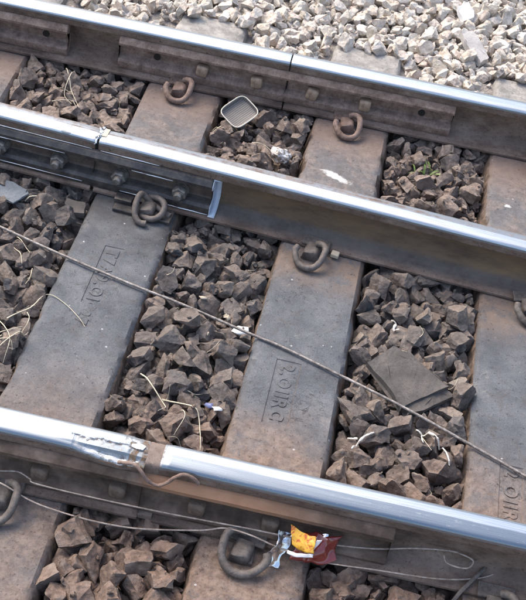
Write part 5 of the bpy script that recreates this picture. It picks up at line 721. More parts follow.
62,59,-488,4636,-22,41,-22,15,68,55,573,4412,-23,18,6,32,65,46,-392,4497,-17,39,-30,2,70,47,-1025,4273,-28,-24,-42,0,70,46,-846,4216,-17,37,19,9,
74,45,405,4565,-25,18,32,30,75,51,-705,4464,-20,-12,8,41,60,59,60,4171,9,25,21,-10,65,58,-1680,4167,-20,-42,-12,20,65,47,-1353,4214,-18,27,2,26,
67,43,-309,4699,-22,37,0,-12,60,73,-861,4042,0,34,5,-26,61,46,920,3986,-20,-24,-27,-34,72,63,974,4515,-13,12,10,5,67,55,-50,4220,-19,37,-2,-15,
70,72,-526,4462,-9,11,34,1,73,47,294,4470,-13,-4,-24,-9,72,65,716,4558,-13,6,-13,-19,74,58,-386,4420,-17,1,43,-22,76,73,-994,4440,-12,-20,-32,27,
62,42,-1114,3970,-12,17,36,-8,67,44,1014,4479,-24,-47,16,-1,77,73,94,4901,-30,-41,11,13,70,46,-1206,4383,-28,15,-46,8,62,52,-1021,4180,-15,5,-15,-43,
68,59,81,4231,-13,39,-23,9,61,71,871,4341,-23,-12,48,3,68,63,-1031,4437,-28,4,-15,-20,73,46,914,4115,-22,-3,-4,45,71,65,-167,4320,-20,8,-14,38,
74,64,-1544,3823,-16,-13,-24,35,76,71,-870,4338,-23,-4,11,-23,61,53,-419,4236,-17,25,-32,-1,73,70,-415,3999,-19,-11,-16,35,75,45,709,4159,-23,44,16,9,
76,65,-1043,4369,-19,-8,-27,39,75,72,-450,4348,6,48,-9,9,77,64,356,4849,-30,-27,35,-16,72,70,-500,4436,-20,-1,-35,-12,75,54,-972,4390,-16,-9,-34,-26,
69,53,1009,4288,-21,-34,34,-8,70,71,-1221,4198,-15,0,6,-48,74,51,-1449,3853,-17,-10,6,-44,75,69,345,4399,11,-39,-15,7,62,49,695,4587,-18,24,0,-43,
66,64,32,4524,-17,-9,48,-5,67,60,-805,4149,-19,-10,-5,-48,76,59,472,4809,-26,20,45,8,75,48,-789,3969,-23,0,27,-32,71,69,-470,4168,-25,5,50,0,
73,51,-1295,3746,10,-19,6,-16,66,66,1066,4740,-18,5,-50,1,71,59,1099,4807,-11,18,-29,-31,64,60,-514,4113,-23,48,13,-2,72,42,-905,4147,-29,18,-35,10,
66,51,-1141,4367,-25,-3,-12,14,64,71,-641,4103,-21,18,46,2,72,50,-825,4424,-30,45,4,20,65,61,688,4485,-17,-5,-1,-35,68,52,-155,4091,-19,35,0,33,
68,60,-1442,4136,-17,-8,0,-8,68,67,-462,4011,-17,24,-17,18,60,55,-18,4541,-24,44,23,-2,62,43,-52,4387,-23,-29,-23,31,64,44,734,3770,9,-20,45,8,
70,58,-991,4163,-17,-10,-1,12,74,50,816,3886,-19,-27,0,-1,76,65,-1086,4213,-24,-9,-7,48,72,71,762,4869,-4,20,33,-18,63,51,-317,4349,-19,-49,5,-5,
72,53,-912,3876,-30,31,-32,8,71,72,-1157,3990,-18,-7,8,-19,69,44,-307,4826,-19,8,-8,-40,64,54,956,4423,-20,-13,0,48,61,45,585,4512,-28,2,16,17,
67,64,476,4614,-18,-20,-20,25,77,48,-984,3841,-31,-32,29,-7,74,57,-1121,3848,-19,-8,-45,19,75,54,-1412,4094,-20,-15,2,48,75,66,-598,4585,-16,-13,8,46,
66,49,-185,4780,-12,23,12,-42,73,42,133,4804,-22,25,15,17,67,43,-174,4059,-16,8,-22,10,70,56,1029,4820,-27,22,-43,6,72,66,-715,3980,-9,4,48,-5,
74,64,-727,4382,-18,-30,-36,14,72,71,-1048,4325,-10,6,-4,23,67,62,278,4423,-15,41,-11,-23,61,42,-688,4196,-29,-14,8,47,75,44,965,4727,-4,-27,-11,40,
65,66,-1042,3898,-14,-14,-8,32,70,42,811,4339,-28,45,-17,11,63,43,-128,4584,-21,-22,-5,16,63,49,-890,4460,-20,-2,-2,48,64,44,-26,4786,-25,-12,-23,-17,
75,62,-667,4269,-15,2,9,-7,60,45,365,4452,-17,-24,-42,9,71,62,-602,4504,-26,34,36,-1,61,57,850,4315,-16,6,-22,43,76,65,-1418,3761,-22,-5,8,-23,
60,72,630,4544,-16,-19,30,-29,69,63,868,4054,-17,19,-7,-42,68,61,-1577,3730,-18,-48,-2,7,70,49,-1443,4047,-20,-20,33,27,
65,51,1048,4081,-18,-25,-29,30,76,64,961,4099,-18,-10,20,42,63,43,-1010,3870,-18,28,5,-29,73,65,-765,4184,-14,0,-10,-45,66,45,883,4508,-16,34,23,-13,
73,51,762,3802,10,22,22,22,76,49,1032,4057,-22,-5,20,39,67,50,-288,4226,-19,-10,-1,-47,60,45,-502,4035,-15,-31,-25,-28,60,50,280,4210,-25,-27,42,0,
75,51,-1411,4195,-20,-18,4,40,67,61,-749,4574,-15,24,36,2,61,54,445,4569,-26,-4,18,32,72,60,392,4399,-3,-18,-35,-28,61,69,582,4586,-4,-26,3,38,
61,42,311,4542,-22,-11,-16,18,64,46,1097,4846,-22,17,5,47,72,55,-117,4856,-28,42,-19,6,64,56,913,3956,-22,5,-25,12,72,46,-940,4220,-29,-9,-45,-12,
74,53,-129,4365,-23,17,-32,-32,75,41,-194,4697,-18,-46,12,8,67,52,-368,4036,-20,-4,6,38,63,69,794,4103,-9,29,-3,40,69,58,624,4324,-10,33,23,28,
71,71,-540,4713,-18,-14,2,-39,69,50,-635,4632,-11,22,-21,29,67,55,-1226,4327,-19,0,-26,40,74,73,-977,4312,-11,-8,1,-43,66,73,-245,4481,-11,-34,31,4,
75,44,819,4566,-20,-20,-30,-32,72,61,-1067,4255,-27,45,12,12,66,65,819,4865,-18,-50,-2,0,61,71,798,4456,-10,8,-27,41,74,63,942,4155,-16,35,-25,-5,
72,50,-1173,4422,-30,42,12,22,61,67,158,4735,-25,6,18,1,63,73,1036,4427,-17,-28,2,-3,66,71,1008,3905,-26,-7,-8,23,64,69,881,4640,-15,-3,12,-44,
60,65,-1201,3872,-14,-12,18,38,75,73,-1272,4198,-16,-27,-10,38,70,72,-1308,4141,-20,40,-12,-24,69,47,-695,4359,-12,17,-35,-22,
67,48,1089,4680,3,-12,45,6,74,45,-392,4675,-8,-30,17,-19,73,49,-1583,4161,-19,8,0,16,71,49,-1334,4181,-23,10,-12,43,68,54,887,4392,-16,28,38,-11,
67,52,-1360,4070,-20,6,-11,12,72,65,-1286,3836,-9,18,-12,-32,75,56,656,4783,-13,8,-37,-26,71,52,-107,4553,-22,-4,-12,23,67,47,-1132,4414,-19,38,30,-3,
63,50,147,4778,-12,38,8,-28,60,61,362,4263,-14,-29,-37,-17,60,62,43,4639,-24,-2,44,-20,64,66,-1261,4073,-22,-15,47,5,68,54,-951,3842,-17,-18,28,-32,
67,70,-582,4653,-14,-11,44,-18,64,42,-91,4334,-19,-9,28,38,64,64,-680,3982,-23,32,37,1,71,53,-1052,4133,-21,-1,5,-28,74,60,901,4738,-22,35,-12,-5,
61,61,916,4033,-26,-7,19,29,67,68,700,4765,-17,-26,-11,12,60,61,930,3849,-10,46,-6,15,69,60,558,4874,-17,-38,17,-25,73,49,722,4409,-25,49,-5,-7,
75,58,-588,4346,-20,47,0,4,72,42,44,4822,-18,-38,27,-17,76,61,191,4697,-18,5,43,14,74,54,-1522,4222,-21,-45,-11,3,62,74,891,4247,-16,14,32,-35,
70,50,-699,4584,-22,49,3,8,67,45,-1039,3808,-22,10,35,27,64,57,-641,4051,-12,-13,22,8,62,62,-544,4024,-18,33,-16,-8,76,66,-1452,4086,-18,10,20,16,
64,69,-1269,3956,-8,31,10,10,62,44,976,4700,-20,-14,32,-34,71,42,688,4557,-25,12,-10,46,74,61,-1549,3890,-22,25,27,25,70,71,-125,4125,-2,-19,-21,32,
66,45,-120,4509,-21,30,37,-14,64,71,752,4346,-21,-24,43,5,68,50,-459,4132,-19,-8,28,-39,77,56,-345,4061,-29,-37,8,28,68,55,-925,3932,-20,7,-28,-10,
74,46,-1668,4061,-17,5,-49,-2,67,64,-638,4473,-12,-30,32,-8,74,68,818,4037,-15,-10,24,-40,62,67,-1315,3915,-17,-4,34,-25,67,64,146,4657,-15,13,-14,45,
68,68,-1334,4319,-16,-5,-30,-25,60,60,-1149,4057,-19,14,-6,-47,61,50,-18,4844,-24,26,-4,-42,60,54,-584,4117,-24,-6,49,7,76,55,-862,4005,-10,35,-11,29,
68,54,-262,4638,-18,-12,-2,22,67,50,185,4484,-20,30,21,14,65,44,-1001,3958,-22,-5,1,-35,70,73,-896,3965,-9,-18,5,-8,65,62,802,4668,-16,9,3,43,
76,49,-555,4253,-27,-12,-1,25,69,60,-463,4529,-15,20,32,-8,70,73,-1213,3972,-7,14,-30,-14,74,47,-975,4102,-21,-46,15,-4,
76,42,-373,4213,-26,35,-32,-13,72,53,-534,4502,-13,-25,-38,15,61,68,148,4875,-6,-31,-34,-5,64,60,43,4686,-12,-24,24,-23,61,53,-866,3787,-19,12,40,1,
71,41,-788,4606,-28,31,39,-1,74,45,-1656,3907,-26,18,32,31,61,60,931,4609,-18,39,-28,-4,64,49,252,4294,0,38,24,-14,71,65,-1179,4387,-4,34,20,-22,
66,56,-239,4218,-25,-1,-13,24,65,63,904,4560,-16,18,4,24,67,62,228,4333,-17,-5,7,35,65,57,-572,3935,-24,18,42,-19,74,59,-411,4800,-22,18,32,30,
64,53,-362,4725,9,-38,-10,-30,69,52,127,4905,-15,-19,0,8,70,51,-1144,3885,-9,21,-26,37,66,67,226,4483,-16,-47,11,7,61,66,-1164,3811,-12,-6,-42,-20,
68,52,204,4839,-12,8,36,-3,61,70,-444,4606,-14,-19,2,-30,76,69,-1049,3998,-6,33,25,9,75,59,441,4406,-1,-19,-24,34,65,45,-888,4033,-9,16,-28,-4,
64,56,-982,3895,-20,9,7,-45,67,53,-241,4612,-20,4,-11,-1,71,69,95,4859,-1,40,4,21,71,61,772,3905,6,5,13,-32,64,64,66,4727,-21,0,-26,3,
61,67,-1082,3962,6,44,2,-16,73,67,-93,4653,-21,43,22,-10,73,60,1067,4591,-23,-8,48,0,69,56,1090,4294,-19,-33,25,-26,67,42,485,4361,-21,-11,-42,25,
68,68,98,4569,-12,44,17,-15,74,64,524,4532,-19,-41,22,-8,71,54,-1539,4116,-26,45,21,-2,73,60,685,4682,-16,-21,-42,-12,76,56,-98,4872,-9,27,24,-30,
76,52,-963,4182,-18,32,-10,-31,61,73,1034,4156,-11,0,9,-44,67,53,-219,4263,-19,-30,-10,10,73,66,-1363,4231,8,-40,27,-4,63,49,-264,4261,-18,25,42,-2,
77,72,988,4379,-26,15,20,-16,61,46,-891,4124,-23,-15,10,37,67,73,242,4248,10,18,42,11,73,54,-909,4511,-16,-40,26,-7,76,64,-322,4795,-17,-21,42,9,
69,70,-1554,4046,-6,-27,-34,18,75,51,-215,4168,-17,-8,0,49,73,45,-88,4213,-24,-7,21,-44,60,73,-19,4344,-21,28,-40,-6,62,73,-690,3881,-4,-22,1,-44,
68,56,895,4130,-16,6,-21,-42,67,44,772,4178,-22,-1,8,19,73,49,635,4621,-19,-10,46,15,71,59,-21,4146,-14,-17,22,-27,76,62,122,4132,12,47,-4,-6,
70,62,-277,4313,-11,8,-48,-13,67,54,675,4634,-20,-25,-42,8,66,45,-1229,4106,-29,-2,-10,42,61,66,238,4379,-26,-9,14,40,64,63,-487,4313,-19,-12,-1,48,
68,58,-415,4555,-20,-46,16,0,72,73,-244,4352,-28,36,-26,13,75,57,273,4566,-16,-22,-27,-34,76,60,165,4683,-6,-3,27,36,65,57,-432,4561,3,-16,9,-29,
71,44,-607,4215,-14,-1,31,-30,64,55,-1127,4030,-20,12,7,-44,67,55,466,4438,-14,20,8,-10,65,72,-702,4536,-7,-2,5,-2,71,48,395,4650,-20,-39,25,-5,
69,62,-333,4325,7,-2,-27,32,75,44,610,4483,-6,0,29,-36,76,65,1004,3950,-9,-22,40,19,76,58,403,4520,-22,-3,11,28,75,45,800,3883,5,0,-37,-28,
73,61,250,4862,-16,15,-27,-37,75,72,-1476,4201,-11,-7,-30,39,67,58,-89,4123,-11,30,3,20,74,73,-1163,4192,-13,-6,42,-20,
70,47,-1169,4289,-27,-45,-20,-7,71,73,-453,4283,-6,45,-3,13,71,57,-1620,3735,-19,-44,-16,8,76,62,-300,4395,-25,47,-13,-5,67,67,-911,4260,-17,6,-10,8,
70,57,-819,3879,-19,9,-2,41,75,72,344,4677,-12,-8,-45,-20,71,54,-542,4060,-3,11,-48,0,65,56,170,4801,-8,-33,-1,-37,69,50,843,4005,-13,-21,-35,-26,
77,61,845,4803,-18,-27,0,30,77,73,262,4905,-16,-28,-7,-5,70,61,430,4862,-22,18,38,8,73,73,-349,4659,-6,-22,38,8,68,57,-403,4157,-18,0,-49,-7,
69,59,958,4571,-14,-10,-34,22,76,43,71,4610,-20,32,29,11,69,45,-733,4324,-19,26,-2,-35,69,57,-472,4688,-13,-28,-9,-7,74,71,-339,4740,-2,-3,11,-10,
64,44,165,4519,-26,48,11,-2,61,43,-49,4346,-21,-3,18,-14,71,54,-940,3762,-14,25,2,-19,64,49,-818,3960,-17,-6,-23,43,60,61,622,4888,-22,1,0,12,
70,46,-1590,4199,-27,-8,-47,8,69,56,-1308,4094,-18,-32,-25,0,65,46,-454,4208,-12,15,12,-36,76,56,-1010,4080,-19,38,-21,-4,76,47,516,4603,-26,46,14,-8,
68,64,-441,4103,-20,13,-48,-3,75,42,78,4337,4,-5,-1,39,74,73,789,4254,-11,37,-18,1,73,60,-1483,3771,-18,-12,0,-2,68,66,951,4012,-12,-20,-8,19,
76,59,970,3884,-11,-25,6,30,63,62,769,4550,-21,19,-1,-26,64,67,-3,4267,5,21,-14,12,63,68,112,4833,-4,35,15,28,74,63,-1210,4295,-8,-35,25,9,
70,44,804,4215,-25,25,35,3,70,72,789,3762,14,8,0,47,69,68,568,4789,-9,19,13,9,65,50,852,4127,1,-6,-12,-48,74,54,-915,4015,-24,8,36,33,
69,63,-190,4246,-16,-9,16,46,70,60,918,4462,-24,-26,-42,-3,65,50,1050,3936,-8,-8,-46,-5,67,61,-1385,3725,-13,45,1,-13,64,53,466,4766,1,39,19,0,
66,67,765,4008,-14,38,27,10,69,46,-644,4427,2,0,23,44,60,48,-458,4050,-9,-6,37,16,72,63,158,4374,-6,9,-34,-7,69,50,-1470,4119,-12,48,-10,5,
67,42,-1225,4440,-24,-36,34,-1,75,53,226,4449,-10,-14,5,-10,73,66,340,4597,-12,-32,-3,-7,67,44,-110,4785,-21,-34,30,-9,60,70,-959,4259,5,49,-8,0,
62,66,-1372,4100,-5,-3,-20,44,61,73,229,4823,9,-3,-3,50,74,65,-353,4256,-14,-32,0,20,72,66,-278,4177,-12,9,14,28,76,46,-1236,4152,-26,3,48,8,
75,61,917,4410,-6,-15,13,-37,73,62,885,4696,-1,-20,-2,45,62,49,-453,4585,-22,-18,-32,2,73,54,-1185,4083,-16,-7,-8,46,62,44,820,4601,-22,11,2,-16,
69,66,-494,4075,-19,-33,35,1,76,59,585,4704,-26,-9,48,10,60,59,-899,3901,-1,-45,-7,3,60,43,-765,4601,-14,49,4,-3,74,53,-1198,3780,11,32,-17,-10,
66,73,136,4533,-7,33,33,16,77,71,-1174,4161,-18,-5,45,-1,65,56,927,4071,-20,-45,11,0,66,61,-346,4525,-12,2,-16,-22,60,65,1040,4275,0,48,0,-15,
65,70,-779,4359,15,0,-32,-15,61,42,-949,4146,-28,18,4,-38,77,72,-39,4696,-13,48,-2,5,75,65,804,4163,-12,2,19,-45,66,56,370,4721,-19,-42,-25,5,
72,69,-362,4591,-14,-15,-2,48,72,49,13,4758,-13,32,23,-26,62,65,-484,4486,-14,4,22,0,73,70,313,4640,-6,16,-8,42,69,61,802,4619,5,-8,-1,46,
76,52,-529,4427,-19,32,29,-3,73,42,-42,4414,-25,-19,2,-9,62,60,-842,4505,-19,13,32,-35,67,65,-785,4433,-17,22,-30,-26,77,73,-157,4758,-27,26,8,-37,
76,69,-50,4731,3,0,-49,-10,68,49,-694,4163,-14,0,-18,29,67,49,-276,4777,-20,-20,-16,28,65,45,-65,4875,-26,-16,42,-10,77,69,-1103,3990,-25,28,4,-37,
69,72,-242,4228,11,-18,42,-18,69,51,143,4593,-15,-2,10,-39,60,73,-1527,4185,-18,7,5,-12,63,55,-1236,3771,11,2,49,5,64,56,-788,4027,-18,-17,3,-42,
68,47,-868,4541,-14,-17,32,19,72,49,-737,4035,-30,39,-18,19,71,56,-1531,3758,-19,-37,25,-10,62,64,-1441,3808,-14,6,13,9,67,55,236,4683,-20,7,-9,13,
66,54,-172,4845,-18,-41,-24,-10,67,50,-569,3913,5,20,9,-6,73,49,632,4730,-19,40,-26,4,71,72,-1093,4368,-4,-13,-31,35,73,44,-1239,3859,-21,29,-6,-11,
66,61,969,3982,-16,45,13,5,73,46,-510,4668,-16,2,29,28,71,57,380,4497,19,-48,-11,2,67,58,-214,4427,-18,-5,7,37,74,45,1134,4799,-19,5,0,47,
72,72,972,4197,-18,-40,-7,-28,73,53,-158,4555,-18,5,32,32,65,55,-430,4670,-24,-11,44,-12,73,62,-1436,4239,-16,-2,31,38,
67,66,-315,4579,-11,-11,-15,-16,76,65,-1650,3801,-20,-4,-25,42,77,51,-216,4400,-20,-5,-8,16,61,60,-648,4143,3,28,37,15,67,44,-1411,3878,-24,-2,-50,3,
67,64,-1100,3781,13,-17,-44,-16,73,46,-554,4397,-20,1,-8,-44,71,46,-835,3837,-18,-30,27,-19,69,48,913,4297,8,-7,15,-46,67,52,-570,4258,-3,-30,-33,22,
69,59,-638,4524,-8,42,-15,-14,64,51,-716,4078,-25,34,-36,-6,63,53,-1117,4338,-19,4,4,15,77,73,-188,4180,-30,-11,42,-21,65,45,-41,4100,0,32,-8,23,
62,41,-586,4473,-15,-13,-23,41,74,42,228,4564,-22,-24,-12,13,67,44,1074,4094,-22,37,-29,0,67,70,-1367,4160,-14,-3,4,46,71,58,-25,4435,-12,-7,20,43,
65,71,-58,4570,-11,-27,36,-16,77,68,-1639,3911,-19,-1,-33,36,68,61,-545,4338,-12,1,10,8,74,73,-512,4271,-14,29,-15,0,69,43,-229,4575,-18,-20,6,-12,
73,68,1097,4417,-9,-36,15,-23,71,56,24,4386,-14,-25,-26,30,61,43,-1526,4047,-27,11,48,1,65,70,313,4298,-18,-20,-42,18,69,57,-748,3887,2,-5,27,22,
66,72,731,4505,-1,14,-39,-21,76,51,891,4816,-9,35,25,0,66,73,-1542,3996,-21,-18,-2,-42,62,62,559,4545,-12,8,-18,35,71,62,916,4171,7,-11,-5,-5,
69,56,891,4598,6,-28,-27,20,77,48,197,4273,-31,2,42,-16,77,49,-777,4119,-29,-33,-30,21,61,50,-1230,4088,-16,9,8,22,66,63,-307,4874,-27,-10,0,-17,
74,48,548,4689,-22,-29,-36,14,68,71,-359,4451,-7,17,25,35,76,71,557,4271,29,4,-27,-20,67,59,-188,4660,-18,-7,4,47,66,60,550,4620,-13,28,38,-12,
73,49,-499,4554,-24,-45,17,7,61,60,916,3868,-1,46,-7,10,60,63,853,4694,-8,31,35,-7,67,49,-246,4360,9,-16,-12,-6,62,64,-1453,3933,-17,17,33,32,
72,70,-520,4001,-13,-25,-27,-19,73,62,-1493,3949,-10,-31,27,-26,61,71,-185,4368,-13,-15,4,38,72,59,-306,4264,-16,-31,-8,-30,
69,55,-1324,3777,11,-2,-19,46,67,69,-1192,3917,6,-27,-25,22,67,69,365,4761,5,34,-29,-11,71,66,-605,4035,-9,4,24,30,71,43,-524,4630,-25,-46,-15,6,
70,72,1050,4692,0,42,-27,-3,69,69,-1164,4314,3,-28,37,-18,61,55,889,4761,6,-5,-17,-3,75,56,-562,4184,-20,32,34,14,61,47,-855,4375,-19,-22,10,-31,
65,47,803,3995,5,-1,-23,15,71,62,954,3920,-19,-12,0,-45,69,57,831,3967,-7,22,12,-40,66,42,-633,4257,-14,26,15,35,73,43,832,4085,-23,36,32,-2,
75,66,-971,4018,-12,30,-18,17,74,59,-369,4772,-20,-32,34,-13,65,68,-1325,3828,2,-3,-29,-31,69,64,-421,4763,-2,-2,-48,-12,66,57,497,4521,-14,-3,-35,4,
62,64,-755,4143,-8,40,-28,-11,65,52,429,4528,-18,4,-46,17,68,64,-333,4216,-20,0,1,-40,62,67,733,4242,-20,48,-5,14,63,61,338,4529,-9,-25,35,17,
68,64,862,4850,-17,2,2,-26,71,45,-119,4693,-26,45,-20,0,73,55,-147,4048,-19,10,-28,-38,73,56,-1291,4377,-18,6,48,8,74,49,-1085,3876,-10,-40,-2,29,
65,63,349,4806,-22,-5,45,-14,65,68,-1076,4005,26,-7,-17,-45,71,62,408,4695,-18,0,11,-22,77,63,-665,3878,-18,0,-28,39,66,58,150,4394,-16,26,-38,-16,
66,63,-212,4092,-27,-10,3,-31,64,60,761,4804,-21,42,-22,-1,69,71,300,4853,-2,13,-22,37,67,60,-128,4743,-19,-27,-10,10,64,54,-873,3886,-18,-15,-2,-24,
64,71,-1048,4492,-13,0,0,-8,74,41,-1457,3744,-21,-9,1,-40,76,58,245,4523,-20,45,-4,4,63,72,1046,4542,16,-7,7,-49,72,69,976,3831,-27,46,1,15,
73,42,-1253,4357,-14,34,8,28,68,58,-912,3828,-7,-6,-22,-40,74,61,861,3930,-17,-20,-17,22,62,63,-499,4131,0,-43,-12,-5,61,44,15,4557,-23,-2,-3,-7,
71,48,-523,4169,-17,18,-4,-33,62,57,-427,4060,-23,-46,-8,-18,64,66,932,4517,-16,-15,-23,-9,73,55,91,4625,0,-8,-19,42,68,48,-850,4255,-23,22,44,2,
69,46,-616,4381,-17,-8,-8,-48,70,58,1068,4251,-25,-46,-11,-8,76,45,173,4582,-20,-15,-36,28,74,56,-152,4799,-20,-46,-6,1,72,51,992,4417,-14,-8,-45,20,
70,42,-567,4052,-17,0,24,-42,73,41,-294,4111,-24,21,43,-12,73,56,-1001,4244,-20,-11,-3,14,62,47,864,4532,-12,-14,-24,-18,
67,52,294,4352,-20,10,-36,-32,60,46,740,4187,-26,27,-42,-5,75,73,-867,3959,21,23,-26,-15,64,53,684,4898,-18,-15,-30,-22,
72,73,137,4479,-29,-40,-19,-22,76,54,-1388,4215,-11,-40,18,-15,76,58,758,4432,6,-13,10,-7,62,50,-673,4488,-24,-45,-10,-18,62,61,876,3768,-15,-9,21,24,
66,51,794,4546,-9,-11,21,16,61,46,-229,4018,-20,32,-14,18,66,58,872,4439,-11,14,-5,0,73,47,-171,4439,-23,0,-18,46,72,49,749,3981,-5,-27,-18,38,
75,68,974,4803,-12,5,-48,-10,63,70,-543,4219,-2,18,29,0,65,73,16,4882,-11,16,-8,-15,68,68,-450,4163,-4,-20,-5,-31,61,45,-166,4284,-21,-12,-46,-15,
65,64,208,4625,22,33,0,30,76,55,280,4510,-21,44,10,10,65,53,373,4450,7,-1,1,39,71,64,766,4119,-10,-22,5,43,73,60,-1033,4050,-18,-2,-9,48,
72,46,-1099,4131,14,-26,-22,-23,67,61,1008,4015,-14,44,9,-14,66,63,-43,4623,-17,-7,48,-8,65,49,-412,4634,-3,42,-10,-10,73,49,-1333,4170,7,25,36,-9,
63,48,-887,4441,2,15,-3,-45,62,57,424,4612,-17,2,23,3,74,49,-617,4182,-19,-1,-5,-9,73,56,-847,3915,-8,-41,0,17,70,47,-558,4639,-26,-27,-39,2,
71,49,-508,4340,-1,-1,9,-8,67,51,-957,3953,-20,-4,-12,-26,61,59,-401,4539,-1,11,12,2,65,55,-1424,4276,3,-41,20,-17,65,56,-1028,4306,-7,-31,-7,12,
61,55,-728,4611,-19,7,17,35,63,42,755,4491,10,10,-48,2,75,72,-230,4727,2,-28,10,-35,63,48,777,3872,-19,28,-2,-6,73,73,-1247,3906,4,-32,21,-8,
76,54,-1709,3852,-26,48,7,-2,67,46,274,4816,1,-4,4,-47,60,66,-88,4398,-10,-23,-12,-19,61,52,-979,4213,-17,-17,-13,11,62,73,-622,4672,-11,-29,27,-30,
66,53,-779,4542,-16,27,35,13,64,62,-1279,4030,-14,11,13,-18,64,60,-8,4505,-4,37,7,29,64,71,-227,4831,-21,-14,48,5,60,50,43,4608,-15,-24,8,39,
66,72,842,4741,-11,-33,-30,-12,60,71,-596,4089,-16,-32,26,0,65,73,1004,4626,18,-42,0,7,68,68,-149,4687,-13,-2,-12,15,68,44,-1314,4288,-14,30,5,-36,
65,57,620,4665,-24,20,40,-20,75,46,639,4821,-19,-30,8,-8,77,52,876,4196,-29,24,12,-32,63,46,-1485,3809,-20,50,-3,1,71,74,-87,4174,-17,0,48,-12,
60,51,-1389,4035,-24,2,1,10,71,73,-407,4029,7,44,0,-21,74,63,-761,3939,-1,-28,-14,-25,70,47,-834,4385,-14,27,25,-25,60,67,137,4200,-8,27,2,-32,
71,44,-1014,4132,-28,20,45,0,63,50,-405,4195,0,-7,-38,-30,64,59,195,4778,-16,15,-14,45,75,44,833,4629,-17,0,27,40,66,73,-1354,3877,-7,2,0,-8,
75,48,141,4429,-14,20,-40,-21,62,62,-185,4747,1,5,-40,21,72,69,778,4316,-13,30,-33,-19,68,73,145,4280,0,23,-14,39,69,64,101,4172,-6,-27,-2,-1,
71,66,-753,4417,-8,-36,23,-19,64,52,-894,4169,-14,-22,5,-38,60,50,-1115,3885,-17,-38,0,26,65,53,51,4765,-11,-22,21,-26,65,43,-732,4500,-21,-4,-1,-50,
77,58,660,4696,-31,-37,21,9,70,51,-189,4468,-22,17,-42,18,71,51,233,4680,8,-6,-21,44,62,65,-201,4547,-17,-9,-22,30,76,41,1081,4395,-27,-10,-5,42,
66,65,-213,4900,-12,4,38,25,70,57,-1588,4175,1,45,22,3,70,59,-248,4152,-11,-3,-39,23,67,59,228,4408,-16,15,40,8,67,58,-448,4313,20,-20,18,41,
69,61,82,4670,1,15,-10,-26,75,69,52,4302,17,-32,4,-20,60,52,1003,4757,-18,-11,4,-15,68,49,543,4345,-22,-12,-25,-35,69,68,1059,4379,-7,-12,-48,4,
71,71,248,4755,9,10,2,-1,70,49,103,4243,-7,-10,-27,39,66,71,-182,4125,-19,-14,-3,7,72,62,916,4249,-14,-13,-18,10,60,50,858,4091,-11,-16,37,-29,
66,71,990,4056,-13,-45,-18,-9,72,56,1048,3853,-27,9,-41,-3,67,56,309,4436,-3,-12,24,-18,74,49,993,4594,-10,34,1,-36,66,68,-514,4713,-9,-18,8,-46,
76,57,-934,4461,-24,-1,10,-37,63,73,1072,4197,-19,10,-15,-46,73,57,-771,4323,-12,-21,-38,-9,69,43,31,4721,-19,10,-4,-26,71,47,-182,4075,2,45,10,8,
74,57,-1059,4139,7,14,44,-18,76,50,-75,4523,-27,-23,43,10,68,53,169,4222,-15,8,-26,-37,67,53,-224,4330,10,-15,-12,15,68,42,536,4662,-24,19,-21,8,
72,51,-1317,4200,-12,-10,-35,3,65,60,-675,4650,-13,-32,-12,26,70,42,-481,4583,-17,-8,12,18,77,68,666,4594,-27,20,21,-25,63,68,1015,4244,-16,44,24,-1,
71,56,-1519,4169,4,-9,5,-32,69,64,82,4755,14,1,-48,10,73,71,-982,4471,9,-6,13,44,76,49,318,4707,-13,5,43,-4,61,50,58,4440,-15,22,-12,-26,
70,70,726,4618,-9,15,35,22,69,66,839,4380,-11,3,-9,-23,62,44,-107,4349,-2,-23,-31,17,61,52,-595,4545,-18,29,-20,16,61,44,67,4246,10,2,39,-13,
62,56,-561,4502,-21,-24,7,-36,73,45,-119,4309,-24,-15,-9,21,66,51,-651,4611,-19,15,-45,8,74,42,-1411,4060,-20,-47,12,-6,67,71,-1586,3980,15,-6,11,-48,
73,67,-1125,4245,-19,-19,-5,7,69,61,863,4278,0,-26,-32,28,60,65,1107,4892,-21,1,-1,-30,75,62,513,4412,-4,37,-20,-25,63,60,-167,4823,-13,8,7,-49,
72,50,-828,4027,-11,-9,-30,-23,64,57,1066,4792,-15,-8,-40,26,77,72,1080,4136,-18,-1,12,11,72,56,-360,4625,-1,29,-39,9,77,42,508,4780,-30,10,27,-8,
69,60,236,4545,1,-28,33,-22,71,49,-1594,3882,-20,2,45,-20,66,57,-1305,4047,-11,-20,-20,-3,64,46,-794,4094,-11,22,6,-31,72,44,804,3843,-15,-23,-25,16,
72,66,-36,4796,-13,33,10,32,63,49,25,4660,-14,4,-12,-18,67,61,-947,4215,4,-6,-4,40,67,57,-283,4469,-18,-9,-22,25,75,42,-1504,4145,-19,-6,-1,25,
75,65,-17,4680,-17,-3,15,18,77,65,-856,4467,-28,7,42,-26,67,47,-1566,4080,-22,-34,-35,-8,69,52,310,4575,3,5,45,12,67,63,-1343,4266,-17,30,-22,-18,
68,55,-336,4250,10,-21,-45,-1,68,59,-341,4001,-7,0,25,14,71,62,-1684,3981,-3,-25,-5,-36,60,48,657,4678,-15,-9,11,-16,77,48,202,4304,-31,-1,43,-21,
72,71,316,4250,4,24,-19,27,77,42,-110,4431,-28,-46,9,8,60,62,-1195,4145,-8,-31,0,-37,69,51,-934,4054,-11,1,-39,-31,66,54,-79,4360,-12,21,12,41,
63,43,-1479,3872,-18,-20,-26,-25,73,47,-992,4341,-4,-22,42,15,60,43,804,3969,-24,-35,17,-8,65,63,-185,4202,8,-4,-49,-7,65,72,806,4802,-11,-4,-9,42,
75,42,-35,4501,-19,-8,-38,-29,76,61,975,4442,3,-15,-2,47,70,67,-1052,3777,3,37,-19,20,67,47,-1432,4168,-18,-19,-43,15,67,69,720,4809,-5,-1,-40,-9,
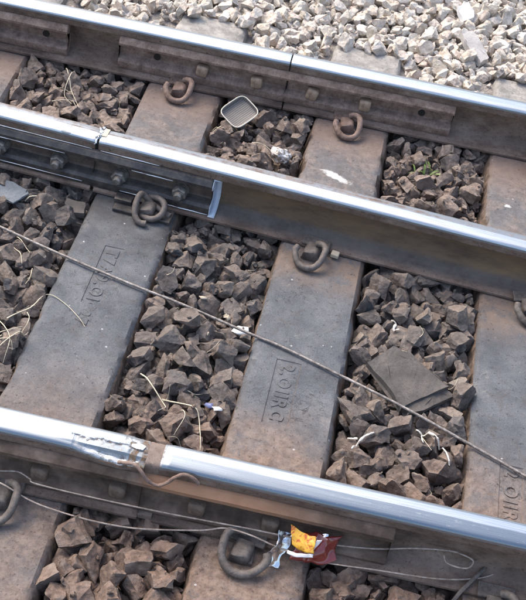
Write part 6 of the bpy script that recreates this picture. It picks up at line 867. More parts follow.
61,57,261,4240,-25,48,-12,-5,60,41,664,4740,-25,-36,22,-2,77,73,-798,3918,-27,25,11,-34,66,67,-275,4603,-16,5,0,-34,74,52,-1398,4060,4,-9,-37,-25,
61,44,-1622,3868,-25,-1,5,32,70,43,-759,4000,-19,-17,-9,25,70,72,-1009,4125,2,20,37,17,75,42,-649,3841,-15,29,-9,-37,75,48,-771,4022,0,-13,-7,46,
68,55,1062,4517,-21,-50,-2,0,77,47,-1048,4275,-11,-45,-8,17,66,45,1101,4741,-22,19,0,46,60,59,761,4705,-20,-20,32,-24,67,43,442,4779,-18,-38,-20,22,
77,67,-595,4191,-13,24,-25,-36,70,65,-662,3929,-24,32,-37,10,75,56,-135,4178,-2,27,16,-38,71,69,-1211,4021,-1,-36,-24,-1,71,43,-79,4098,-17,8,45,-18,
65,63,-434,4452,-7,-32,-32,-21,73,64,-984,3772,-7,-33,-28,-1,67,63,61,4486,-18,-4,-11,-29,66,46,619,4369,-12,42,-27,-1,76,54,-796,4285,-16,10,-32,-32,
66,68,-856,4309,-8,-43,-9,5,68,54,-203,4036,-13,-3,15,47,70,49,748,4014,14,-38,-23,14,75,53,467,4860,-18,44,-19,1,63,52,1080,4580,8,21,0,-40,
63,67,-579,3996,11,0,1,26,72,49,-977,3943,-18,-14,20,-43,68,67,-1031,4385,9,0,-15,-2,68,54,-918,4109,-17,-15,-24,33,75,65,832,3789,13,-10,15,44,
68,65,874,3966,5,-5,2,28,73,58,38,4241,-6,26,-34,-25,65,73,-854,4117,10,6,-49,0,68,49,201,4591,-14,22,12,13,75,49,-87,4901,-15,21,-13,-38,
73,42,-249,4866,-25,-47,-12,10,64,69,508,4638,-11,-22,-34,20,77,64,4,4723,-16,-7,20,-18,68,62,762,3854,13,-4,-37,19,64,59,-660,4165,-24,40,28,0,
61,41,51,3781,8,50,-1,-5,74,50,-1588,4123,-20,-3,44,-20,72,53,-1036,3868,2,-2,-35,-25,67,60,-1075,3908,-12,-3,-22,-41,63,67,-453,3940,12,-10,3,-32,
76,58,-1343,4054,-10,18,-24,-40,69,56,-1252,4233,-10,20,5,-43,72,61,-784,4237,-5,-45,-14,-14,63,62,960,4480,-11,7,-33,2,67,57,-491,4175,5,33,-30,18,
75,41,-494,3971,8,37,0,-17,60,69,-618,4061,14,0,19,44,62,47,-788,4124,-5,-33,-10,-18,69,44,46,4721,6,-28,7,-20,72,71,-338,4400,6,-20,-30,-15,
75,61,299,4728,13,42,-1,25,63,47,736,4278,-19,-5,-3,-50,77,60,192,4348,-8,40,-21,20,71,66,368,4292,11,-7,-9,-48,66,49,-316,4048,-17,-16,39,26,
60,59,-46,4467,-16,-47,12,-3,69,44,829,4529,-25,-35,-33,11,69,59,281,4685,4,-20,-28,-9,61,62,-663,4193,-6,7,2,-40,72,41,-583,4153,-31,-35,-27,-21,
65,42,-1211,4056,4,-30,-13,-30,62,57,970,4294,-20,-18,15,-42,75,71,1004,4042,19,-17,28,-18,65,66,-1629,3934,17,12,19,29,74,64,996,4559,10,-2,-40,-28,
73,64,-392,4320,-2,0,17,47,66,42,267,4323,-14,-2,40,-25,77,50,-627,4408,-31,-37,18,15,65,47,173,4730,-6,16,-46,2,60,61,-1302,3981,-24,-23,37,-12,
63,47,1058,4837,-8,-32,-27,-9,71,71,787,3821,-15,-28,-35,19,73,45,271,4472,-8,-23,32,-15,66,42,1067,4877,-17,-31,37,0,74,56,836,4202,-17,-36,5,-14,
70,71,13,4113,21,-6,7,-49,75,45,-967,4491,-15,-36,28,-16,76,63,894,3998,-9,18,21,-37,75,62,-127,4051,13,1,37,-30,63,57,-1437,4097,18,18,-43,-7,
74,55,251,4363,12,-40,-15,16,76,56,-1090,4318,-20,-10,20,43,60,55,-637,4007,-10,2,46,0,68,67,824,4342,9,26,-38,-17,75,58,102,4493,-14,-33,-5,0,
67,73,-678,4399,-11,38,21,-10,73,55,644,4847,-10,37,22,-22,72,70,154,4898,10,37,-20,13,65,66,579,4855,12,25,12,15,69,52,-168,4876,1,-7,31,-38,
70,57,-520,3959,-7,-34,-5,36,69,50,-393,4231,-1,2,-6,35,72,46,1059,3895,-28,21,-41,-7,72,56,735,3844,-22,-22,-41,-7,75,67,-1387,3912,-2,16,7,30,
75,49,-1262,4010,4,-6,-16,-42,62,63,-402,4582,9,20,11,28,66,63,-196,4153,11,-1,1,-1,68,66,-285,4146,-2,-41,2,-17,70,66,-815,4200,3,-45,-21,4,
69,53,-597,4313,0,31,36,1,66,73,-1071,4078,9,-23,-42,5,74,45,-150,4357,5,-36,34,-4,61,58,-758,4497,-13,-16,-2,43,61,61,-1091,4282,-4,-8,-49,-2,
63,43,-548,4580,-23,-7,-25,40,75,46,-816,4634,-19,16,10,-18,76,53,452,4695,-20,-6,21,40,74,46,716,3975,-11,-7,-38,-3,65,72,-1075,3832,3,-19,20,-4,
61,51,-933,4314,-19,16,-5,-23,67,54,1033,4588,-4,-13,-28,40,75,65,306,4800,9,-34,-24,-18,76,54,-447,4499,3,-48,8,10,61,50,581,4381,-3,37,-33,-5,
63,54,289,4900,-14,12,38,29,64,50,-688,4234,-17,19,9,-43,77,50,918,4689,10,-20,44,8,60,53,-1509,3791,-1,-36,31,-10,60,66,342,4889,-22,46,17,0,
63,51,-1003,3913,4,15,-16,39,71,56,810,4057,6,-25,-14,-19,65,43,422,4910,-14,33,-10,0,75,59,-789,3900,-6,1,-16,45,69,49,708,4427,5,-6,26,42,
64,73,1035,4769,5,4,45,14,73,64,389,4842,-10,-14,-47,7,62,52,798,4718,-17,-34,10,-32,76,69,-77,4247,-12,8,-28,-38,60,42,-1705,4136,-27,10,49,-1,
75,42,-552,3950,-8,-1,12,-45,71,49,-1158,3769,10,-29,18,-29,60,54,-1309,3996,7,-40,-26,14,67,51,449,4609,3,16,8,24,65,57,854,4574,-5,10,29,-10,
72,56,-62,4421,3,-26,-2,40,74,62,1046,3996,-3,28,-21,-22,72,49,760,4467,-15,-46,-19,-1,66,73,-1716,4034,-26,-4,-9,38,62,71,1130,4726,-5,-15,22,-23,
73,59,-886,4219,-14,-30,12,-15,68,73,-289,4539,-9,-9,-39,-19,69,47,-268,4085,-11,-18,7,20,70,44,-622,3869,-2,40,22,20,63,49,518,4375,2,-11,15,-38,
63,50,386,4891,-24,19,1,-22,64,64,-240,4676,-17,-11,-2,30,77,61,-1432,3913,-20,-21,45,-2,68,53,-684,4318,-20,-7,48,-10,67,50,873,4177,6,-17,-21,33,
71,55,-706,3944,-10,-35,-1,-35,77,65,938,3823,-28,22,21,-28,65,64,-366,3967,-5,3,48,10,65,47,916,4044,5,11,14,46,71,73,-84,4690,9,2,8,-49,
63,73,-557,4272,22,5,33,25,63,53,-77,4785,-12,27,32,-15,68,60,968,3777,-9,18,33,28,66,46,-1454,3884,-17,30,-17,35,68,58,-384,4818,-6,-20,14,-42,
67,59,822,4421,-18,4,37,32,64,73,-276,4823,-1,-8,32,6,65,57,-781,4169,19,-4,-47,-15,66,73,423,4735,-7,-13,28,39,68,49,840,4490,-21,-9,-46,18,
74,64,-1681,3876,-13,5,42,23,61,73,170,4217,22,16,-10,41,69,52,507,4804,-13,21,-45,0,65,49,-951,3871,-15,-48,1,-8,63,48,-215,4865,-10,-40,20,-5,
65,58,327,4449,24,16,9,45,77,42,487,4657,-22,-25,8,-18,71,66,-42,4896,-12,25,-40,-2,63,63,768,4211,-5,-32,12,-27,64,42,723,4314,-16,28,-38,11,
63,70,208,4345,23,-2,-26,23,65,73,-1067,4315,28,-47,-1,5,66,41,94,4710,10,30,-38,-7,64,62,383,4557,5,31,-16,32,64,53,-301,4656,-23,23,-43,-7,
67,62,844,4504,1,18,5,35,74,59,859,3810,-11,7,-14,-15,60,53,-722,4164,-22,11,-2,-42,61,50,-283,4026,-27,0,20,13,63,53,-401,4107,-14,31,-7,37,
75,64,1038,4232,2,-7,40,0,69,46,1032,4464,-3,-43,1,-5,73,49,-970,3983,-8,-4,37,29,76,50,203,4736,-13,37,2,-32,71,66,-1016,3828,-4,33,-3,-37,
67,63,-1622,4140,4,6,-20,19,68,46,-868,4239,-6,20,16,40,77,61,1044,4899,-28,-35,27,7,69,61,994,4679,0,-43,12,22,63,70,933,4636,13,2,-42,23,
64,49,-11,4393,-13,-37,-1,11,62,43,899,3938,-18,-2,-9,-30,71,71,-267,4432,-13,-9,-47,-8,69,61,-316,4477,-17,14,13,2,62,66,931,4569,10,2,21,31,
69,64,-469,4719,3,-4,26,-27,60,69,-1384,3836,1,9,13,-44,61,59,872,4169,-18,-42,-25,-6,65,59,-232,4086,9,5,10,38,74,73,-1716,4103,1,39,9,30,
72,72,949,4336,-4,11,37,-11,71,71,-334,4144,-6,-35,8,-5,67,55,-364,4187,3,21,15,40,63,50,940,4827,-14,-11,15,33,71,57,-917,3767,13,-26,-42,-5,
61,53,-364,4160,-27,2,20,11,64,64,838,3865,-6,35,-20,27,70,64,-187,4429,3,16,5,-43,74,62,1010,3879,10,-25,7,16,61,56,68,4497,8,47,1,-13,
75,68,780,4664,8,42,12,17,74,60,-614,3923,-4,9,32,-21,67,42,-103,4252,-14,10,-32,19,73,68,-179,4686,13,2,49,5,77,60,-42,4193,-13,-27,-38,-16,
77,49,1026,3817,-31,-4,44,-18,66,59,149,4245,-9,-2,38,-32,62,61,411,4327,-15,23,0,-44,61,51,124,4461,0,2,2,35,67,59,282,4377,-18,32,16,3,
74,69,681,4558,7,17,40,-24,71,43,-1008,4270,-10,-13,1,-9,71,60,417,4478,-4,-12,41,-10,72,49,1001,4396,-24,45,-2,3,74,48,-999,3724,-19,-31,-6,-3,
71,65,735,4390,12,10,12,-34,68,49,-1382,3847,-29,13,7,46,63,49,-948,3912,-10,-35,6,29,71,61,-1069,4427,5,-28,38,14,67,71,461,4465,16,-45,-2,10,
60,63,-1497,3845,-17,0,43,-18,74,53,270,4525,0,32,11,2,70,52,-1604,4090,-7,-18,15,-10,70,62,-1257,3856,24,-16,25,-5,76,47,915,4103,-1,43,20,6,
75,50,-936,3725,-13,25,-11,-40,64,49,-1371,3960,-19,-2,-8,-27,60,70,1137,4898,5,-12,-22,42,62,61,-145,4633,-15,-21,22,-31,
73,62,-1126,4451,-11,40,18,2,70,60,-1570,3795,-9,-23,14,-26,61,72,-1663,4116,-5,0,-41,28,72,65,-285,4739,-2,42,-9,21,65,63,-394,4398,12,43,-20,12,
68,44,464,4901,-20,-16,-35,28,72,69,-828,4300,-6,15,-31,-27,60,58,780,4361,-8,5,15,41,66,42,892,3825,-23,-12,5,15,62,73,-592,4618,4,-39,-3,-15,
65,65,-1670,4004,12,-14,1,-14,65,53,368,4331,-1,4,9,-41,69,57,-340,4559,12,-13,45,-14,71,73,1084,4476,6,45,-19,-2,61,55,-131,4321,0,0,-40,0,
77,49,-582,3960,-11,-36,-17,28,69,42,-18,4235,-4,14,-11,4,72,45,-1288,3879,-4,44,-13,19,67,59,-827,4357,-11,18,11,12,66,42,-147,4258,-9,10,-7,-37,
70,55,-548,4547,-22,46,17,4,66,55,-62,4456,10,28,-38,15,64,63,-1135,4268,-1,-2,-16,30,60,44,-417,4470,-11,-45,15,-15,60,66,-586,4423,-15,-37,18,10,
74,46,751,4650,-15,38,28,2,72,57,-49,4084,7,-14,-35,-29,72,42,-1304,4349,-27,17,-33,13,75,65,537,4455,5,-8,-17,45,72,43,898,4214,-4,16,-46,-1,
69,48,-1052,4043,4,-14,-38,14,70,70,505,4693,-4,13,11,-36,61,72,-815,4522,-19,28,-5,-40,65,56,-794,3980,7,-15,-3,-23,66,71,-1268,4126,-6,-25,8,-35,
65,67,199,4394,3,-12,-24,24,68,65,169,4548,8,22,30,9,69,61,946,4287,19,5,-17,5,62,43,-442,4080,-2,-7,-5,10,64,41,-580,4379,-20,-39,8,-14,
66,70,-475,3898,18,-21,-5,-16,75,62,946,4892,-18,-9,27,-15,73,52,-951,4368,-3,-6,25,-27,65,72,-312,4006,5,-22,-20,40,74,43,-746,4294,-21,-33,3,16,
71,57,-577,3877,19,30,36,12,77,71,896,4877,-26,25,1,-41,73,44,1106,4769,-19,28,-38,6,67,69,-74,4314,-9,-8,-43,-13,75,65,-1505,4083,-16,38,28,15,
69,50,654,4499,1,-47,6,-15,64,57,-369,4081,-12,-3,48,-8,70,46,-980,3857,0,-2,-11,39,69,68,-306,4685,9,-40,22,-16,66,71,-255,4404,-4,-5,23,-24,
68,68,207,4879,-12,-18,-3,-46,61,68,1092,4532,7,14,34,31,68,44,-343,3797,-19,-12,-8,43,71,62,596,4754,-11,-28,30,-24,62,67,1137,4836,-14,0,9,44,
64,73,-501,4598,-4,-5,48,-10,64,67,-94,4456,-17,-16,-10,-44,65,71,-662,4249,17,6,-21,41,77,69,-644,4298,-30,11,41,-20,61,45,-643,4579,-4,7,-3,-36,
64,72,-175,4310,6,48,-11,5,71,52,-1111,3818,-19,-44,-10,7,67,45,736,4037,-14,0,-25,-19,69,57,-917,3986,7,-8,16,-6,76,73,-506,4295,17,11,-48,-8,
65,72,8,4815,-4,11,-14,32,77,59,833,4101,-12,18,31,-32,63,59,-1298,4246,-15,22,-21,-27,77,65,-1164,4243,-18,-1,25,-22,74,42,977,4317,0,-1,8,46,
67,54,-1337,4279,13,-2,-41,-28,73,41,731,3814,-10,-13,-44,-18,61,58,722,4668,-16,-9,-48,-1,68,66,926,4204,15,14,10,31,70,42,-3,4415,-23,31,28,-5,
62,70,1069,3884,6,11,7,1,66,68,-1453,3930,12,-2,11,-47,76,62,985,4156,-10,-18,-32,-33,64,48,-249,4527,-21,-12,3,1,65,49,512,4846,-17,24,3,27,
75,63,-877,4517,8,-16,23,-15,69,60,55,4870,7,-19,-31,5,60,70,-987,4032,11,-6,14,48,68,54,988,4125,-13,12,-12,47,63,47,864,4473,-15,-19,28,-35,
69,54,1008,3789,-9,-8,-9,-17,74,55,-553,4132,-8,4,-36,-11,70,61,-274,4292,10,-18,-44,-8,63,73,-432,4710,-5,-15,5,-41,72,61,-536,3893,4,45,-12,15,
61,71,1033,4506,-8,-16,45,-10,66,54,-599,4152,-1,-30,-26,-29,75,49,995,4490,-4,-13,9,26,75,43,-250,4774,4,28,5,-14,63,70,684,4450,8,-18,36,-29,
73,64,-702,4037,-4,9,10,33,71,60,838,3917,8,1,4,-18,70,41,-156,4600,-22,9,1,48,67,41,-370,4383,-15,-28,-21,-32,62,52,-899,4068,-24,-30,-37,-12,
60,72,-273,4689,-4,-27,-24,12,69,63,724,3884,-17,-31,35,-15,60,49,-59,4653,-22,-35,-17,20,69,70,761,4587,1,-13,32,-28,67,69,13,4546,5,1,-10,-6,
63,64,-941,4161,5,15,-9,-29,60,53,-277,4242,6,-9,11,-38,70,52,-315,4174,-24,34,-25,-27,70,74,-196,4612,-18,42,-24,-5,76,67,293,4763,32,-30,40,7,
70,70,-898,4379,-2,-4,32,38,67,65,-1388,3795,-15,-22,4,-35,62,73,851,4035,14,-38,-10,-7,64,67,-466,4419,-4,-17,-35,3,71,58,-1432,4204,11,-7,3,18,
77,48,568,4655,-30,-28,24,18,60,59,51,4109,20,-38,-16,15,64,60,-1520,3884,-13,23,-37,-18,63,43,858,3851,-18,30,-17,28,71,73,742,4137,11,2,28,-3,
61,48,198,4909,-18,15,-11,43,72,53,25,4338,-22,-11,-32,-20,72,55,-83,4487,-16,21,-13,28,70,45,701,4668,7,-8,-1,-35,73,64,459,4535,6,-30,2,21,
60,49,-488,3929,-2,-7,15,-45,70,48,-402,3951,10,-27,-26,-32,
]
# ------------------------------------------------------------------ ground and ballast beds
def sheet(name, x0, x1, y0, y1, z, step, amp, mat, **kw):
    bm = bmesh.new(); nx = max(1, int((x1-x0)/step)); ny = max(1, int((y1-y0)/step))
    g = [[bm.verts.new((x0+(x1-x0)*i/nx, y0+(y1-y0)*j/ny, z+(amp*noise.noise(Vector((i*step, j*step, 0))*14) if amp else 0))) for i in range(nx+1)] for j in range(ny+1)]
    for j in range(ny):
        for i in range(nx): bm.faces.new((g[j][i], g[j][i+1], g[j+1][i+1], g[j+1][i]))
    return tag(from_bm(name, bm, mat), kind='structure', **kw)
sheet('ground', -40, 40, -20, 60, -.19, 40, 0, M_GROUND)
beds = []
for i in range(3):
    beds.append(sheet('ballast_bed', SLEEPER_X[i+1]+.10, SLEEPER_X[i+2]-.10, .5, 3.8, -.088, .03, .012, M_GROUND, label=['brown stone ballast between the first two concrete sleepers from the left', 'grey brown stone ballast between the two lettered middle sleepers', 'brown stone ballast left of the rightmost sleeper, with a flat slab on it'][i]))
beds.append(sheet('ballast_bed', -2.4, 2.1, 3.40, 5.6, -.036, .04, .010, M_GROUND, label='pale dusty stone ballast beyond the far rail'))
side_beds = [sheet('ballast_bed', -1.76, -1.30, .5, 3.8, -.088, .05, .012, M_GROUND), sheet('ballast_bed', .79, 1.22, .5, 3.8, -.088, .05, .012, M_GROUND)]
def stone_points(k):
    r = random.Random(900+k*7)
    asp = (1, r.uniform(.66, .95), r.uniform(.48, .8)); pts = []; n = r.choice((9, 10, 11, 12, 13))
    while len(pts) < n:
        v = Vector((r.gauss(0, 1), r.gauss(0, 1), r.gauss(0, 1))).normalized()
        m = max(abs(v.x), abs(v.y), abs(v.z)); v = v*((1/m)**.55)*r.uniform(.88, 1.06)
        if all((v-q).length > .42 for q in pts): pts.append(v)
    return [Vector((v.x*asp[0]*.5, v.y*asp[1]*.5, v.z*asp[2]*.5)) for v in pts]
def stone_mesh(k, cuts):
    """a block broken off along random planes, about as large as the hull used for packing"""
    P = stone_points(k); r = random.Random(400+k)
    hs = [max(abs(v[a]) for v in P)*1.02 for a in range(3)]
    if k % 3 == 0: hs[2] *= .72
    if k % 5 == 1: hs[1] *= .75
    bm = bmesh.new(); bmesh.ops.create_cube(bm, size=2)
    sh = [r.uniform(-.35, .35) for _ in range(3)]
    for v in bm.verts:
        a, b, c = v.co; v.co = Vector(((a+sh[0]*b)*hs[0], (b+sh[1]*c)*hs[1], (c+sh[2]*a*.6)*hs[2]))*r.uniform(.84, 1.0)
    bmesh.ops.convex_hull(bm, input=bm.verts[:])
    for q in range(r.choice((8, 9, 10, 12, 13))):
        d = Vector((r.gauss(0, 1), r.gauss(0, 1), r.gauss(0, 1))).normalized()
        e = math.sqrt(sum((d[a]*hs[a])**2 for a in range(3)))
        g = bm.verts[:]+bm.edges[:]+bm.faces[:]
        bmesh.ops.bisect_plane(bm, geom=g, plane_co=d*e*r.uniform(.70, 1.02), plane_no=d, clear_outer=True)
    bmesh.ops.convex_hull(bm, input=bm.verts[:])
    bmesh.ops.delete(bm, geom=[v for v in bm.verts if not v.link_faces], context='VERTS')
    bmesh.ops.dissolve_limit(bm, angle_limit=R(7), verts=bm.verts[:], edges=bm.edges[:])
    bmesh.ops.bevel(bm, geom=bm.edges[:], offset=.026, segments=1, affect='EDGES', clamp_overlap=True)
    co = [v.co.copy() for v in bm.verts]; bm.free(); bm = bmesh.new()
    for q in co: bm.verts.new(q)
    bmesh.ops.remove_doubles(bm, verts=bm.verts[:], dist=.008)
    bmesh.ops.convex_hull(bm, input=bm.verts[:])
    bmesh.ops.delete(bm, geom=[v for v in bm.verts if not v.link_faces], context='VERTS')
    bmesh.ops.triangulate(bm, faces=bm.faces[:])
    for c_ in range(cuts):
        es = [e for e in bm.edges if e.calc_length() > .14]
        bmesh.ops.subdivide_edges(bm, edges=es, cuts=1); bmesh.ops.triangulate(bm, faces=bm.faces[:])
    off = Vector((k*3.1, k*1.7, 0))
    for v in bm.verts:
        d = noise.noise(v.co*3.0+off)*.10+noise.noise(v.co*8+off)*.045-abs(noise.noise(v.co*5-off))*.05
        v.co += v.co.normalized()*d
    me = bpy.data.meshes.new('stone'); bmesh.ops.recalc_face_normals(bm, faces=bm.faces[:]); bm.to_mesh(me); bm.free()
    smooth_mesh(me, 30); me.materials.append(M_STONE)
    return me
STONES = [stone_mesh(k, 2) for k in range(18)]
n = len(STONE_ROWS)//8
rest = [[], [], [], []]; counts = [0]*4; side = [[], []]
for i in range(n):
    bk, size, sx, sy, sz, qx, qy, qz = STONE_ROWS[8*i:8*i+8]
    b, k = divmod(bk, 20); q = [a/50 for a in (qx, qy, qz)]; qw = math.sqrt(max(0, 1-sum(a*a for a in q)))
    M = Matrix.Translation((sx/1000, sy/1000, sz/1000)) @ Quaternion((qw, *q)).normalized().to_matrix().to_4x4() @ Matrix.Scale(size/1000, 4)
    if i < VISIBLE and counts[b] < 300:
        o = link('stone', STONES[k], beds[b]); o.matrix_world = M; counts[b] += 1
    else: rest[b].append((k, M))
    if b == 0: side[0].append((k, Matrix.Translation((-.664, .02, 0)) @ M))
    if b == 2: side[1].append((k, Matrix.Translation((.618, -.01, 0)) @ M))
def joined(name, items, parent):
    V, F = [], []
    for k, M in items:
        me = STONES[k]; b0 = len(V)
        V += [M @ v.co for v in me.vertices]; F += [tuple(b0+a for a in p.vertices) for p in me.polygons]
    me = bpy.data.meshes.new(name); me.from_pydata(V, [], F); smooth_mesh(me, 26)
    return tag(link(name, me, parent, M_STONE), kind='stuff')
for b in range(4): joined('small_stones', rest[b], beds[b])
for b in range(2): joined('small_stones', side[b], side_beds[b])
# ------------------------------------------------------------------ sleepers
def lerp_list(a, b, step):
    m = max(1, round((b-a)/step)); return [a+(b-a)*i/m for i in range(m)]
def letters(parent, text, x, y, size, z):
    """cast letters read along the sleeper towards the camera, each one a part"""
    adv = 0
    for ch in text:
        if ch == ' ':
            adv += size*.35; continue
        cu = bpy.data.curves.new('letter', 'FONT'); cu.body = ch; cu.size = size; cu.extrude = .0014; cu.bevel_depth = .0006; cu.resolution_u = 3; cu.offset = .0008
        tmp = bpy.data.objects.new('tmp', cu); C.objects.link(tmp); bpy.context.view_layer.update()
        me = bpy.data.meshes.new_from_object(tmp.evaluated_get(bpy.context.evaluated_depsgraph_get())); bpy.data.objects.remove(tmp)
        wd = max(v.co.x for v in me.vertices)
        for v in me.vertices: v.co.z += .0008*noise.noise(v.co*60)
        me.name = 'letter'; me.materials.clear(); o = link('letter', me, parent, M_CONC); o.rotation_euler = (0, 0, R(-90)); o.location = (x, y-adv, z)
        adv += wd+size*.13
def sleeper(i, label, panel=None, text=None, text2=None, yend=3.77):
    cx, sk = SLEEPER_X[i], SKEW[i]; hw = .13; y0 = .55; oy = 2.0
    xs = [-hw-.021, -hw-.012] + [-hw+.001] + lerp_list(-hw+.012, hw-.012, .012) + [hw-.012, hw-.001, hw+.012, hw+.021]
    zs = {0: -.19, 1: -.07, 2: -.010, len(xs)-1: -.19, len(xs)-2: -.07, len(xs)-3: -.010}
    ys = lerp_list(y0, yend, .014)+[yend]
    if panel:
        px0, px1, py0, py1 = panel
        xs = sorted(set(xs) | {px0-.0008, px0+.0008, px1-.0008, px1+.0008}); m = len(xs)
        ys = sorted(set(ys) | {py0-.001, py0+.001, py1-.001, py1+.001})
    m = len(xs); zs = {0: -.19, 1: -.07, 2: -.010, m-1: -.19, m-2: -.07, m-3: -.010}
    bm = bmesh.new(); G = []
    for y in ys:
        row = []
        for j, x in enumerate(xs):
            z = zs.get(j, 0)
            p3 = Vector((cx+x, y, z)); ax = abs(x)
            if j not in zs:
                z += .0012*noise.noise(p3*9)
                if ax > hw-.03: z -= max(0, noise.noise(p3*26)-.05)*.024*((ax-(hw-.03))/.03)
            if 2 <= j <= m-3 and ax > hw-.004: x += -math.copysign(max(0, noise.noise(Vector((cx+x, y*1.0, 3))*13)-.2)*.022, x)
            if panel and px0 < x < px1 and py0 < y < py1: z -= .0022
            row.append(bm.verts.new((x, y-oy, z)))
        G.append(row)
    for a in range(len(ys)-1):
        for j in range(m-1): bm.faces.new((G[a][j], G[a][j+1], G[a+1][j+1], G[a+1][j]))
    for row in (G[0], G[-1]):
        bm.faces.new(row)
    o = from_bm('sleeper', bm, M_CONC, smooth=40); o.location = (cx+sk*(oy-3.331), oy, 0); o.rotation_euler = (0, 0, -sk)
    tag(o, label, 'sleeper', 'concrete sleepers under the rails')
    if text: letters(o, text, (panel[0]+panel[1])/2-.017, panel[3]-oy-.012, .050, -.0020)
    if text2: letters(o, text2, (panel[0]+panel[1])/2-.022, panel[2]-oy-.03, .047, -.0004)
    return o
sleepers = [None]*6
sleepers[0] = sleeper(0, 'concrete sleeper past the left edge of the picture')
sleepers[1] = sleeper(1, 'concrete sleeper of which only a corner shows at the top left')
sleepers[2] = sleeper(2, 'bluish grey concrete sleeper with cast letters, crossed by a curved straw', (-.035, .022, 2.14, 2.385), 'T7A9.OIOK', '27')
sleepers[3] = sleeper(3, 'concrete sleeper with cast letters in a recessed brown panel, white splash beyond the middle rail', (-.055, .012, 1.855, 2.085), '2.OIIRC')
sleepers[4] = sleeper(4, 'concrete sleeper at the right edge with faint cast letters near the nearest rail', (-.045, .015, 1.70, 1.89), '2 OIIR')
sleepers[5] = sleeper(5, 'concrete sleeper past the right edge of the picture')
# ------------------------------------------------------------------ rails
HALF = [(.075, .004), (.075, .011), (.068, .0145), (.045, .021), (.028, .028), (.016, .040), (.0095, .056), (.0083, .080), (.0085, .105), (.012, .120), (.020, .128), (.0345, .134), (.036, .138), (.0358, .150), (.0355, .158), (.034, .1638), (.0305, .1672), (.025, .1693), (.017, .1708), (.008, .1717), (0, .172)]
_h = HALF[11:]; _f = catmull([(a, b, 0) for a, b in _h], 3); HALF = HALF[:11]+[(v.x, v.y) for v in _f]
def profile(near_pol, far_pol, crown):
    """(y, z, polish, rust): near side is -y"""
    P = []
    for y, z in HALF: P.append((-y, z, near_pol(y, z), 0))
    for y, z in HALF[-2::-1]: P.append((y, z, far_pol(y, z), 0))
    return P
def rail(base, x0, x1, label, prof, web=0, mod=None, dense=None):
    y, a = base
    bm = bmesh.new(); pl = bm.verts.layers.float.new('polish_and_sheen'); rl = bm.verts.layers.float.new('rust')
    xs = lerp_list(x0+.002, x1-.002, .04)+[x1-.002]
    if dense: xs = sorted([v for v in xs if not dense[0] < v < dense[1]]+lerp_list(dense[0], dense[1], .0028))
    xs = [x0]+xs+[x1]
    rings = []
    P = prof
    if dense:
        pass
    for i, x in enumerate(xs):
        ring = []
        for (py, pz, pol, rs) in P:
            end = (i == 0 or i == len(xs)-1); k = 1 if not end else .985
            cy, cz = (0, .15) if pz > .13 else (0, .02)
            v = Vector((x, cy+(py-cy)*k, cz+(pz-cz)*k))
            po = pol
            dm = 0
            if mod: v, po, *dm_ = mod(v, pol); dm = dm_[0] if dm_ else 0
            vert = bm.verts.new(v); vert[pl] = po; vert[rl] = web if .02 < pz < .133 else dm; ring.append(vert)
        rings.append(ring)
    for A, B in zip(rings, rings[1:]):
        for k in range(len(P)-1): bm.faces.new((A[k], A[k+1], B[k+1], B[k]))
        bm.faces.new((A[-1], A[0], B[0], B[-1]))
    bm.faces.new(rings[0]); bm.faces.new(rings[-1][::-1])
    bmesh.ops.triangulate(bm, faces=[f for f in bm.faces if len(f.verts) > 4])
    o = from_bm('rail', bm, M_RAIL, smooth=28); o.location = (0, y, 0); o.rotation_euler = (0, 0, a)
    return tag(o, label, 'rail', 'steel rails')
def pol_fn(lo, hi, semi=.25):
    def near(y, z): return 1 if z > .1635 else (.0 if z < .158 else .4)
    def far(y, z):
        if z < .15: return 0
        return 1 if y < lo else (semi if y < hi else semi*.8)  # far shoulder: rough steel plus a painted dark reflection
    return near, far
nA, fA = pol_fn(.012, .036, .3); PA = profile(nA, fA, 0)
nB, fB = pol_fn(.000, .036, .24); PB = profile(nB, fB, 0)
nC, fC = pol_fn(.024, .036, .35); PC = [(y, z, (.62 if y < -.004 else .62+.38*min(1, (y+.004)/.010)) if p == 1 else p, r) for y, z, p, r in profile(nC, fC, 0)]  # near half lowered to paint the bluish sky reflection on this head
JA, JB, JC = -.174, -.668, -.229
rail(RAIL_A, -2.5, JA-.0025, 'far rail, its left length up to the narrow joint above the square bolt heads', PA)
rail_a = rail(RAIL_A, JA+.0025, 2.2, 'far rail, its right length beyond the narrow joint', PA)
bm = bmesh.new(); bm_box(bm, JA-.0022, JA+.0022, -.032, .032, .05, .160); bm_box(bm, JA-.0022, JA+.0022, -.06, .06, .006, .016); from_bm('joint_filler_or_shade', bm, M_HOLE, rail_a)  # dark blocks added to the open gap as its shade, stopping light through it
def wear_b(v, pol):
    t = math.exp(-abs(v.x-JB)/.03)
    if v.z > .14: v = v+Vector((0, 0, -.004*t+.0015*noise.noise(v*60)*t))
    if pol > .9 and abs(v.x-JB+.100+.012*noise.noise(v*70)) < .010: pol = .3
    return v, pol
rail(RAIL_B, -2.5, JB-.005, 'middle rail, its left length running into the joint with shiny burrs', PB, mod=wear_b, dense=(-.80, JB-.006))
rail_b = rail(RAIL_B, JB+.006, 2.2, 'middle rail, its long right length with a brown stained web', PB, web=1, mod=wear_b, dense=(JB+.007, -.58))
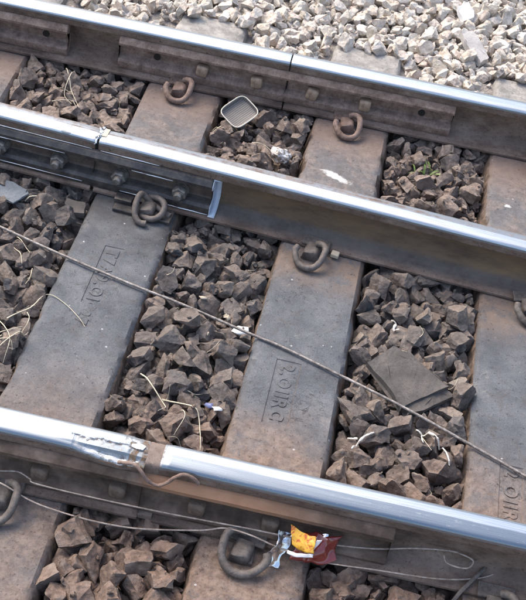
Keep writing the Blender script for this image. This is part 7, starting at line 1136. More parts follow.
def batter(v, pol):
    """the crushed running-on end: metal squeezed over the near side, a crack along the top, torn flakes"""
    d = (JC-.014)-v.x; dm = 0
    if d < .26 and v.z > .13:
        t = max(0, min(1, (.26-d)/.20)); t = t*t*(3-2*t)
        y, z = v.y, v.z
        edge = .5+.5*math.cos(min(1, abs(d-.075)/.17)*math.pi)
        rag = noise.noise(Vector((v.x*45, 3, 1)))
        if y < -.022:
            sag = t*edge*.010*(1+.35*noise.noise(Vector((v.x*28, 0, 1)))+.2*rag)
            v = v+Vector((0, -sag*.75, -sag*max(0, (z-.136)/.03)))
            if z > .1635-.020*t*edge+.003*rag: pol = max(pol if z > .1635 else 0, .62+.3*t)
        crack = -.002+.010*noise.noise(Vector((v.x*22, 2, 0)))+.005*noise.noise(Vector((v.x*90, 2, 0)))
        if z > .160:
            below = y < crack
            if d < .17 and below:
                v = v+Vector((0, 0, -.0022*t+.0012*noise.noise(Vector((v.x*55, y*120, 0)))*t)); dm = t
            if d < .18 and abs(y-crack) < .0013: v = v+Vector((0, 0, -.0018)); pol = .1
            if d < .06 and y > crack+.004: dm = 1; v = v+Vector((0, 0, -.001+.0016*noise.noise(Vector((v.x*90, y*90, 2)))))
        if d < .045+.02*noise.noise(Vector((y*70, 4, 4))) and z > .15: v = v+Vector((0, 0, -.0045*(1-max(0, d)/.065))); pol = min(pol, .0) if noise.noise(Vector((v.x*60, y*60, 8))) > .05 or d < .012 else pol
    return v, pol, dm
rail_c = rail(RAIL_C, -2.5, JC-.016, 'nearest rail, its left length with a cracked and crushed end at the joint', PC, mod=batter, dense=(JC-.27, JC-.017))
def chip_c(v, pol):
    d = v.x-(JC+.018)
    if v.z > .15 and d < .02: v = v+Vector((0, 0, -.003*(1-d/.02)))
    if d < .004 and v.z > .15: pol = min(pol, .25)
    return v, pol
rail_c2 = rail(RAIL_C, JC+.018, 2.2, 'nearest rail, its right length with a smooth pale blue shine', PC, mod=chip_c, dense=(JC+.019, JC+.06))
# filler block in the wide joint of the nearest rail
bm = bmesh.new()
pts = [(y*.985*s, z-.0035) for s in (-1, 1) for (y, z) in (HALF[11::3] if s < 0 else HALF[11::3][-2::-1])]
rA = [bm.verts.new((JC-.016+.0003, y, z)) for y, z in pts]; rB = [bm.verts.new((JC+.018-.0003, y, z)) for y, z in pts]
for k in range(len(pts)): bm.faces.new((rA[k], rA[(k+1) % len(pts)], rB[(k+1) % len(pts)], rB[k]))
bm.faces.new(rA); bm.faces.new(rB[::-1])
bmesh.ops.triangulate(bm, faces=[q for q in bm.faces if len(q.verts) > 4]); bmesh.ops.subdivide_edges(bm, edges=[e for e in bm.edges if abs(e.verts[0].co.x-e.verts[1].co.x) > .02], cuts=6)
for v in bm.verts:
    if v.co.z > .14: v.co.z += .0022*noise.noise(v.co*140)-.0008
f = from_bm('joint_filler_or_shade', bm, M_FILL, rail_c2)
bm = bmesh.new(); bm_box(bm, JC-.016, JC+.018, -.0075, .0075, .03, .14); bm_box(bm, JC-.016, JC+.018, -.07, .07, .006, .02); from_bm('joint_filler_or_shade', bm, M_FILL, rail_c2)
# flake standing on the crushed end
bm = bmesh.new()
fp = [(-.052, .008), (-.030, .014), (-.020, .009), (-.024, -.004), (-.038, -.006), (-.050, -.001)]
a = [bm.verts.new((JC-.004+x+.004*noise.noise(Vector((x*300, 1, 1))), y*.8, .1712+.003*noise.noise(Vector((x*90, y*90, 0))))) for x, y in fp]; b = [bm.verts.new(v.co-Vector((0, 0, .004))) for v in a]
bm.faces.new(a); bm.faces.new(b[::-1])
for k in range(6): bm.faces.new((a[k], b[k], b[(k+1) % 6], a[(k+1) % 6]))
from_bm('metal_flake', bm, M_BRIGHT, rail_c, 20)
# burrs in the joint of the middle rail
bm = bmesh.new(); rr = random.Random(5)
for k in range(34):
    y = rr.uniform(-.034, .034); z = .166+rr.uniform(-.012, .008)-abs(y)*.15
    p0 = Vector((JB+rr.uniform(-.007, .007), y, z)); d = Vector((rr.uniform(-.5, .5), rr.uniform(-1, 1), rr.uniform(-.2, .5)))*.010
    sweep(bm, [p0-d, p0+Vector((rr.uniform(-1, 1), 0, 1))*.003, p0+d], rr.uniform(.0012, .003), 5)
from_bm('steel_burrs', bm, M_BRIGHT, rail_b, 20)
bm = bmesh.new(); bm_box(bm, JB-.005, JB+.006, -.030, .030, .12, .158); from_bm('joint_filler_or_shade', bm, M_HOLE, rail_b)
bm = bmesh.new(); bm_box(bm, JB+.006, JB+.022, -.012, .028, .166, .1722, .002); from_bm('rust_scab', bm, M_CREAM, rail_b, 30)
# ------------------------------------------------------------------ fishplates
PL_A = [(-.009, .128), (-.034, .1338), (-.041, .132), (-.054, .116), (-.053, .108), (-.034, .101), (-.028, .096), (-.028, .068), (-.031, .062), (-.049, .053), (-.055, .046), (-.055, .029), (-.052, .0208), (-.016, .034), (-.009, .05)]
PL_B = [(-.009, .128), (-.034, .1338), (-.044, .130), (-.056, .117), (-.055, .106), (-.036, .099), (-.030, .093), (-.030, .064), (-.033, .058), (-.056, .049), (-.064, .041), (-.066, .026), (-.064, .0165), (-.016, .034), (-.009, .05)]
PL_C = [(-.009, .128), (-.034, .1338), (-.042, .132), (-.056, .118), (-.056, .107), (-.034, .099), (-.029, .094), (-.030, .058), (-.036, .046), (-.056, .036), (-.060, .027), (-.058, .0185), (-.016, .034), (-.009, .05)]
def fishplate(base, x0, x1, P, mat, label, skew=0, end_mat=None):
    y, a = base; bm = bmesh.new(); rings = []; xs = [x0]+lerp_list(x0+.003, x1-.003, .03)+[x1-.003, x1]
    for i, x in enumerate(xs):
        k = .97 if i in (0, len(xs)-1) else 1
        rings.append([bm.verts.new((x, -.03+(py+.03)*k+.0008*noise.noise(Vector((x*12, py*30, 0))), .08+(pz-.08)*k+.0006*noise.noise(Vector((x*14, pz*20, 5))))) for py, pz in P])
    m = len(P)
    for A, B in zip(rings, rings[1:]):
        for k in range(m): bm.faces.new((A[k], A[(k+1) % m], B[(k+1) % m], B[k]))
    bm.faces.new(rings[0]); e = bm.faces.new(rings[-1][::-1])
    bmesh.ops.triangulate(bm, faces=[f for f in bm.faces if len(f.verts) > 4])
    o = from_bm('fishplate', bm, mat, smooth=22); o.location = (0, y, 0); o.rotation_euler = (0, 0, a)
    return tag(o, label, 'fishplate', 'fishplates bolted over the rail joints')
def square_head(parent, x, y, z, s, d, mat, rot=0):
    bm = bmesh.new(); bm_box(bm, -s/2, s/2, -d, .004, -s/2, s/2, s*.26, 4)
    for v in bm.verts: v.co += Vector((noise.noise(v.co*80+Vector((x*50, 0, 0))), noise.noise(v.co*80+Vector((0, x*50, 9))), noise.noise(v.co*80+Vector((3, x*50, 0)))))*.0012
    o = from_bm('bolt', bm, mat, parent, 40); o.location = (x, y, z); o.rotation_euler = (0, rot, 0); return o
def cyl(bm, r0, r1, y0, y1, seg=20, dx=0, dz=0):
    A = [bm.verts.new((dx+r0*math.cos(2*math.pi*k/seg), y0, dz+r0*math.sin(2*math.pi*k/seg))) for k in range(seg)]
    B = [bm.verts.new((dx+r1*math.cos(2*math.pi*k/seg), y1, dz+r1*math.sin(2*math.pi*k/seg))) for k in range(seg)]
    for k in range(seg): bm.faces.new((A[k], A[(k+1) % seg], B[(k+1) % seg], B[k]))
    bm.faces.new(A[::-1]); bm.faces.new(B)
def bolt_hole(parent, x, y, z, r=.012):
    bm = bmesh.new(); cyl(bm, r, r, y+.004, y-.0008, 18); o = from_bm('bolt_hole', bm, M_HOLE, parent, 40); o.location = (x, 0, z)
def nut_bolt(parent, x, y, z, rot, mat):
    bm = bmesh.new(); cyl(bm, .014, .0135, .004, -.046, 16); cyl(bm, .0135, .010, -.046, -.050, 16); o = from_bm('bolt', bm, mat, parent, 40); o.location = (x, y, z)
    bm = bmesh.new(); cyl(bm, .026, .026, .003, -.005, 24); cyl(bm, .0235, .0235, -.005, -.010, 24); from_bm('washer', bm, mat, o, 40)
    bm = bmesh.new(); cyl(bm, .0235, .0235, -.010, -.031, 6); cyl(bm, .0235, .019, -.031, -.034, 6); q = from_bm('nut', bm, mat, o, 30); q.rotation_euler = (0, rot, 0)
fa = fishplate(RAIL_A, -.766, .408, PL_A, M_PLATE_A, 'long brown fishplate with square bolt heads on the far rail')
for x, r_ in ((-.471, .1), (-.278, -.12), (-.082, .2), (.104, -.05)): square_head(fa, x, -.030, .072, .040, .030, M_BOLT, r_)
for x in (-.634, .300): bolt_hole(fa, x, -.030, .078)
fa2 = fishplate(RAIL_A, -2.1, -.948, PL_A, M_PLATE_A, 'brown fishplate end with an empty bolt hole at the top left corner')
bolt_hole(fa2, -1.03, -.030, .078)
for x in (-1.22, -1.41): square_head(fa2, x, -.030, .072, .040, .030, M_BOLT, .1)
fb = fishplate(RAIL_B, -1.20, -.300, PL_B, M_PLATE_B, 'dark oily fishplate with round nuts on the middle rail')
for x, r_ in ((-.968, .2), (-.783, .6), (-.588, .1), (-.397, .4)): nut_bolt(fb, x, -.032, .067, r_, M_BOLT_B)
for (xa, xb, yy, zz, r_) in ((-1.2, -.682, -.0372, .1350, .0016), (-.655, -.47, -.0372, .1350, .0016), (-1.2, -.76, -.0552, .1062, .0013), (-.55, -.42, -.0552, .1062, .0013), (-1.2, -.70, -.0660, .0270, .0013), (-.58, -.46, -.0660, .0270, .0012), (-.45, -.302, -.0655, .0200, .0016)):
    m = 14; tube('scraped_edge', [(xa+(xb-xa)*k/m, yy+.0005*noise.noise(Vector((k, 1, xa))), zz+.0006*noise.noise(Vector((k, 5, xa)))) for k in range(m+1)], lambda t: 1.35*r_*(.35+.65*math.sin(math.pi*t)**.5), M_BRIGHT, fb, 6, 2)
# pale paint on the plate end and on the rail just beyond it
bm = bmesh.new(); off = .0016
band = [(-.0365, .133), (-.030, .1320), (-.0125, .118), (-.0095, .105), (-.0095, .060), (-.0175, .040), (-.030, .0295), (-.046, .0225), (-.069, .0160)]
rA = [bm.verts.new((-.300+.0015*noise.noise(Vector((k, 0, 0))), y-off, z+off*.5)) for k, (y, z) in enumerate(band)]
rB = [bm.verts.new((-.279+.003*noise.noise(Vector((k*1.3, 4, 0))), y-off, z+off*.5)) for k, (y, z) in enumerate(band)]
for k in range(len(band)-1): bm.faces.new((rA[k], rA[k+1], rB[k+1], rB[k]))
o = from_bm('paint_band', bm, M_PAINT, rail_b, 60)
sm = o.modifiers.new('thickness', 'SOLIDIFY'); sm.thickness = .0012
bm = bmesh.new(); F = [bm.verts.new((-.2992, -.03+(y+.03)*.97, .08+(z-.08)*.97)) for y, z in PL_B]; bm.faces.new(F)
r = bmesh.ops.extrude_face_region(bm, geom=bm.faces[:]); bmesh.ops.translate(bm, vec=(.002, 0, 0), verts=[v for v in r['geom'] if isinstance(v, bmesh.types.BMVert)])
bmesh.ops.triangulate(bm, faces=[f for f in bm.faces if len(f.verts) > 4]); from_bm('painted_end', bm, M_PAINT, fb, 20)
fc = fishplate(RAIL_C, -.80, .337, PL_C, M_PLATE_C, 'rusty fishplate, orange in the middle, on the nearest rail')
for x in (-.485, -.300, -.113, .060): square_head(fc, x, -.030, .056, .040, .026, M_BOLT_C, 0)
fc2 = None
# far-side plates at the two nearer joints, seen through the gaps
# ------------------------------------------------------------------ rail clips with their shoulders
U_PATH = [(4, 12, 50), (12, 11, 55), (21, 6, 60), (30, -4, 60), (32, -22, 55), (29, -44, 40), (18, -60, 28), (0, -66, 24), (-20, -60, 26), (-33, -44, 34), (-39, -28, 42), (-36, -16, 47)]
T_PATH = [(62, -10, 22), (45, -6, 26), (25, 2, 30), (5, 6, 36), (-22, 10, 60), (-30, -5, 66), (-32, -28, 52), (-26, -52, 32), (-10, -66, 22), (10, -66, 22)]
T_PATH2 = [(-10, 22, 44), (10, 20, 52), (32, 8, 56), (44, -10, 50), (40, -32, 36), (22, -44, 26), (0, -42, 22), (-12, -34, 20)]
def clip(base, x, mat, label, path=U_PATH, rz=0, s=1.2, extra=None, flip=1, r=.0098, drop=.018, wide=1):
    y, a = base
    root = bpy.data.objects.new('rail_clip', None); C.objects.link(root); root.empty_display_size = .03
    ey = -.075; root.location = (x*math.cos(a)-ey*math.sin(a), y+x*math.sin(a)+ey*math.cos(a), 0.0); root.rotation_euler = (0, 0, a+rz)
    tag(root, label, 'rail clip', 'spring clips holding the rails')
    f = lambda P: [(px*.001*s*flip*wide, py*.001*s-drop, pz*.001-.011) for px, py, pz in P]
    tube('spring_bar', f(path), r, mat, root, 12, 6, rough=.12)
    if extra: tube('spring_bar', f(extra), r, mat, root, 12, 6, rough=.12)
    # cast shoulder
    bm = bmesh.new(); bm_box(bm, -.024, .020, -.058, -.003, -.01, .036, .014, 3)
    bm_box(bm, -.030, .026, -.052, .001, -.01, .010, .004, 2)
    for v in bm.verts: v.co += Vector((noise.noise(v.co*60), noise.noise(v.co*60+Vector((5, 5, 5))), noise.noise(v.co*50)))*.0055
    from_bm('shoulder', bm, mat, root, 40)
    # liner between clip and foot
    bm = bmesh.new(); bm_box(bm, -.045, .042, -.004, .032, .0140, .0215, .002, 1, Matrix.Rotation(R(11), 4, 'X') @ Matrix.Translation((0, 0, .002))); from_bm('liner', bm, mat, root, 30)
    return root
clip(RAIL_A, -.530, M_CLIP_A, 'rusty spring clip at the far rail, near the fishplate\'s left end')
clip(RAIL_A, .055, M_CLIP_A, 'rusty spring clip at the far rail, near the fishplate\'s right part', rz=.16, wide=.98, drop=.022)
clip(RAIL_A, .735, M_CLIP_A, 'rusty spring clip at the far rail by the right edge, only its tip in view')
clip(RAIL_A, -1.265, M_CLIP_A, 'rusty spring clip at the far rail by the left edge, only its tip in view')
cb = clip(RAIL_B, -.475, M_CLIP_B, 'grey twisted spring clip below the dark fishplate on the middle rail', T_PATH, 0, 1.1, T_PATH2, 1, .0095)
clip(RAIL_B, .040, M_CLIP_B, 'grey spring clip at the middle rail between the two stone bays', rz=-.1, s=1.12, r=.0098, drop=.030, wide=1.08)
clip(RAIL_B, .690, M_CLIP_B, 'grey spring clip at the middle rail by the right edge', rz=.25, s=1.2, r=.0102)
clip(RAIL_C, -.555, M_CLIP_B, 'spring clip in front of the nearest rail by the left edge', r=.0095)
clip(RAIL_C, .018, M_CLIP_B, 'spring clip in front of the nearest rail beside the snack wrapper', rz=-.15, r=.0098, flip=-1, drop=.008, wide=1.25)
clip(RAIL_C, .600, M_CLIP_B, 'spring clip in front of the nearest rail at the lower right corner', r=.0095)
bm = bmesh.new(); bm_box(bm, -.105, .075, -.060, .0, -.001, .012, .002, 1); bm_box(bm, -.11, -.055, -.03, .004, .008, .026, .004, 2)
from_bm('base_plate', bm, M_PLATE_B, cb, 30)
bm = bmesh.new(); bm_box(bm, .052, .076, -.016, .006, .006, .020, .002, 1); 
for q in bpy.data.objects:
    if q.name == 'rail_clip.005': from_bm('liner_tip', bm, M_CREAM, q, 30)
# ------------------------------------------------------------------ small things lying about
bpy.context.view_layer.update(); dg = bpy.context.evaluated_depsgraph_get()
def ground_z(x, y, top=.09):
    h, loc, nn, ix, ob, mm = sc.ray_cast(dg, Vector((x, y, top)), Vector((0, 0, -1)))
    return loc.z if h else 0
def lie(pts, lift=.003, top=.09, step=3):
    """points draped over what lies below, kept taut"""
    P = catmull([(x, y, 0) for x, y in pts], step); out = []
    zs = [ground_z(p.x, p.y, top) for p in P]
    for k, p in enumerate(P): out.append((p.x, p.y, max(zs[max(0, k-1):k+2])+lift))
    return out
def draped(name, pts, r, mat, label, cat, group=None, lift=.003, sides=6):
    P = lie(pts, lift); P2 = [((P[max(0, i-1)][2]+p[2]*2+P[min(len(P)-1, i+1)][2])/4) for i, p in enumerate(P)]
    P = [(p[0], p[1], max(z, p[2]-.004)) for p, z in zip(P, P2)]
    return tag(tube(name, P, (lambda t: r*(1.15-.75*t)) if r < .003 else r, mat, None, sides, 2, rough=.3), label, cat, group)
# broken chips that fill the gaps between the stones
for b, (x0, x1, y0, y1, cnt_) in enumerate(((-1.06, -.66, 1.2, 3.25, 900), (-.40, -.06, 1.1, 3.25, 800), (.22, .56, 1.2, 3.2, 800), (-1.2, .9, 3.42, 4.5, 1500))):
    rr = random.Random(70+b); items = []
    for k in range(cnt_):
        x, y = rr.uniform(x0, x1)-(.02*(3.3-y0) if 0 else 0), rr.uniform(y0, y1)
        h, loc, nn, ix, ob, mm = sc.ray_cast(dg, Vector((x, y, .3)), Vector((0, 0, -1)))
        deep = loc.z < (-.026 if b < 3 else -.004)
        if not h or not (ob.name.startswith(('ballast', 'stone', 'small_stones'))) or (not deep and (rr.random() > .22 or nn.z < .8)): continue
        s_ = rr.uniform(.008, .034) if deep else rr.uniform(.006, .020); q = Quaternion((rr.gauss(0, 1), rr.gauss(0, 1), rr.gauss(0, 1), rr.gauss(0, 1))).normalized()
        items.append((rr.randrange(18), Matrix.Translation((x, y, loc.z+s_*.22)) @ q.to_matrix().to_4x4() @ Matrix.Scale(s_, 4)))
    joined('stone_chips', items, beds[b])
# cable across the sleepers
cab = [(-1.6, 2.62, -.03), (-1.3, 2.51, -.01), (-1.008, 2.406, .004), (-.872, 2.362, .006), (-.675, 2.300, .008), (-.454, 2.240, .008), (-.291, 2.206, .006), (-.095, 2.152, .006), (0.0, 2.126, .007), (.139, 2.078, .008), (.337, 2.004, .010), (.527, 1.925, .009), (.673, 1.861, .008), (.81, 1.803, .008), (1.1, 1.67, .006), (1.5, 1.50, -.02)]
tag(tube('cable', [(x, y, z+.001*math.sin(x*23)) for x, y, z in cab], .0040, M_CABLE, None, 8, 14, rough=.12), 'long thin steel cable stretched across the sleepers between the two nearer rails', 'cable')
w1 = [(-.9, 1.492, .055), (-.618, 1.491, .055), (-.573, 1.497, .055), (-.533, 1.505, .055), (-.501, 1.493, .055), (-.479, 1.480, .060), (-.331, 1.477, .060), (-.146, 1.480, .060), (.016, 1.485, .062), (.177, 1.492, .058), (.300, 1.510, .055), (.395, 1.524, .072), (.470, 1.536, .074), (.506, 1.535, .072), (.530, 1.526, .070), (.522, 1.508, .066), (.498, 1.504, .064), (.470, 1.510, .064), (.462, 1.522, .072)]
tag(tube('wire', w1, .0019, M_WIRE, None, 6, 8, rough=.3), 'thin wire along the nearest rail that ends in a small loop', 'wire', 'thin wires along the nearest rail')
w2 = [(-.9, 1.45, .035), (-.607, 1.458, .055), (-.56, 1.456, .068), (-.487, 1.450, .035), (-.414, 1.441, .03), (-.319, 1.436, .03), (-.228, 1.443, .03), (-.096, 1.470, .035), (-.039, 1.477, .055), (.021, 1.470, .06), (.092, 1.467, .04), (.186, 1.462, .03), (.324, 1.473, .03), (.462, 1.487, .028), (.555, 1.513, .028), (.603, 1.541, .032), (.610, 1.550, .040)]
tag(tube('wire', w2, .0019, M_WIRE, None, 6, 8), 'thin wire over the clips in front of the nearest rail, passing below the wrapper', 'wire', 'thin wires along the nearest rail')
pin = [(-.304, 1.516, .158), (-.285, 1.514, .164), (-.266, 1.513, .165), (-.250, 1.506, .158), (-.238, 1.501, .145), (-.225, 1.500, .132), (-.206, 1.500, .127), (-.188, 1.502, .140), (-.172, 1.508, .158), (-.155, 1.511, .170), (-.140, 1.511, .170), (-.126, 1.510, .162), (-.117, 1.509, .152)]
tag(tube('bent_strip', pin, .0048, M_CLIP_A, None, 8, 6, flat=.75, rough=.25), 'wavy bent metal strip under the broken joint of the nearest rail', 'metal strip')
# square dish with a pale rim
root = bpy.data.objects.new('dish', None); C.objects.link(root); root.location = (-.308, 3.150, .030); root.rotation_euler = (Matrix.Rotation(R(24), 3, 'X') @ Matrix.Rotation(R(-38), 3, 'Z')).to_euler()
tag(root, 'small dark rounded dish with a pale rim beside the left sleeper under the far rail', 'dish')
def rsq(rx, ry, z, m=40, e=.45):
    out = []
    for k in range(m):
        t = 2*math.pi*k/m; c, s = math.cos(t), math.sin(t)
        out.append(Vector((rx*math.copysign(abs(c)**e, c), ry*math.copysign(abs(s)**e, s), z)))
    return out
bm = bmesh.new(); r0, r1, r2 = [[bm.verts.new(v) for v in rsq(*q)] for q in ((.048, .054, 0), (.042, .048, -.010), (.034, .040, -.012))]
for A, B in ((r0, r1), (r1, r2)):
    for k in range(40): bm.faces.new((A[k], A[(k+1) % 40], B[(k+1) % 40], B[k]))
bm.faces.new(r2); s = NT('dish_plastic'); wv = s.n('TexWave', {'Vector': s.obj, 'Scale': 45.0, 'Distortion': 2.0, 'Detail': 3.0}); s.bump(wv.outputs['Fac'], .3, .001)
from_bm('bowl', bm, s.out(Base_Color=s.mix(wv.outputs['Fac'], (.10, .09, .085), (.17, .155, .145)), Roughness=.5), root, 40)
bm = bmesh.new(); sweep(bm, rsq(.048, .054, .001), .0021, 6, True); from_bm('rim', bm, m_plain('dish_rim', (.75, .70, .60), .5), root, 60)
# slabs and flat stones
def slab(name, outline, z, th, mat, label, cat, tilt=(0, 0), bump=.0045):
    cx = sum(p[0] for p in outline)/len(outline); cy = sum(p[1] for p in outline)/len(outline)
    bm = bmesh.new(); P = []
    for i, p in enumerate(outline):
        q = outline[(i+1) % len(outline)]
        for t in (0, .33, .66):
            jx = noise.noise(Vector((i*2.1+t*5, cx*9, 0)))*.012; P.append((p[0]+(q[0]-p[0])*t-cx+jx, p[1]+(q[1]-p[1])*t-cy+jx))
    top = [bm.verts.new((x, y, th/2)) for x, y in P]; bot = [bm.verts.new((x*1.01, y*1.01, -th/2)) for x, y in P]
    bm.faces.new(top); bm.faces.new(bot[::-1]); m = len(P)
    for k in range(m): bm.faces.new((top[k], bot[k], bot[(k+1) % m], top[(k+1) % m]))
    bmesh.ops.triangulate(bm, faces=[f for f in bm.faces if len(f.verts) > 4], ngon_method='EAR_CLIP')
    bmesh.ops.subdivide_edges(bm, edges=[e for e in bm.edges if e.calc_length() > .02], cuts=3); 
    for v in bm.verts:
        v.co.z += bump*(noise.noise(Vector((v.co.x*30, v.co.y*30, z*9)))+.6*noise.noise(Vector((v.co.x*90, v.co.y*60, z*9))))
    o = from_bm(name, bm, mat, None, 30); o.location = (cx, cy, z); o.rotation_euler = (tilt[0], tilt[1], 0)
    return tag(o, label, cat)
slab('flat_stone', [(.236, 2.120), (.300, 2.203), (.345, 2.195), (.462, 2.108), (.372, 2.030), (.345, 2.000)], .010, .016, M_SLATE, 'big flat cracked grey slab lying on the stones beside the cable', 'stone slab', (R(4), R(3)))
slab('flat_stone', [(.345, 2.000), (.372, 2.040), (.462, 2.108), (.478, 2.088), (.40, 2.012), (.36, 1.985)], -.004, .014, M_SLATE, 'thin dark slab layer sticking out under the right edge of the big slab', 'stone slab', (R(2), R(3)))
slab('metal_sheet', [(-.99, 2.572), (-.936, 2.578), (-.862, 2.552), (-.848, 2.528), (-.872, 2.484), (-.99, 2.53)], -.002, .004, M_METALSHEET, 'grey blue metal sheet scrap under the middle rail at the left edge', 'metal scrap', (R(3), R(-5)), .001)
slab('flat_stone', [(-.728, 2.552), (-.668, 2.548), (-.664, 2.500), (-.716, 2.490)], -.006, .022, M_SLATE, 'small square cut dark block beside the sleeper below the middle rail joint', 'stone block', (R(5), 0))
slab('flat_stone', [(.402, 4.175), (.440, 4.215), (.478, 4.150), (.438, 4.112)], .030, .022, m_plain('white_stone', (.66, .66, .66), .8), 'small square bluish white stone among the pale ballast, top right', 'stone', (R(18), R(4)))
slab('flat_stone', [(.425, 3.975), (.465, 3.985), (.540, 3.865), (.515, 3.830), (.455, 3.890)], .028, .026, m_iron('grey_long_stone', ((.32, .30, .29), (.44, .42, .40), (.55, .52, .49)), scale=20), 'long grey stone pointing at the far rail among the pale ballast', 'stone', (R(15), R(4)))
# white crystalline stone
s = NT('crystal_stone'); cf = s.rng(s.noise(5, 6, .8, s.obj), .44, .56)
MC = s.out(Base_Color=s.mix(cf, (.20, .15, .12), (.85, .82, .78)), Roughness=.5)
me = STONES[4].copy(); me.materials.clear(); o = link('quartz_stone', me, None, MC); o.location = (-.140, 2.990, .005); o.scale = (.085,)*3; o.rotation_euler = (.4, .3, 2.2)
tag(o, 'stone with sparkling white patches beyond the middle rail', 'stone')
# scraps
def scrap(name, x, y, r, mat, label, cat, seed, group=None, lift=.006, ax=1.0, parts=1, rot=0):
    rr = random.Random(seed); bm = bmesh.new()
    for q in range(parts):
        m = rr.randint(6, 9); ox, oy = (rr.uniform(-r, r)*.7, rr.uniform(-r, r)*.7) if q else (0, 0)
        ring = [bm.verts.new((ox+math.cos(2*math.pi*k/m)*r*ax*rr.uniform(.5, 1.1)/(1+.4*q), oy+math.sin(2*math.pi*k/m)*r*rr.uniform(.5, 1.1)/(1+.4*q), rr.uniform(-.3, .3)*r)) for k in range(m)]
        c = bm.verts.new((ox, oy, r*.25))
        for k in range(m): bm.faces.new((c, ring[k], ring[(k+1) % m]))
    o = from_bm(name, bm, mat, None, 15); o.location = (x, y, ground_z(x, y)+lift); o.rotation_euler = (0, 0, rot)
    md = o.modifiers.new('thickness', 'SOLIDIFY'); md.thickness = .0008
    return tag(o, label, cat, group)
scrap('paper_scrap', -.124, 2.178, .030, M_WHITE, 'bright white scrap beside the cable at the sleeper edge', 'scrap', 3, parts=3)
scrap('paper_scrap', -.165, 2.222, .013, M_CREAM, 'cream crumb next to the white scrap above the cable', 'scrap', 5, parts=3)
scrap('paper_scrap', -.148, 1.885, .013, m_plain('blue_print', (.16, .19, .36), .5), 'small blue scrap among reddish stones near the cracked rail end', 'scrap', 8, ax=1.4)
scrap('paper_scrap', -.128, 1.868, .008, M_WHITE, 'small white tip beside the blue scrap', 'scrap', 9, ax=2)
scrap('paper_scrap', .305, 2.325, .010, M_WHITE, 'small white scrap among stones beneath the middle rail', 'scrap', 12, parts=3)
scrap('paper_scrap', -.170, 3.085, .006, M_WHITE, 'tiny white bit on a brown stone under the dish', 'scrap', 13)
scrap('paper_scrap', -.245, 2.262, .008, M_CREAM, 'tiny cream bit among stones left of the white scrap', 'scrap', 14, ax=1.8)
scrap('paper_scrap', -.205, 2.125, .007, M_CREAM, 'cream sliver just below the cable between the sleepers', 'scrap', 15, ax=.6)
# straws
G = 'dry straws and twigs on the track'
def straw_label(x, y):
    where = 'left of the lettered left sleeper' if x < -.6 else 'between the two lettered middle sleepers' if x < .1 else 'left of the rightmost sleeper'
    return 'thin straw %s, %s the middle rail' % (where, 'beyond' if y > 2.65 else 'this side of')
ST = [([(-.735, 2.018), (-.692, 2.083), (-.662, 2.138), (-.604, 2.115), (-.557, 2.077), (-.529, 2.047)], .0014, 'curved pale straw lying half on the lettered left sleeper'),
 ([(-.74, 1.962), (-.71, 2.002), (-.672, 1.971)], .0014, 0), ([(-.712, 1.897), (-.677, 1.953), (-.669, 1.994)], .0013, 0), ([(-.753, 1.999), (-.696, 1.928), (-.694, 1.866)], .0013, 0),
 ([(-.697, 2.072), (-.678, 2.03), (-.682, 1.982)], .0013, 0), ([(-.741, 2.252), (-.734, 2.21), (-.736, 2.176)], .0013, 0), ([(-.76, 1.93), (-.70, 1.96), (-.675, 1.99)], .0013, 0), ([(-.76, 1.90), (-.70, 1.925), (-.68, 1.90)], .0012, 0),
 ([(-.832, 2.33), (-.79, 2.29), (-.768, 2.243)], .0014, 'straw beside the cable at the left edge'), ([(-.85, 2.52), (-.804, 2.535), (-.79, 2.566)], .0018, 'bent twig under the middle rail near the metal sheet'),
 ([(-.348, 1.945), (-.313, 1.898), (-.27, 1.858), (-.258, 1.84), (-.272, 1.815)], .0018, 'hooked straw on brown stones beyond the cracked rail end'),
 ([(-.273, 1.871), (-.197, 1.851), (-.170, 1.833), (-.154, 1.779), (-.144, 1.732)], .0018, 'olive straw running down towards the nearest rail'),
 ([(-.939, 3.235), (-.90, 3.15), (-.877, 3.103), (-.832, 3.033)], .0016, 'pale straw among brown stones under the far rail'), ([(-.90, 3.18), (-.90, 3.09), (-.86, 3.04)], .0014, 0), ([(-.93, 3.05), (-.87, 3.07), (-.84, 3.03)], .0016, 0),
 ([(.41, 1.93), (.40, 1.90), (.425, 1.86)], .0013, 0),
 ([(-.822, 2.361), (-.79, 2.33), (-.76, 2.29)], .0014, 0), ([(-.215, 1.83), (-.20, 1.79), (-.215, 1.74)], .0012, 0), ([(-.36, 3.12), (-.385, 3.08), (-.36, 3.05)], .0016, 'short straw below the dish'), ([(-.24, 3.02), (-.20, 3.03), (-.17, 3.01)], .0014, 0)]
for pts, r_, lab in ST: draped('straw', pts, r_, M_STRAW, lab or straw_label(*pts[1]), 'straw', G)
rr = random.Random(31)
for k in range(24):
    x0, x1 = rr.choice([(-1.06, -.68), (-.37, -.08), (.23, .54)]); x = rr.uniform(x0, x1); y = rr.choice([rr.uniform(1.7, 2.5), rr.uniform(2.75, 3.2)]); a_ = rr.uniform(0, 3.14); l = rr.uniform(.02, .06)
    draped('straw', [(x, y), (x+math.cos(a_)*l*.5, y+math.sin(a_)*l*.5), (x+math.cos(a_+.5)*l, y+math.sin(a_+.5)*l)], .0008, M_STRAW, straw_label(x, y), 'straw', G)
MSH = m_plain('white_plastic', (.60, .57, .52), .4, 0, .3, 90)
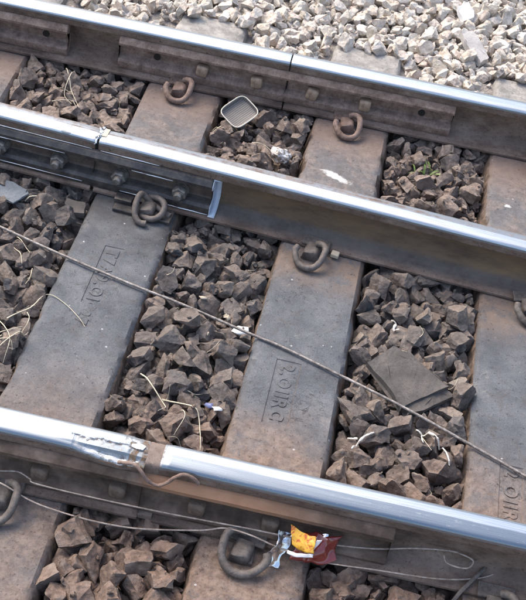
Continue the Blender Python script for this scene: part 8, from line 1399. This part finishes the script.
def shred(pts, wd, label):
    P = lie(pts, .004, step=5); bm = bmesh.new(); L_ = []
    for k, (x, y, z) in enumerate(P):
        a = Vector(P[min(k+1, len(P)-1)])-Vector(P[max(k-1, 0)]); nrm = Vector((-a.y, a.x, 0)).normalized(); tw = noise.noise(Vector((k*.8, wd*900, 0)))
        w_ = wd*.75*(.35+.5*math.sin(math.pi*(k+.5)/len(P)))*(1+.5*noise.noise(Vector((k*1.7, 3, wd*500))))
        c = Vector((x, y, z+.003)); L_.append((bm.verts.new(c-nrm*w_+Vector((0, 0, tw*w_))), bm.verts.new(c+Vector((0, 0, abs(tw)*w_))), bm.verts.new(c+nrm*w_-Vector((0, 0, tw*w_)))))
    for A, B in zip(L_, L_[1:]): bm.faces.new((A[0], A[1], B[1], B[0])); bm.faces.new((A[1], A[2], B[2], B[1]))
    o = from_bm('plastic_shred', bm, MSH, None, 30); o.modifiers.new('thickness', 'SOLIDIFY').thickness = .0005
    tag(o, label, 'plastic scrap', 'plastic shreds on the stones')
shred([(.385, 1.935), (.41, 1.925), (.435, 1.915)], .006, 'crumpled white plastic shred below the cable, upper end of the curved one')
shred([(.432, 1.916), (.455, 1.885), (.466, 1.860), (.475, 1.830)], .004, 'long curved white plastic shred below the cable near the right sleeper')
shred([(.405, 1.93), (.398, 1.90), (.402, 1.875)], .003, 'thin white plastic shred hanging between two stones below the cable')
shred([(.225, 1.815), (.235, 1.84), (.255, 1.86), (.275, 1.872)], .005, 'white plastic shred on reddish stones by the third sleeper')
shred([(.215, 1.885), (.23, 1.88), (.245, 1.882)], .006, 'small white plastic shred right beside the third sleeper')
shred([(.29, 2.335), (.305, 2.33), (.30, 2.30), (.315, 2.295)], .006, 'white plastic shred among grey stones under the middle rail')
draped('stick', [(.490, 1.44), (.53, 1.49), (.566, 1.535)], .005, M_CLIP_B, 'short grey stick against the rail foot at the bottom right', 'stick')
# small green weed
root = bpy.data.objects.new('weed', None); C.objects.link(root); root.location = (.36, 3.095, ground_z(.36, 3.095)+.008); tag(root, 'tuft of thin green leaves on the stones under the far rail', 'weed')
rr = random.Random(4)
for k in range(11):
    a_ = rr.uniform(0, 6.28); l = rr.uniform(.03, .055); bm = bmesh.new(); L_ = []
    for j in range(5):
        t = j/4; c = Vector((math.cos(a_)*l*t-.006, math.sin(a_)*l*t, .02*math.sin(t*2.4)+.002)); wd = .0035*math.sin(math.pi*(t*.85+.12)); nrm = Vector((-math.sin(a_), math.cos(a_), .3))
        L_.append((bm.verts.new(c-nrm*wd), bm.verts.new(c+Vector((0, 0, -.001))), bm.verts.new(c+nrm*wd)))
    for A, B in zip(L_, L_[1:]): bm.faces.new((A[0], A[1], B[1], B[0])); bm.faces.new((A[1], A[2], B[2], B[1]))
    o = from_bm('leaf', bm, M_GREEN, root, 60); o.location = (rr.uniform(-.04, .03), rr.uniform(-.012, .03), rr.uniform(0.004, .016))
# snack wrapper
def wrap_part(name, u0, u1, v0, v1, f, mat, amp, parent, nu=18, nv=12, seed=0):
    bm = bmesh.new(); g = []
    for j in range(nv+1):
        row = []
        for i in range(nu+1):
            u, v = u0+(u1-u0)*i/nu, v0+(v1-v0)*j/nv; p = Vector(f(u, v)); q = Vector((u*16+seed, v*16, seed))
            p += Vector((noise.noise(q*1.3), noise.noise(q*1.3+Vector((9, 9, 9))), noise.noise(q*1.1+Vector((3, 1, 7)))*1.3))*amp
            p += Vector((noise.noise(q*4), noise.noise(q*4+Vector((2, 5, 1))), noise.noise(q*4+Vector((8, 1, 7)))))*amp*.35
            row.append(bm.verts.new(p))
        g.append(row)
    for j in range(nv):
        for i in range(nu): bm.faces.new((g[j][i], g[j][i+1], g[j+1][i+1], g[j+1][i]))
    o = from_bm(name, bm, mat, parent, 18); o.modifiers.new('thickness', 'SOLIDIFY').thickness = .0006
    return o
root = bpy.data.objects.new('snack_wrapper', None); C.objects.link(root); root.location = (.155, 1.482, .045); root.rotation_euler = (R(38), 0, R(4))
tag(root, 'crumpled red and gold snack wrapper with silver lining caught at the nearest rail', 'wrapper')
s = NT('red_film'); MR = s.out(Base_Color=s.mix(s.noise(40, 4, .6, s.obj), (.13, .014, .016), (.28, .04, .032)), Roughness=.15, Coat_Weight=1.0)
s = NT('gold_print'); g_ = s.noise(75, 3, .6, s.obj, 1.5)
MG = s.out(Base_Color=s.mix(s.rng(g_, .5, .6), (.85, .46, .04), (.62, .13, .02)), Roughness=.3, Coat_Weight=.4)
MS = m_plain('silver_foil', (.80, .81, .84), .22, 1, .1)
MW = m_plain('white_film', (.80, .76, .76), .3)
wrap_part('red_film', -.035, .068, -.028, .030, lambda u, v: (u+.2*v, v*(1+u*3)+.1*u, .010+.014*math.cos(v*60)*math.cos(u*25)), MR, .016, root, 30, 20, seed=1)
wrap_part('gold_panel', -.045, .008, -.012, .026, lambda u, v: (u*(1+v*6)-.1*v, v+u*-.25+.004*math.sin(u*90), .042-.3*abs(v-.005)+.2*u), MG, .008, root, 24, 16, seed=2)
wrap_part('white_fold', -.046, .012, -.020, -.013, lambda u, v: (u, v+.006*math.sin(u*60)-u*.1, .040), MW, .006, root, 20, 4, seed=3)
wrap_part('white_fold', .004, .016, -.012, .020, lambda u, v: (u+v*.6, v, .036+.2*v), MW, .009, root, 8, 14, seed=4)
wrap_part('silver_lining', -.075, -.040, -.060, .026, lambda u, v: (u+.25*v, v, .012+.012*math.cos(u*70)), MS, .014, root, 18, 28, seed=5)
wrap_part('silver_lining', .024, .040, .012, .034, lambda u, v: (u, v, .020), MS, .008, root, 10, 10, seed=6)
